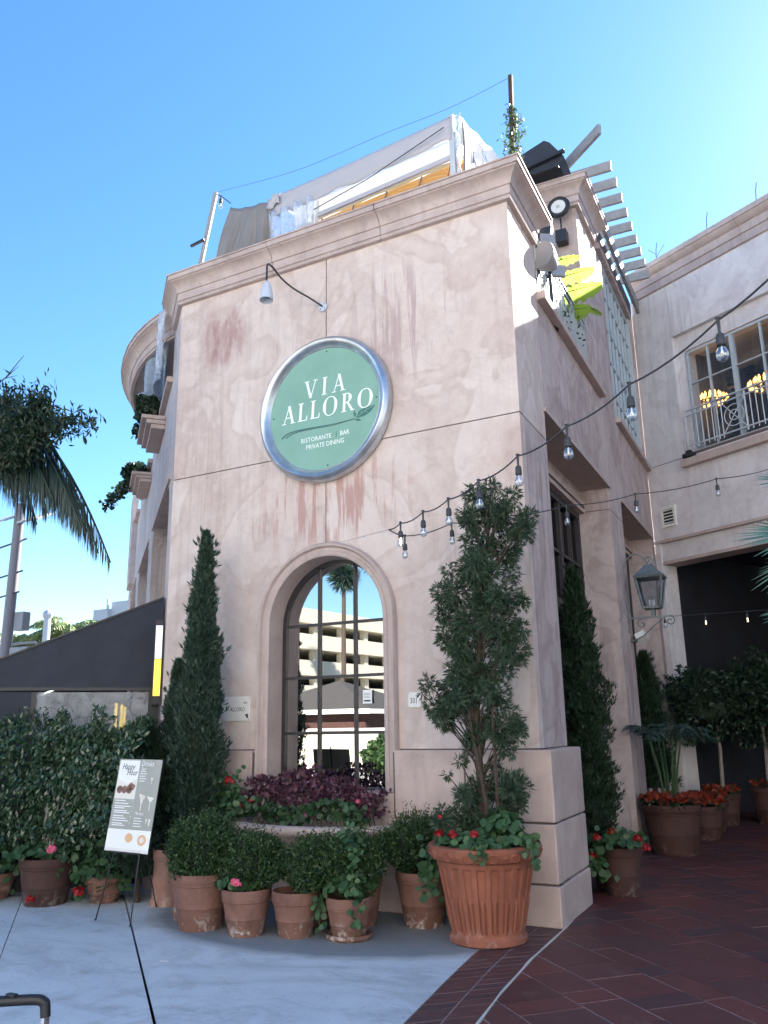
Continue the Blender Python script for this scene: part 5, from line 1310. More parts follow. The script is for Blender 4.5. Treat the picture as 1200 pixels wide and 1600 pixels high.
WL = thing('wall_light', 'tall narrow wall light, pale above and yellow below, at the left corner', 'wall light', tuple(FL.pt(.1, .1, 2.0)))
def wp_(u, o, z): return FL.pt(u, o, z)
mb = MB(); mb.box(.10, .18, .02, .115, 1.90, 2.87, FL.M); obj('housing', mb, 'blackm', WL, bevel=.004)
mb = MB(); mb.box(.085, .10, .03, .105, 2.42, 2.80, FL.M); obj('upper_lens', mb, 'tubew', WL); mb = MB(); mb.box(.085, .10, .03, .105, 2.0, 2.41, FL.M); obj('lower_lens', mb, 'tubey', WL)

# ------------------------------------------------------------------ pots and plants
def pot(parent, c, rb, rt, h, mat='terra', lip=.055, saucer=False, style='rim', name='pot'):
    """tapered terracotta pot with a rolled rim; c = centre of its foot"""
    mb = MB(); x, y, z = c
    zr = h-lip*1.7
    def rad(t): return rb+(rt*.93-rb)*t/zr
    prof = [(.001, .004), (rb*.96, .0), (rb, .012), (rad(zr*.5), zr*.5), (rad(zr*.5)+.004, zr*.5+.004), (rad(zr*.5)+.003, zr*.5+.010), (rad(zr*.5+.014), zr*.5+.014), (rad(zr), zr)]
    if style == 'column': prof = [(.001, .004), (rb*1.12, 0), (rb*1.13, .03), (rb*1.02, .06), (rb, .09), (rad(zr), zr)]
    mb.lathe(prof, (x, y, z), 40); body = obj(name, mb, mat, parent, smooth=True)
    mb = MB(); r0 = rad(zr)
    mb.lathe([(r0-.004, zr-.004), (r0+.008, zr), (r0+.012, zr+.008), (r0+.008, zr+.014), (r0+.012, zr+lip*.45), (rt*.985, zr+lip*.55), (rt, zr+lip*.8), (rt, h-.014), (rt*.985, h), (rt*.90, h), (rt*.87, h-.02), (rt*.84, h-.07)], (x, y, z), 40); obj('rim', mb, mat, body, smooth=True)
    mb = MB(); mb.lathe([(.001, h-.045), (rt*.5, h-.04), (rt*.87, h-.05)], (x, y, z), 24); obj('soil', mb, 'soil', parent, smooth=True)
    if saucer:
        mb = MB(); mb.lathe([(.001, .002), (rb*1.25, .0), (rb*1.42, .02), (rb*1.42, .045), (rb*1.36, .045), (rb*1.3, .012), (rb, .01)], (x, y, z), 36); obj('saucer', mb, mat, parent, smooth=True)
def stems(parent, c, z0, z1, n, spread, mat='bark', r=.008):
    mb = MB()
    for k in range(n):
        a_ = 2*PI*k/n+.4; e = spread*random.uniform(.5, 1)
        mb.tube([(c[0]+.02*math.cos(a_), c[1]+.02*math.sin(a_), z0), (c[0]+e*.5*math.cos(a_), c[1]+e*.5*math.sin(a_), (z0+z1)/2), (c[0]+e*math.cos(a_), c[1]+e*math.sin(a_), z1)], [r, r*.8, r*.4], 5)
    obj('stems', mb, mat, parent)
def boxwood(label, c, rb, rt, h, bc, br, n, seed, saucer=False, mat='terra', lump=.14, leaf='box_leaf', grp='boxwood shrubs in terracotta pots'):
    t = thing('potted_boxwood', label, 'potted shrub', c, grp); pot(t, c, rb, rt, h, mat, saucer=saucer)
    stems(t, c, c[2]+h-.06, bc[2]+.02, 6, br[0]*.5)
    # several overlapping heads of foliage make an uneven outline
    g = np.random.default_rng(seed); allc, alld = [], []
    heads = [(np.array(bc), np.array(br))]+[(np.array(bc)+unit(g.normal(size=3))*np.array(br)*g.uniform(.55, .85), np.array(br)*g.uniform(.25, .48)) for _ in range(9)]
    for i, (hc, hr) in enumerate(heads):
        k = n//2 if i == 0 else n//17
        P, d = shell_pts(k, hc, hr, lump, .45, seed*31+i); allc.append(P); alld.append(d)
    P = np.concatenate(allc); d = np.concatenate(alld)
    keep = P[:, 2] > c[2]+h-.05; P, d = P[keep], d[keep]
    d2 = d*.8+g.normal(0, .55, d.shape)+np.array([0, 0, .5])
    tips = P[g.random(len(P)) < .07]; tw = []
    for q in range(4): tw.append(tips+np.array([0, 0, .018*q])+g.normal(0, .006, tips.shape)+(tips-np.array(bc))*.045*q)
    tw = np.concatenate(tw)
    V = np.concatenate([leafquads(P, d2, g.uniform(.020, .034, len(P)), .014, .3), leafquads(tw, g.normal(size=tw.shape)+np.array([0, 0, .8]), .026, .013, .3)])
    obj('foliage', (V, 4), leaf, t, kind='stuff')
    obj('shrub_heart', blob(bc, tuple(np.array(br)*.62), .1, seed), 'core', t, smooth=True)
    return t
def geranium(t, c, r, n, seed, leaf='ger_leaf', lr=.030, h=.12):
    g = np.random.default_rng(seed); a_ = g.uniform(0, 2*PI, n); q = r*np.sqrt(g.random(n))
    P = np.stack([c[0]+q*np.cos(a_), c[1]+q*np.sin(a_), c[2]+h*(1-(q/r)**2*.5)*g.uniform(.3, 1, n)], 1)
    nr = np.stack([np.cos(a_)*.5, np.sin(a_)*.5-.3, np.full(n, .8)], 1)+g.normal(0, .35, (n, 3))
    obj('geranium_leaves', (roundleaves(P, nr, g.uniform(lr*.7, lr*1.2, n)), 7), leaf, t, kind='stuff')
def flower(t, p, r, mat, stem_from=None):
    o = obj('flower_head', (petals([p], r, 34, r*.42), 7), mat, t)
    if stem_from is not None:
        mb = MB(); mb.tube([stem_from, tuple((np.array(stem_from)+np.array(p))/2+np.array([0, 0, .02])), p], .0035, 4); obj('flower_stalk', mb, 'ger_leaf', t)
def trail(t, pts, n, seed, leaf='ivy_leaf', lr=.026, sp=.035):
    g = np.random.default_rng(seed); P = lerp_path(pts, n)+g.normal(0, sp, (n, 3)); mb = MB(); mb.tube(lerp_path(pts, 10), .004, 4); obj('trailing_stem', mb, 'ger_leaf', t)
    obj('trailing_leaves', (roundleaves(P, g.normal(0, .5, (n, 3))+np.array([0, -.8, .4]), g.uniform(lr*.6, lr*1.25, n)), 7), leaf, t, kind='stuff')

b1 = boxwood('largest boxwood, in the leftmost front pot with plain unstained foot', (-5.06, 5.98, 0), .185, .255, .44, (-5.06, 5.98, .62), (.30, .30, .26), 11000, 11)
b2 = boxwood('boxwood in the white-stained pot with a pink geranium bloom', (-4.56, 5.95, 0), .145, .205, .35, (-4.52, 6.02, .54), (.27, .26, .22), 9500, 12)
geranium(b2, (-4.64, 5.93, .34), .19, 130, 3); flower(b2, (-4.53, 5.76, .42), .032, 'pink_fl', (-4.54, 5.88, .36)); flower(b2, (-4.49, 5.75, .405), .024, 'pink_fl')
b3 = boxwood('thin boxwood in the pot with a chalky white foot band, third from left', (-4.16, 6.08, 0), .135, .195, .34, (-4.04, 6.14, .52), (.24, .26, .21), 7000, 13)
b4 = boxwood('boxwood in the pot on a saucer with trailing ivy geranium', (-3.72, 6.18, 0), .13, .185, .31, (-3.74, 6.22, .54), (.27, .26, .23), 9000, 14, True)
geranium(b4, (-3.70, 6.14, .34), .20, 150, 5, 'ivy_leaf', .032, .18)
trail(b4, [(-3.60, 6.05, .42), (-3.52, 6.0, .28), (-3.53, 5.99, .14)], 30, 6); trail(b4, [(-3.82, 6.06, .40), (-3.92, 6.02, .22), (-3.88, 6.0, .12)], 26, 7)
trail(b4, [(-3.62, 6.02, .85), (-3.55, 5.98, .65), (-3.58, 6.0, .45)], 60, 8)
b5 = boxwood('boxwood in the pot tucked just left of the big fluted planter', (-3.38, 6.84, 0), .165, .235, .43, (-3.44, 6.80, .62), (.31, .28, .25), 10000, 15)
# pots half hidden between the front row
for (c, lab, rt_s) in (((-5.40, 6.25, 0), 'pale chipped pot half hidden behind the leftmost boxwood pot', .22), ((-4.28, 6.5, 0), 'shadowed pot in the second row between two boxwood pots', .2), ((-3.88, 6.62, 0), 'dark second-row pot behind the saucer pot', .2)):
    t = thing('plant_pot', lab, 'pot', c); pot(t, c, rt_s*.72, rt_s, .40, 'terra')
    P, d = shell_pts(2200, (c[0], c[1]+.02, .52), (.24, .2, .2), .2, .7, int(-c[0]*10)); P = P[P[:, 2] > .38]; obj('foliage', (leafquads(P, rng.normal(size=P.shape), .03, .016), 4), 'box_leaf', t, kind='stuff')

# tall column pot with cypresses at the left
CP = thing('cypress', 'tall narrow cypress rising beside the white name plaque', 'cypress', (-5.85, 6.78, 0), 'narrow cypresses at the left corner')
CPP = thing('column_pot', 'tall pale terracotta column pot standing right behind the menu board', 'pot', (-6.03, 6.62, 0))
def cypress(t, c, z0, z1, rmax, n, seed, leaf='cyp_leaf', lean=(0, 0), kx=1.0, bulge=.28, outw=.5, size=.07):
    g = np.random.default_rng(seed); f = g.random(n)**.9; aa = g.uniform(0, 2*PI, n)
    prof = np.where(f < bulge, .80+.2*(f/bulge), ((1-f)/(1-bulge))**.72)
    lump = 1+.20*np.sin(aa*3+f*17+seed)+.17*np.sin(f*41+aa*2)+.12*np.sin(aa*7-f*60)
    q = rmax*prof*lump*(1-.5*g.random(n)**2)
    P = np.stack([c[0]+q*np.cos(aa)*kx+lean[0]*f, c[1]+q*np.sin(aa)+lean[1]*f, z0+(z1-z0)*f], 1)
    d = np.stack([np.cos(aa)*outw, np.sin(aa)*outw, np.full(n, 1.0)], 1)+g.normal(0, .28, (n, 3))
    k = max(6, n//60); st = g.choice(n, k)
    P2 = P[st]+np.stack([np.cos(aa[st]), np.sin(aa[st]), np.full(k, .3)], 1)*.06
    ps = np.concatenate([sprays(P, d, size*g.uniform(.7, 1.3, n), 5, .011, .6), sprays(P2, d[st]+np.array([0, 0, .2]), size*1.5, 7, .012, .5)])
    obj('foliage', (ps, 4), leaf, t, kind='stuff')
    mb = MB(); N_ = 14; zs = np.linspace(0, 1, N_); pr = np.where(zs < bulge, .80+.2*(zs/bulge), ((1-zs)/(1-bulge))**.72)*rmax*.62+.002
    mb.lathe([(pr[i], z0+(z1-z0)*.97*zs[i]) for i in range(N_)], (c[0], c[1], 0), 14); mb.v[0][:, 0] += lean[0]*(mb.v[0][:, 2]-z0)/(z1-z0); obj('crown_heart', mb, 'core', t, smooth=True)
pot(CPP, (-6.03, 6.62, 0), .145, .15, .50, 'terrapale', .06, style='column')
cypress(CP, (-5.85, 6.78), .40, 3.66, .235, 11000, 21, kx=1.0)
mb = MB(); mb.tube([(-5.85, 6.78, .0), (-5.85, 6.78, 3.3)], [.04, .01], 8); obj('trunk', mb, 'bark', CP)
C2 = thing('cypress', 'shorter cypress behind and left of the tall one, beside the wall light', 'cypress', (-6.15, 6.75, 0), 'narrow cypresses at the left corner')
cypress(C2, (-6.22, 6.85), .35, 2.32, .22, 5500, 22); mb = MB(); mb.tube([(-6.16, 6.85, 0), (-6.16, 6.85, 2.0)], [.03, .008], 8); obj('trunk', mb, 'bark', C2)
C3 = thing('cypress', 'low dark cypress deep in the corner behind the menu board', 'cypress', (-6.35, 6.5, 0), 'narrow cypresses at the left corner')
cypress(C3, (-6.35, 6.55), .25, 1.72, .33, 4500, 23, 'dark_leaf'); mb = MB(); mb.tube([(-6.35, 6.55, 0), (-6.35, 6.55, 1.5)], [.03, .008], 8); obj('trunk', mb, 'bark', C3)

# window planter plants
def planting(name, label, cat, P, mat, lr, kind_='q'):
    t = thing(name, label, cat, tuple(P.mean(0)*np.array([1, 1, 0])+np.array([0, 0, .74]))); nr = rng.normal(0, .5, P.shape)+np.array([0, -.5, .6])
    V = (roundleaves(P, nr, rng.uniform(lr*.6, lr*1.15, len(P))), 7) if kind_ == 'r' else (leafquads(P, nr+rng.normal(0, .5, P.shape), rng.uniform(lr*1.4, lr*2.6, len(P)), lr*1.25, .25), 4)
    obj('leaves', V, mat, t, kind='stuff'); return t
n = 1500; x = rng.uniform(-5.30, -3.85, n); y = 6.95+rng.normal(0, .11, n); top = 1.17+.05*np.sin(x*5)+.04*np.sin(x*13)-.10*np.clip((x+4.3)/.5, 0, 1)
P = np.stack([x, y, .80+(top-.80)*rng.random(n)**.6], 1); pt = planting('purple_foliage_plant', 'dark purple leafy plants filling the shelf under the arched window', 'plant', P, 'purple_leaf', .030)
mb = MB()
for k in range(26):
    x = -5.2+k*.052; mb.tube([(x, 6.95, .74), (x+random.uniform(-.05, .05), 6.93, .95), (x+random.uniform(-.08, .08), 6.9, 1.1)], [.005, .004, .003], 4)
obj('stems', mb, 'purple_leaf', pt)
n = 620; x = rng.uniform(-5.42, -3.9, n); P = np.stack([x, 6.80+rng.normal(0, .06, n), .78+.16*rng.random(n)+.04*np.sin(x*7)], 1); gp = planting('green_foliage_plant', 'low green geranium leaves along the front lip of the window planter', 'plant', P, 'ger_leaf', .030, 'r')
mb = MB()
for k in range(14):
    x = -5.25+k*.1; mb.tube([(x, 6.85, .73), (x+random.uniform(-.06, .06), 6.80, .86)], .004, 4)
obj('stems', mb, 'palebark', gp)
n = 260; P = np.array([-5.50, 6.86, .98])+rng.normal(0, 1, (n, 3))*np.array([.10, .06, .11]); gr = planting('red_geranium', 'red geranium standing at the left end of the window planter', 'flower', P, 'ivy_leaf', .026, 'r')
mb = MB(); mb.tube([(-5.38, 6.9, .74), (-5.48, 6.86, .95), (-5.47, 6.82, 1.12)], .006, 5); obj('stems', mb, 'ger_leaf', gr)
flower(gr, (-5.45, 6.80, 1.12), .045, 'red_fl'); flower(gr, (-5.14, 6.75, .94), .034, 'red_fl', (-5.2, 6.85, .76)); flower(gr, (-5.27, 6.76, .90), .028, 'red_fl', (-5.25, 6.85, .76))
flower(gr, (-3.98, 6.78, .97), .022, 'pink_fl')

# big fluted planter with the tall thuja
BT = thing('potted_thuja', 'tall ragged thuja in the big fluted orange terracotta planter', 'potted tree', (-2.67, 6.58, 0))
PC = (-2.70, 6.58, 0); HB = .70
NF = 22
def flute(r, z, a_):
    f = (a_*NF/(2*PI)) % 1.0
    if .09 < z < .56:
        e = min(1, (z-.09)/.015, (.56-z)/.012); d = 0
        if .2 < f < .8: d = -.014*min(1, (f-.2)/.05, (.8-f)/.05)
        if .33 < f < .67 and z < .33:
            s_ = 1-((f-.5)/.17)**2; cap = 1 if z < .30 else math.sqrt(max(0, 1-((z-.30)/.03)**2))
            d += .021*math.sqrt(max(0, s_))*cap
        return r+d*e
    return r
prof = [(.001, .002), (.285, 0), (.302, .012), (.305, .045), (.288, .062)]
for z in list(np.linspace(.08, .60, 66)): prof.append((.283+(.388-.283)*(z-.08)/.52, z))
mb = MB(); mb.lathe(prof, PC, NF*16, mod=flute); body = obj('fluted_pot', mb, 'terrabig', BT, smooth=True)
def scrollrim(r, z, a_):
    if .605 < z < .675:
        f = (a_*15/(2*PI)) % 1; x_ = (f-.5)*.17; w = (z-.642)
        rr = math.hypot(x_, w*1.1); d = .010*math.exp(-((rr-.033)/.008)**2)+.007*math.exp(-((rr-.014)/.006)**2)
        d += .009*math.exp(-(((abs(f-.5)-.5)*.17)**2+w*w)/.00018)
        return r+d
    return r
rp_ = [(.388, .596), (.40, .598), (.415, .604)]+[(.418+.030*math.sin(PI*.5*(z-.606)/.08), z) for z in np.linspace(.608, .682, 22)]+[(.450, .69), (.447, .702), (.43, .712), (.39, .712), (.36, .70), (.35, .62)]
mb = MB(); mb.lathe(rp_, PC, 15*22, mod=scrollrim); obj('scrolled_rim', mb, 'terrabig', body, smooth=True)
mb = MB(); mb.lathe([(.001, .66), (.2, .665), (.352, .65)], PC, 30); obj('soil', mb, 'soil', BT, smooth=True)
CL = [(-2.64,3.57,.12),(-2.46,3.6,.09),(-2.32,3.52,.09),(-2.5,3.41,.15),(-2.69,3.35,.15),(-2.33,3.3,.15),(-2.13,3.29,.09),(-2.25,3.2,.11),(-2.64,3.14,.17),(-2.43,3.09,.15),(-2.77,2.93,.15),(-2.95,2.94,.06),(-2.59,2.88,.17),(-2.39,2.86,.09),(-2.87,2.71,.16),(-2.63,2.66,.18),(-2.4,2.64,.15),(-2.29,2.6,.08),(-2.99,2.55,.13),(-2.73,2.45,.18),(-2.47,2.43,.16),(-2.32,2.37,.09),(-2.97,2.33,.13),(-2.8,2.24,.16),(-2.56,2.25,.14),(-2.4,2.21,.13),(-2.86,2.05,.15),(-2.66,2.04,.12),(-2.46,2.06,.11),(-3.14,1.96,.08),(-2.99,1.9,.14),(-2.78,1.86,.14),(-2.56,1.86,.14),(-3.11,1.77,.11),(-3.23,1.88,.04),(-3.0,1.66,.11),(-2.79,1.68,.08),(-2.59,1.73,.09),(-2.42,1.72,.07),(-2.41,1.57,.11),(-2.54,1.55,.13),(-2.74,1.53,.08),(-2.83,1.42,.08),(-2.5,1.42,.09),(-2.87,1.32,.06),(-2.61,1.27,.07),(-2.96,1.22,.04),(-2.46,1.13,.13),(-2.62,1.13,.12),(-2.58,.98,.15),(-2.41,1.03,.07),(-2.8,.92,.11),(-3.03,.94,.07),(-2.91,.87,.12),(-2.69,.81,.13),(-3.09,.82,.05),(-2.72,1.12,.12),(-2.80,1.04,.13),(-2.60,.86,.12),(-2.78,1.50,.09),(-2.70,1.62,.11),(-2.92,1.78,.12),(-2.74,2.0,.12),(-2.84,.80,.12)]
g4 = np.random.default_rng(4)
cl3 = []
for (x, z, r) in CL:
    yo = 6.62+g4.normal(0, .07) + (0 if z < 1.4 else .0)
    cl3.append((x, yo, z, r*1.0))
    if r > .105: cl3.append((x+g4.normal(0, .03), yo+.16*g4.choice([-1, 1]), z+g4.normal(0, .04), r*.7))
V = clump_sprays(cl3, 9500, .062, .0085, 6, 5, droop=.25, upb=.0)
obj('foliage', (V, 4), 'thuja_leaf', BT, kind='stuff')
mb = MB()
tr = [(-2.70, 6.60, .62), (-2.72, 6.6, 1.2), (-2.73, 6.61, 1.8), (-2.66, 6.62, 2.4), (-2.58, 6.62, 3.0), (-2.53, 6.62, 3.5)]
mb.tube(bez(tr, 4), np.linspace(.040, .008, len(bez(tr, 4))), 8); mb.tube(bez([(-2.66, 6.56, .64), (-2.66, 6.55, 1.0), (-2.76, 6.56, 1.6), (-2.85, 6.58, 2.3)], 4), np.linspace(.028, .008, 13), 7)
mb.tube(bez([(-2.60, 6.6, .66), (-2.57, 6.58, 1.1), (-2.58, 6.58, 1.7), (-2.50, 6.6, 2.3)], 4), np.linspace(.022, .006, 13), 6); obj('trunk', mb, 'bark', BT, smooth=True)
mb = MB()
for (x, y, z, r) in cl3[::1]:
    zz0 = max(.7, z-.35-.2*abs(x+2.65)); xt = np.interp(zz0, [.62, 1.8, 2.4, 3.5], [-2.70, -2.73, -2.66, -2.53]); mb.tube([(xt, 6.6, zz0), ((x+xt)/2, (y+6.6)/2, (z+zz0)/2+.02), (x, y, z)], [.008, .006, .003], 4)
obj('branches', mb, 'bark', BT)
GB = thing('red_geranium', 'red geranium and trailing greenery spilling over the big fluted planter', 'flower', (-2.67, 6.55, .68))
geranium(GB, (-2.68, 6.53, .68), .40, 380, 9, 'ivy_leaf', .028, .16)
geranium(GB, (-2.50, 6.5, .80), .16, 90, 10, 'ivy_leaf', .036, .18)
for k, (x, y, z) in enumerate(((-2.93, 6.22, .80), (-2.80, 6.20, .80), (-2.63, 6.20, .81), (-2.94, 6.28, .92))): flower(GB, (x, y, z), .030 if k < 3 else .018, 'red_fl', (x+.02, y+.12, .70))
trail(GB, [(-2.33, 6.4, .76), (-2.24, 6.34, .76), (-2.20, 6.30, .62)], 34, 12); trail(GB, [(-2.60, 6.2, .74), (-2.56, 6.12, .70), (-2.54, 6.10, .63)], 34, 13, 'ivy_leaf', .02, .03); trail(GB, [(-3.05, 6.4, .70), (-3.12, 6.4, .5), (-3.12, 6.42, .34)], 70, 14, 'ger_leaf', .03, .045)

# ------------------------------------------------------------------ right of the corner: dark potted trees by the passage
T2 = thing('potted_thuja', 'dark tall thuja in the shade between the two piers', 'potted tree', (-2.40, 9.05, 0))
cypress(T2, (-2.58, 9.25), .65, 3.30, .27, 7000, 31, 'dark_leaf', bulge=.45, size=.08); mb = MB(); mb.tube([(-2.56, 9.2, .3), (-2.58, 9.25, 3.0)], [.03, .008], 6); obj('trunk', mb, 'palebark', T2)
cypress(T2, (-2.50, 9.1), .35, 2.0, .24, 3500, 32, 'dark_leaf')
pot(T2, (-2.36, 9.15, 0), .17, .23, .42, 'terradark')
G2 = thing('potted_geranium', 'terracotta pot of red geraniums spilling out just behind the corner base', 'potted flower', (-2.20, 8.72, 0))
pot(G2, (-2.17, 8.78, 0), .15, .20, .44, 'terradark', .05); geranium(G2, (-2.17, 8.72, .44), .30, 230, 33, 'ger_leaf', .035, .17); trail(G2, [(-2.32, 8.6, .5), (-2.34, 8.5, .36), (-2.28, 8.5, .2)], 70, 34, 'ger_leaf', .034, .05)
for p in ((-2.30, 8.43, .55), (-2.36, 8.45, .39), (-1.93, 8.5, .55), (-1.86, 8.5, .47)): flower(G2, p, .036, 'red_fl', (p[0]*.8-.43, 8.7, .45))
flower(G2, (-2.17, 8.5, .60), .035, 'orange_fl')
def orange_bed(t, c, r, z, n, seed):
    g = np.random.default_rng(seed); a_ = g.uniform(0, 2*PI, n); q = r*np.sqrt(g.random(n))
    P = np.stack([c[0]+q*np.cos(a_), c[1]+q*np.sin(a_), z+.04+.09*g.random(n)], 1)
    obj('orange_blooms', (roundleaves(P, g.normal(0, .4, P.shape)+np.array([0, -.4, .8]), g.uniform(.022, .036, n)), 7), 'orange_fl', t, kind='stuff')
    P = P-np.array([0, 0, .05])+g.normal(0, .03, P.shape); obj('leaves', (leafquads(P, g.normal(size=P.shape), .07, .03), 4), 'dark_leaf', t, kind='stuff')
PP = thing('potted_palm', 'small palm in a wide dark pot with orange flowers by the second pier', 'potted palm', (-2.20, 11.7, 0))
pot(PP, (-2.20, 11.7, 0), .29, .37, .60, 'terradark', .07); orange_bed(PP, (-2.20, 11.65), .36, .60, 260, 41)
mb = MB()
for k in range(7):
    a_ = k*2*PI/7+.3; mb.tube([(-2.2+.06*math.cos(a_), 11.7+.06*math.sin(a_), .55), (-2.2+.12*math.cos(a_), 11.7+.1*math.sin(a_), 1.0), (-2.2+.22*math.cos(a_), 11.7+.2*math.sin(a_), 1.45)], [.018, .014, .008], 6)
obj('canes', mb, 'ger_leaf', PP)
def frond(t, base, d, L, droop, nl_, ll, mat='palm_leaf', w=.022, name='frond', hang=.5, vee=.4):
    """one feather palm leaf"""
    base = np.array(base, float); d = unit(np.array(d, float)); N_ = 18; side0 = unit(np.cross(d, (0, 0, 1)))
    P = [base+d*L*f+np.array([0, 0, -droop*f*f*L]) for f in np.linspace(0, 1, N_)]; P = np.array(P); mb = MB(); mb.tube(P, np.linspace(.014, .003, N_)*L, 5)
    fr_o = obj(name, mb, mat, t); out = []
    for s_ in (-1, 1):
        f = np.linspace(.08, .99, nl_)+rng.normal(0, .006, nl_); f = np.clip(f, 0.02, 1); C_ = np.stack([np.interp(f, np.linspace(0, 1, N_), P[:, i]) for i in range(3)], 1)
        T = np.gradient(P, axis=0); T = unit(np.stack([np.interp(f, np.linspace(0, 1, N_), T[:, i]) for i in range(3)], 1))
        D = unit(side0*s_*(1-hang)+T*.45+np.array([0, 0, vee-hang])+rng.normal(0, .10, (nl_, 3)))
        ln = ll*np.sin(PI*np.clip(f*.8+.18, 0, 1))**.7*rng.uniform(.85, 1.1, nl_)
        # leaflet in two segments, the second hanging more
        m1 = C_+D*(ln*.45)[:, None]; D2 = unit(D+np.array([0, 0, -hang*1.3])); m2 = m1+D2*(ln*.55)[:, None]
        r_ = unit(np.cross(D, T)+1e-6); rw = unit(np.cross(D2, rng.normal(0, .3, (nl_, 3))+r_))*w/2
        out.append(np.stack([C_-rw*.5, C_+rw*.5, m1+rw, m1-rw], 1).reshape(-1, 3)); out.append(np.stack([m1-rw, m1+rw, m2+rw*.1, m2-rw*.1], 1).reshape(-1, 3))
    obj('leaflets', (np.concatenate(out), 4), mat, fr_o); return fr_o
for k in range(9):
    a_ = k*2*PI/9+.5; frond(PP, (-2.2+.15*math.cos(a_), 11.7+.15*math.sin(a_), 1.4), (math.cos(a_), math.sin(a_), random.uniform(.5, 1.4)), .62, .5, 16, .26, 'palm_leaf', .02)
C4 = thing('cypress', 'small conical cypress against the second window, beyond the lantern', 'cypress', (-2.25, 13.3, 0))
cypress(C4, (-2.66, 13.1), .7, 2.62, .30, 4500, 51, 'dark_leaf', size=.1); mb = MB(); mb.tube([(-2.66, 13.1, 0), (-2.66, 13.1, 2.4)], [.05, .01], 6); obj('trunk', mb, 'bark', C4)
def std_tree(label, c, h, r, ph, pr, seed):
    t = thing('potted_tree', label, 'potted tree', c, 'standard trees at the passage mouth'); pot(t, c, pr*.75, pr, ph, 'terradark', .06)
    mb = MB(); mb.tube([(c[0], c[1], ph-.1), (c[0]+.03, c[1], h*.6), (c[0], c[1], h)], [.035, .03, .02], 7); obj('trunk', mb, 'palebark', t)
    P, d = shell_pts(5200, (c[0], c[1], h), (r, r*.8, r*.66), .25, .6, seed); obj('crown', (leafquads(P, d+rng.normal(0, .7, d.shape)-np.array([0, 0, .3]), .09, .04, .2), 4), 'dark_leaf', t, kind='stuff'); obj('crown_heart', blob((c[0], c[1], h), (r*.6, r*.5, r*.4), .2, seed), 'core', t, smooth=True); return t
t = std_tree('standard tree in an orange-topped pot at the left of the passage mouth', (-2.0, 15.1, 0), 1.95, .85, .50, .26, 61); orange_bed(t, (-2.0, 15.0), .3, .5, 120, 62)
t = std_tree('right-hand standard tree in its pot inside the dark passage', (-1.35, 15.6, 0), 2.05, 1.0, .56, .30, 63); orange_bed(t, (-1.35, 15.5), .26, .56, 60, 64)
t = std_tree('tree in the rearmost pot of the passage, half lost in the dark', (-.5, 17.5, 0), 2.1, .9, .5, .3, 65)
for (c, lab, sd_) in (((-2.05, 13.3, 0), 'low pot of orange flowers behind the small palm', 71), ((-2.1, 14.2, 0), 'second low pot of orange flowers toward the passage', 72)):
    t = thing('potted_flowers', lab, 'potted flower', c); pot(t, c, .2, .27, .45, 'terradark', .06); orange_bed(t, c, .3, .45, 150, sd_)

# ------------------------------------------------------------------ left: ficus hedge, pots, menu board
HDG = thing('ficus_hedge', 'glossy dark ficus trees trained as a hedge before the awning enclosure', 'hedge', (-7.3, 6.3, 0))
n = 22000; x = rng.uniform(-9.6, -6.1, n); zt = 1.78+.06*np.sin(x*4)+.05*np.sin(x*11)-.12*np.clip(x+6.6, 0, 1); zb = .46+.10*np.sin(x*3+1)+.08*np.sin(x*9)
f = rng.random(n); zt = zt-.05; z = zb+(zt-zb)*f; yb = np.where(x < -7.55, 6.30-(-7.55-x)*1.08, 6.36)
y = yb-.26*np.sqrt(rng.random(n))*np.sin(PI*np.clip(f, .06, .94))**.4+.05*np.sin(x*9+z*7)+.06*np.sin(z*13-x*3)
P = np.stack([x, y, z], 1); d = np.stack([rng.normal(0, .5, n), rng.normal(-.35, .5, n), rng.normal(-.75, .4, n)], 1)
# a few loose trailing shoots
sh_ = []
for k in range(26):
    x0 = rng.uniform(-9, -6.3); q = np.linspace(0, 1, 18)[:, None]; sh_.append(np.array([x0, 6.1, .75])+q*np.array([rng.uniform(-.1, .1), rng.uniform(-.1, 0), -rng.uniform(.1, .35)])+rng.normal(0, .03, (18, 3)))
for k in range(40):
    x0 = rng.uniform(-9, -6.3); q = np.linspace(0, 1, 9)[:, None]; sh_.append(np.array([x0, 6.25, 1.72])+q*np.array([rng.uniform(-.1, .1), -.05, rng.uniform(.05, .16)])+rng.normal(0, .015, (9, 3)))
sh_ = np.concatenate(sh_); P = np.concatenate([P, sh_]); d = np.concatenate([d, rng.normal(0, .5, sh_.shape)-np.array([0, 0, .5])])
obj('foliage', (leafquads(P, d, rng.uniform(.05, .085, len(P)), rng.uniform(.022, .034, len(P)), .2), 4), 'ficus_leaf', HDG, kind='stuff')
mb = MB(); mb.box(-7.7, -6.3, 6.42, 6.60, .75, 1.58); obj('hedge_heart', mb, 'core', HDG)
for (x0, k) in ((-7.17, 4),):
    for q in range(k):
        xx = x0+(q-(k-1)/2)*.05; mb = MB(); mb.tube([(x0+(q-(k-1)/2)*.025, 6.12, .3), (xx, 6.14, .6), (xx*1.0+.04*(q-1), 6.2, 1.1)], [.014, .013, .010], 6); obj('trunk', mb, 'palebark', HDG, smooth=True)

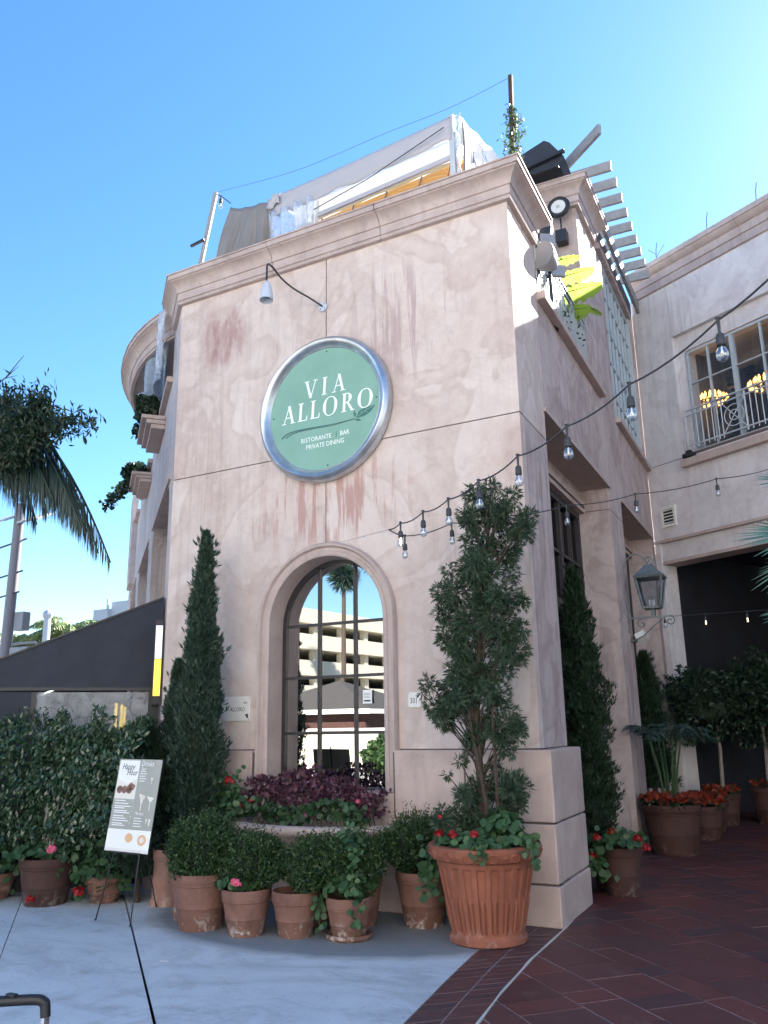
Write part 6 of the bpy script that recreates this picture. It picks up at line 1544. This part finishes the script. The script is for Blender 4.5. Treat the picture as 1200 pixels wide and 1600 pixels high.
LP = thing('plant_pot', 'large brown terracotta pot at far left with a pink geranium bloom', 'pot', (-7.13, 6.12, 0)); pot(LP, (-7.15, 6.14, 0), .20, .275, .43, 'terradark', .06); geranium(LP, (-7.22, 6.05, .42), .28, 200, 81, 'ger_leaf', .034, .14)
flower(LP, (-6.86, 5.92, .53), .042, 'pink_fl', (-6.95, 6.0, .42)); flower(LP, (-6.98, 5.82, .10), .035, 'red_fl', (-6.92, 5.86, .26))
M['terra_hid'] = M['terradark']
for k, (c, lab) in enumerate((((-6.68, 6.45, 0), 'pot smothered in geranium leaves with a red bloom behind the menu board'), ((-7.85, 6.1, 0), 'pot of geranium leaves cut by the left edge of the photo'))):
    t = thing('potted_geranium', lab, 'potted flower', c, 'leafy geraniums along the hedge foot'); pot(t, c, .13, .19, .25, 'terra', .05)
    g = np.random.default_rng(90+k); m_ = 420; P = np.array([c[0], c[1]-.1, .38])+g.normal(0, 1, (m_, 3))*np.array([.17, .13, .15]); P[:, 2] = np.clip(P[:, 2], .04, 2)
    obj('geranium_leaves', (roundleaves(P, g.normal(0, .4, P.shape)+np.array([0, -.7, .5]), g.uniform(.025, .042, m_)), 7), 'ger_leaf', t, kind='stuff')
    if k == 0: flower(t, (c[0]+.03, c[1]-.36, .14), .05, 'red_fl', (c[0], c[1]-.1, .2))
M['panelglow'] = emis('panel_glow', (.9, .9, .8), .25)
# menu board on a tripod easel
EB = thing('menu_easel', 'tall grey and white happy hour menu board on a thin black easel', 'menu board', (-5.75, 5.85, 0))
BL, BR_, TL_, TR_ = np.array([-6.0, 5.755, .592]), np.array([-5.475, 5.745, .584]), np.array([-6.0, 5.885, 1.366]), np.array([-5.478, 5.875, 1.362])
bn = unit(np.cross(BR_-BL, TL_-BL))
def bq(u, v, e=0): return BL+(BR_-BL)*u+(TL_-BL)*v+bn*e
mb = MB(); mb.ext([bq(0, 0, -.006), bq(1, 0, -.006), bq(1, 1, -.006), bq(0, 1, -.006)], bn*.006); M['boardgrey'] = simple('menu_grey', (.33, .33, .29), .5, 0, 2, .1); board = obj('board', mb, 'boardgrey', EB)
def bpoly(name, mat, polys, e=.001):
    for P in polys:
        mb = MB(); mb.ext([bq(u, v, e-.001) for u, v in P], bn*.001); obj(name, mb, mat, board)
def rc(u0, v0, u1, v1): return [(u0, v0), (u1, v0), (u1, v1), (u0, v1)]
M['food'] = simple('printed_food', (.22, .12, .09), .6, 0, 25, .6); M['printcream'] = simple('printed_cream', (.72, .68, .60), .6); M['printorange'] = simple('printed_orange', (.70, .42, .22), .6)
bpoly('white_header', 'white', [[(.02, .985), (.495, .985), (.495, .79), (.26, .72), (.02, .79)]], .0022)
bpoly('food_photo', 'printcream', [rc(.02, .56, .495, .785)]); bpoly('food_print', 'food', [[(.05+.07*math.cos(t)+.06+k*.115, .66+.045*math.sin(t)) for t in np.linspace(0, 2*PI, 10)[:-1]] for k in range(3)]+[[(.30, .64), (.44, .66), (.47, .71), (.36, .74), (.28, .70)]], .0021)
bpoly('divider', 'blackm', [rc(.497, .99, .503, 1.03)])
bpoly('bottom_band', 'white', [rc(.0, .035, 1, .235)]); bpoly('footer_band', 'offwhite', [rc(0, 0, 1, .035)])
bpoly('printed_fruit', 'printorange', [[(.52+.09*math.cos(t), .15+.05*math.sin(t)) for t in np.linspace(0, 2*PI, 12)[:-1]], [(.82+.10*math.cos(t), .135+.058*math.sin(t)) for t in np.linspace(0, 2*PI, 14)[:-1]]], .0022)
bpoly('printed_fruit_centre', 'printcream', [[(.82+.05*math.cos(t), .135+.03*math.sin(t)) for t in np.linspace(0, 2*PI, 12)[:-1]]], .0032)
ln_ = []
for k, v in enumerate((.535, .505, .475, .455, .425, .405, .37, .345, .32, .29, .27)): ln_.append(rc(.06, v, .30+.13*((k*7) % 3)/2, v+.010))
for k in range(5): ln_.append(rc(.53, .865-k*.027, .66+.03*(k % 2), .873-k*.027))
for k in range(4): ln_.append(rc(.56, .355-k*.028, .72+.03*(k % 2), .363-k*.028))
for v in (.535, .475, .425, .37, .30): ln_.append(rc(.465, v, .48, v+.008))
bpoly('printed_line', 'white', ln_)
bpoly('printed_glass', 'printcream', [[(.62, .60), (.72, .60), (.69, .52), (.65, .52)], [(.60, .625), (.74, .60), (.73, .57), (.61, .58)], [(.78, .60), (.95, .585), (.87, .53)], [(.862, .53), (.876, .53), (.876, .45), (.862, .45)], [(.66, .52), (.68, .52), (.68, .44), (.66, .44)], [(.80, .80), (.86, .80), (.83, .76)], [(.826, .76), (.834, .76), (.834, .73), (.826, .73)], [(.83, .36), (.87, .36), (.85, .30)], [(.90, .36), (.94, .36), (.93, .29), (.91, .29)]], .0018)
def btext(s, u, v, size, mat, shear=.25):
    ux = unit(BR_-BL); vz = unit(TL_-BL)
    F = lambda w: bq(u, v, .0032)+w[:, :1]*ux+w[:, 2:]*vz+w[:, 1:2]*bn
    return text('lettering', s, 0, 0, size, mat, board, F=F, shear=shear, sx=.8, th=.0004)
btext('Happy', .09, .885, .075, 'ink'); btext('Hour', .22, .82, .075, 'ink'); btext('Drinks', .53, .925, .070, 'white'); btext('Beer', .55, .88, .038, 'white'); btext('Martinis', .57, .395, .040, 'white')
mb = MB(); mb.bar(bq(.50, 0, -.012), bq(.5, 1.05, -.012), .010); mb.bar(bq(.15, -.005, .005), bq(.85, -.005, .005), .012); obj('spine', mb, 'blackm', EB)
for (a_, b_) in ((bq(.22, .0, -.012), (-6.10, 5.80, .0)), (bq(.80, .0, -.012), (-5.625, 5.74, .0)), (bq(.5, .55, -.015), (-6.0, 6.45, .0))):
    mb = MB(); b_ = np.array(b_); mb.bar(a_, b_, .009); mb.sphere(b_+(0, 0, .008), .009, 6, 5); obj('leg', mb, 'blackm', EB)
# white scrap and suitcase handle
sc_ = MB(); sc_.ext([(-4.62, 5.02, .002), (-4.55, 5.03, .002), (-4.55, 5.05, .002), (-4.62, 5.04, .002)], (0, 0, .002)); obj('paper_scrap', sc_, 'white', None, label='tiny white paper scrap lying on the concrete', cat='litter', loc=(-4.6, 5.03, .002))
SH = thing('suitcase', 'suitcase whose black telescopic handle rises into the bottom left corner', 'suitcase', (-1.95, 1.55, 0))
hp = lambda t_: np.array([-1.965, 1.72, .925])+np.array([-.743, -.18, -.02])*t_
mb = MB(); a_ = np.array([-1.975, 1.716, .915]); dirn = unit(np.array([-.10, -.055, 0.0]))
G_ = [a_+np.array((.007, .004, -.035)), a_+np.array((.004, .003, -.008)), a_, a_+dirn*.02+np.array((0, 0, .006)), a_+dirn*.10+np.array((0, 0, .004)), a_+dirn*.20+np.array((0, 0, .0)), a_+dirn*.225+np.array((0, 0, -.012)), a_+dirn*.232+np.array((0, 0, -.04))]
mb.tube(bez(G_, 5), .0135, 10); obj('grip', mb, 'rubber', SH, smooth=True)
mb = MB(); mb.box(-.016, .016, -.009, .009, 0, .008); mb.v[0] = mb.v[0]+a_+dirn*.085+np.array((0, 0, .014)); obj('release_button', mb, 'rubber', SH, bevel=.003)
for e in (G_[0], G_[-1]):
    mb = MB(); mb.bar(e+np.array((0, 0, .012)), (e[0], e[1], .52), .017, .012); obj('tube', mb, 'chrome', SH)
mb = MB(); cc = a_+dirn*.11; mb.box(-.19, .19, -.13, .13, .06, .54); aa_ = math.atan2(dirn[1], dirn[0]); mm = np.array(Matrix.Rotation(aa_, 3, 'Z')); mb.v[0] = mb.v[0]@mm.T+np.array([cc[0], cc[1], 0]); obj('shell', mb, 'rubber', SH, bevel=.04)
for s1 in (-1, 1):
    for s2 in (-1, 1):
        mb = MB(); w_ = mm@np.array([s1*.15, s2*.09, .028]); mb.lathe([(.001, -.012), (.026, -.012), (.028, 0), (.026, .012), (.001, .012)], (0, 0, 0), 14); mb.v[0] = mb.v[0]@np.array(Matrix.Rotation(PI/2, 3, 'X')).T+w_+np.array([cc[0], cc[1], 0]); obj('wheel', mb, 'blackm', SH)

# ------------------------------------------------------------------ left distance: palm, street pole, far palms, far building
PM = thing('palm_tree', 'dark feather palm hanging into the left edge of the photo', 'palm', (-10.5, 6.1, 0))
mb = MB(); mb.tube([(-10.5, 6.0, 0), (-10.4, 6.0, 2.6), (-10.1, 6.05, 5.3)], [.16, .13, .11], 12); obj('trunk', mb, 'palebark', PM, smooth=True)
cr_ = (-10.15, 6.1, 5.5)
for (dx, dy, dz, L, dr) in ((1.9, 1.4, 3.0, 3.8, 1.22), (1.75, 1.2, 2.5, 3.4, 1.18), (1.3, 1.0, 2.8, 3.3, 1.2), (1.6, 1.5, 2.0, 3.0, 1.12), (1.0, .8, 3.0, 3.2, 1.2), (1.9, 1.0, 2.1, 3.1, 1.15), (1.8, 1.6, 2.4, 3.5, 1.2), (1.5, .7, 1.6, 2.6, 1.1), (.5, 1.5, 2.5, 3, 1.2), (-1, .5, 2, 3, 1.2), (-.6, -1, 2, 3, 1.2), (1, -1.2, 2, 2.6, 1.2)):
    frond(PM, cr_, (dx, dy, dz), L, dr, 90, 1.15, 'palm_leaf', .014, hang=.92, vee=-.25)
BT2 = thing('street_tree', 'broad leaved street tree with dark drooping leaves above the palm at left', 'tree', (-13.6, 7.6, 0))
mb = MB(); mb.tube([(-13.6, 7.6, 0), (-13.2, 7.5, 3), (-11.2, 6.9, 5.3)], [.13, .1, .06], 10)
brs = [((-11.2, 6.9, 5.3), (-9.9, 6.75, 5.45), (-9.0, 6.6, 5.25), (-8.15, 6.35, 5.62)), ((-11.2, 6.9, 5.3), (-9.9, 6.7, 5.3), (-9.1, 6.5, 4.9), (-8.0, 6.4, 5.15), (-7.45, 6.35, 5.12)), ((-11.2, 6.9, 5.3), (-9.9, 6.7, 5.5), (-9.3, 6.6, 5.4), (-8.8, 6.4, 5.85)), ((-9.9, 6.75, 5.45), (-9.3, 6.6, 5.3), (-8.6, 6.5, 5.0), (-8.05, 6.4, 5.32))]
for b_ in brs: mb.tube(bez(list(b_), 5), np.linspace(.035, .006, 5*(len(b_)-1)+1), 6)
obj('trunk', mb, 'bark', BT2, smooth=True); P = []
for b_ in brs:
    pp = lerp_path(bez(list(b_), 5), 60)
    for k in range(60):
        if k > 14: P.append(pp[k]+rng.normal(0, .10, (26, 3)))
for q in ((-8.7, 6.5, 5.3, .35), (-8.45, 6.4, 5.25, .26), (-8.25, 6.4, 5.5, .18)): P.append(np.array(q[:3])+rng.normal(0, q[3]*.5, (330, 3)))
P = np.concatenate(P); obj('foliage', (leafquads(P, rng.normal(0, .5, P.shape)+np.array([.2, 0, -.6]), rng.uniform(.08, .13, len(P)), .030, .2), 4), 'dark_leaf', BT2, kind='stuff')
P = lerp_path([(-8.0, 6.4, 5.15), (-7.45, 6.35, 5.13), (-7.12, 6.33, 5.02)], 90)+rng.normal(0, .055, (90, 3)); obj('branch_tip_leaves', (leafquads(P, rng.normal(0, .5, P.shape)+np.array([.4, 0, -.5]), .11, .03, .2), 4), 'dark_leaf', BT2, kind='stuff')
bw = thing('bare_tree', 'bare twig tips poking in at the far upper left edge', 'tree', (-12.6, 7.0, 0)); mb = MB(); mb.tube([(-12.6, 7.0, 0), (-12.2, 7.0, 4), (-10.2, 6.9, 6.2)], [.07, .05, .02], 7)
for q in ((-8.45, 6.2, 6.0), (-8.5, 6.3, 6.2), (-8.6, 6.3, 5.95)): mb.tube([(-10.2, 6.9, 6.2), (-9.1, 6.5, 6.1), q], [.012, .008, .003], 4)
obj('branches', mb, 'bark', bw)
SP = thing('street_pole', 'grey street pole with solar panels and small boxes behind the awning', 'street pole', (-16.2, 12.2, 0))
mb = MB(); mb.tube([(-16.0, 12.1, 0), (-15.75, 11.95, 3.5), (-15.2, 11.55, 6.45)], [.13, .12, .10], 12); M['polegrey'] = simple('pole_grey', (.20, .20, .23), .5); obj('shaft', mb, 'polegrey', SP, smooth=True)
for (x, y, z, w) in ((-14.85, 11.7, 6.12, .34), (-15.55, 11.5, 6.15, .25)):
    mb = MB(); mb.box(-w, w, -.25, .25, -.02, .02); mb.v[0] = mb.v[0]@np.array(Matrix.Rotation(R(28), 3, 'X')).T+np.array([x, y, z]); obj('solar_panel', mb, 'whitem', SP)
for (z0, z1, x, w) in ((3.75, 4.15, -15.38, .14), (3.05, 3.4, -15.3, .28)):
    mb = MB(); mb.box(x-w, x+w, 11.9, 12.1, z0, z1); obj('box', mb, 'floodbody', SP, bevel=.02)
for z, w in ((5.7, .5), (5.0, .35), (4.55, .2)):
    mb = MB(); mb.bar((-16.6, 11.9, z-.1), (-15.3+w*.3, 11.75, z), .03); obj('cable_bracket', mb, 'cord', SP)
mb = MB(); mb.tube([(-15.7, 12, 3.48), (-14.9, 12, 3.48), (-14.1, 12, 2.9)], .03, 6); obj('lower_arm', mb, 'floodbody', SP)
F2 = thing('flag_pole', 'plain thin pole between the distant palms', 'pole', (-33.4, 27.5, 0)); mb = MB(); mb.tube([(-33.4, 27.5, 0), (-33.3, 27.4, 7.0)], [.22, .16], 10); mb.sphere((-33.3, 27.4, 7.15), .25, 8, 6); obj('shaft', mb, 'whitem', F2)
def far_palm(label, c, h, L, n, grp='palms far behind the awning'):
    t = thing('far_palm', label, 'palm', c, grp); mb = MB(); mb.tube([c, (c[0], c[1], h)], [.25, .18], 8); obj('trunk', mb, 'bark', t)
    for k in range(n):
        a_ = k*2*PI/n; frond(t, (c[0], c[1], h), (math.cos(a_), math.sin(a_), random.uniform(.1, 1.1)), L, .55, 26, L*.35, 'far_leaf', .09, hang=.5, vee=.2)
far_palm('leftmost of the pale yellow-green palms far beyond the awning', (-38.6, 30.4, 0), 6.3, 2.6, 18)
far_palm('middle pale palm right of the thin pole beyond the awning', (-35.9, 31.0, 0), 6.9, 2.6, 18)
far_palm('lowest, rightmost pale palm beyond the awning', (-34.4, 32.6, 0), 6.8, 2.5, 16)
FB = thing('white_building', 'small white apartment building far off beside the left facade', 'building', (-45.5, 44, 0))
M['farwhite'] = simple('far_white_wall', (.5, .5, .52), .8)
mb = MB(); mb.box(-47, -45.55, 42.6, 50, 0, 10.2); mb.box(-45.55, -43.6, 42.9, 50, 0, 10.7); obj('wall', mb, 'farwhite', FB)
mb = MB(); mb.box(-46.9, -46.0, 42.56, 42.7, 7.9, 9.3); obj('window', mb, 'bluepane', FB)
mb = MB(); mb.box(-45.62, -45.5, 42.5, 42.62, 0, 10.9); obj('corner_strip', mb, 'whitem', FB)
# fan palm blades at the right edge
FP = thing('fan_palm', 'fan palm whose green blades reach in from the right edge', 'palm', (.35, 5.6, 0))
mb = MB(); mb.tube([(.35, 5.6, 0), (.36, 5.6, 1.3), (.35, 5.6, 2.45)], [.10, .09, .07], 10); obj('trunk', mb, 'bark', FP, smooth=True)
def fan(c, d, L, n=22, spread=1.25, nrm=(0, -.6, .8)):
    c = np.array(c); d = unit(np.array(d)); s_ = unit(np.cross(np.array(nrm), d)); mb = MB(); mb.tube([(.35, 5.6, 2.42), tuple(c)], .009, 5); fo = obj('fan_stalk', mb, 'fan_leaf', FP); out = []
    for k in range(n):
        t = (k/(n-1)-.5)*2*spread; D = unit(d*math.cos(t)+s_*math.sin(t)+rng.normal(0, .03, 3)); Lk = L*(1-.25*abs(t)/spread)*rng.uniform(.9, 1.05); w = unit(np.cross(D, nrm))*.014; dr_ = np.array([0, 0, -.05*Lk])
        a_, b_, e_ = c+D*.02, c+D*Lk*.55, c+D*Lk+dr_
        mb2 = [a_-w*.3, a_+w*.3, b_+w, b_-w, b_-w, b_+w, e_+w*.05, e_-w*.05]; out += mb2
    obj('blades', (np.array(out), 4), 'fan_leaf', fo)
fan((-.10, 5.35, 2.66), (-1, -.1, .10), .40); fan((-.08, 5.4, 2.55), (-1, -.1, -.55), .38); fan((-.05, 5.35, 2.98), (-1, -.1, .25), .30); fan((-.10, 5.5, 2.25), (-1, 0, -.1), .32); fan((.05, 5.4, 2.75), (-.4, -.1, 1), .3); fan((.9, 5.6, 2.5), (1, .1, .1), .35)

# ------------------------------------------------------------------ across the street: things seen in the window, unseen bounce surfaces
PK = thing('parking_garage', 'cream concrete parking garage across the street reflected in the arched window', 'building', (-55, -70, 0))
for k in range(5):
    z0 = .3+k*3.05; mb = MB(); mb.ext([(-57, -44, z0+1.35), (-52, -95, z0+1.35), (-50, -130, z0+1.35), (-75, -130, z0+1.35), (-75, -44, z0+1.35)], (0, 0, 1.75)); obj('parapet_band', mb, 'concrete_wall', PK)
for k in range(12):
    f = k/11; mb = MB(); x, y = -57+5.5*f, -44-56*f; mb.box(x-1.4, x-.6, y-.4, y+.4, 0, 15); obj('column', mb, 'concrete_wall', PK)
mb = MB(); mb.box(-75, -66, -130, -44, 0, 14.5); obj('inner_wall', mb, 'dark', PK)
OW = thing('low_wall', 'cream wall across the street reflected low in the arched window', 'wall', (-20, -16, 0)); mb = MB(); mb.box(-34, -11, -16.3, -16, 0, 1.5); obj('wall_body', mb, 'concrete_wall', OW)
mb = MB(); mb.box(-34.1, -10.9, -16.35, -15.95, 1.5, 1.6); obj('coping', mb, 'offwhite', OW)
KS = thing('kiosk', 'hip-roofed brick kiosk reflected in the arched window', 'kiosk', (-27, -25, 0))
mb = MB(); mb.box(-31, -23, -33, -25, 0, 2.35); obj('wall', mb, 'terradark', KS); mb = MB(); mb.box(-31.6, -22.4, -33.6, -24.4, 2.35, 2.6); obj('eave', mb, 'offwhite', KS)
mb = MB(); mb.add([(-31.6, -33.6, 2.6), (-22.4, -33.6, 2.6), (-22.4, -24.4, 2.6), (-31.6, -24.4, 2.6), (-27, -29, 4.4)], [(0,1,4), (1,2,4), (2,3,4), (3,0,4)]); obj('roof', mb, 'kiosk', KS)
def fan_palm_far(label, c, h, r):
    t = thing('street_palm', label, 'palm', c, 'fan palms reflected in the window'); mb = MB(); mb.tube([c, (c[0], c[1], h)], [.28, .2], 8); obj('trunk', mb, 'bark', t)
    n = 900; d = unit(rng.normal(size=(n, 3))+np.array([0, 0, .15])); C_ = np.array([c[0], c[1], h])+d*r*.55; obj('crown', (leafquads(C_, d+rng.normal(0, .15, d.shape), r*.85, r*.05), 4), 'palm_leaf', t, kind='stuff')
fan_palm_far('palm standing over the middle of the garage roof in the reflection', (-50, -58, 0), 17.2, 1.9); fan_palm_far('palm at the right of the reflection above the garage', (-44.5, -58, 0), 17.0, 2.1); fan_palm_far('nearest tall palm whose crown hangs into the top of the reflection', (-17.7, -18.0, 0), 10.3, 2.3); fan_palm_far('small palm at the left of the reflected garage', (-54, -56, 0), 16.2, 1.2)
BS = thing('round_bush', 'round green bush across the street, reflected low in the window', 'bush', (-15.3, -14, 0)); P, d = shell_pts(6000, (-15.3, -14.0, .4), (1.3, 1.1, 1.0), .15, .4, 5); P = P[P[:, 2] > 0]; obj('foliage', (leafquads(P, rng.normal(size=P.shape), .22, .12), 4), 'box_leaf', BS, kind='stuff'); obj('shrub_heart', blob((-15.3, -14.0, .3), (.9, .8, .7), .1, 3), 'core', BS, smooth=True)
st = MB(); st.box(-45, 45, -36, -3.2, -.08, -.07)
M['paleroad'] = simple('pale_bounce_concrete', (.30, .29, .28), .85, 0, .5, .1); struct('road', st, 'paleroad')  # unseen road paled so that it throws warm sunlight back at the wall
st = MB(); st.box(-45, 45, -60, -36, -.08, .0); struct('far_pavement', st, 'walk')

OB = thing('bounce_building', 'unseen cream building added behind the camera to bounce sunlight onto the front wall', 'building', (10, -16, 0))  # out-of-view building added as a sunlight reflector for the shaded front wall
M['creamwall'] = simple('cream_render', (.40, .375, .35), .85, 0, .6, .06)
mb = MB(); mb.box(-9, 34, -24, -13, 0, 15); obj('wall', mb, 'creamwall', OB)
mb = MB(); mb.box(-9.3, 34.3, -24.3, -12.7, 15, 15.5); obj('cornice', mb, 'offwhite', OB)
for i in range(10):
    for j in range(3):
        x = -7+i*4.2; z = 1.4+j*4.6; mb = MB(); mb.box(x, x+1.1, -13.02, -12.95, z, z+1.9); w_ = obj('window', mb, 'bluepane', OB)
        mb = MB(); mb.box(x-.1, x+1.2, -13.0, -12.85, z-.12, z); obj('sill', mb, 'offwhite', w_)

for k, (u, o, z0, z1, w, lab) in enumerate(((3.3, -12.5, 1.95, 2.3, .45, 'small lit panel far back in the dark passage'), (5.2, -11.5, .9, 2.3, .10, 'narrow pale post at the back of the passage'), (6.3, -12.0, .9, 2.2, .14, 'second pale post right of the narrow one in the passage'))):
    t = thing('lit_panel' if k == 0 else 'pale_post', lab, 'light' if k == 0 else 'post', tuple(FW.pt(u, o, z0))); mb = MB(); mb.box(u, u+w, o, o+.04, z0, z1, FW.M); obj('face', mb, M['panelglow'] if k == 0 else 'offwhite', t)
    mb = MB(); mb.box(u-.03, u+w+.03, o-.05, o-.001, 0, z1+.03, FW.M); obj('backing', mb, 'blackm', t)
DT = thing('dining_table', 'dark cloth covered table inside the passage behind the trees', 'table', tuple(FW.pt(2.4, -6, 0)))
mb = MB(); mb.lathe([(.001, .75), (.55, .75), (.57, .73), (.60, .3)], tuple(FW.pt(2.4, -6, 0)), 24); obj('tablecloth', mb, 'dark', DT, smooth=True); mb = MB(); mb.tube([FW.pt(2.4, -6, 0), FW.pt(2.4, -6, .72)], .05, 8); obj('leg', mb, 'blackm', DT)
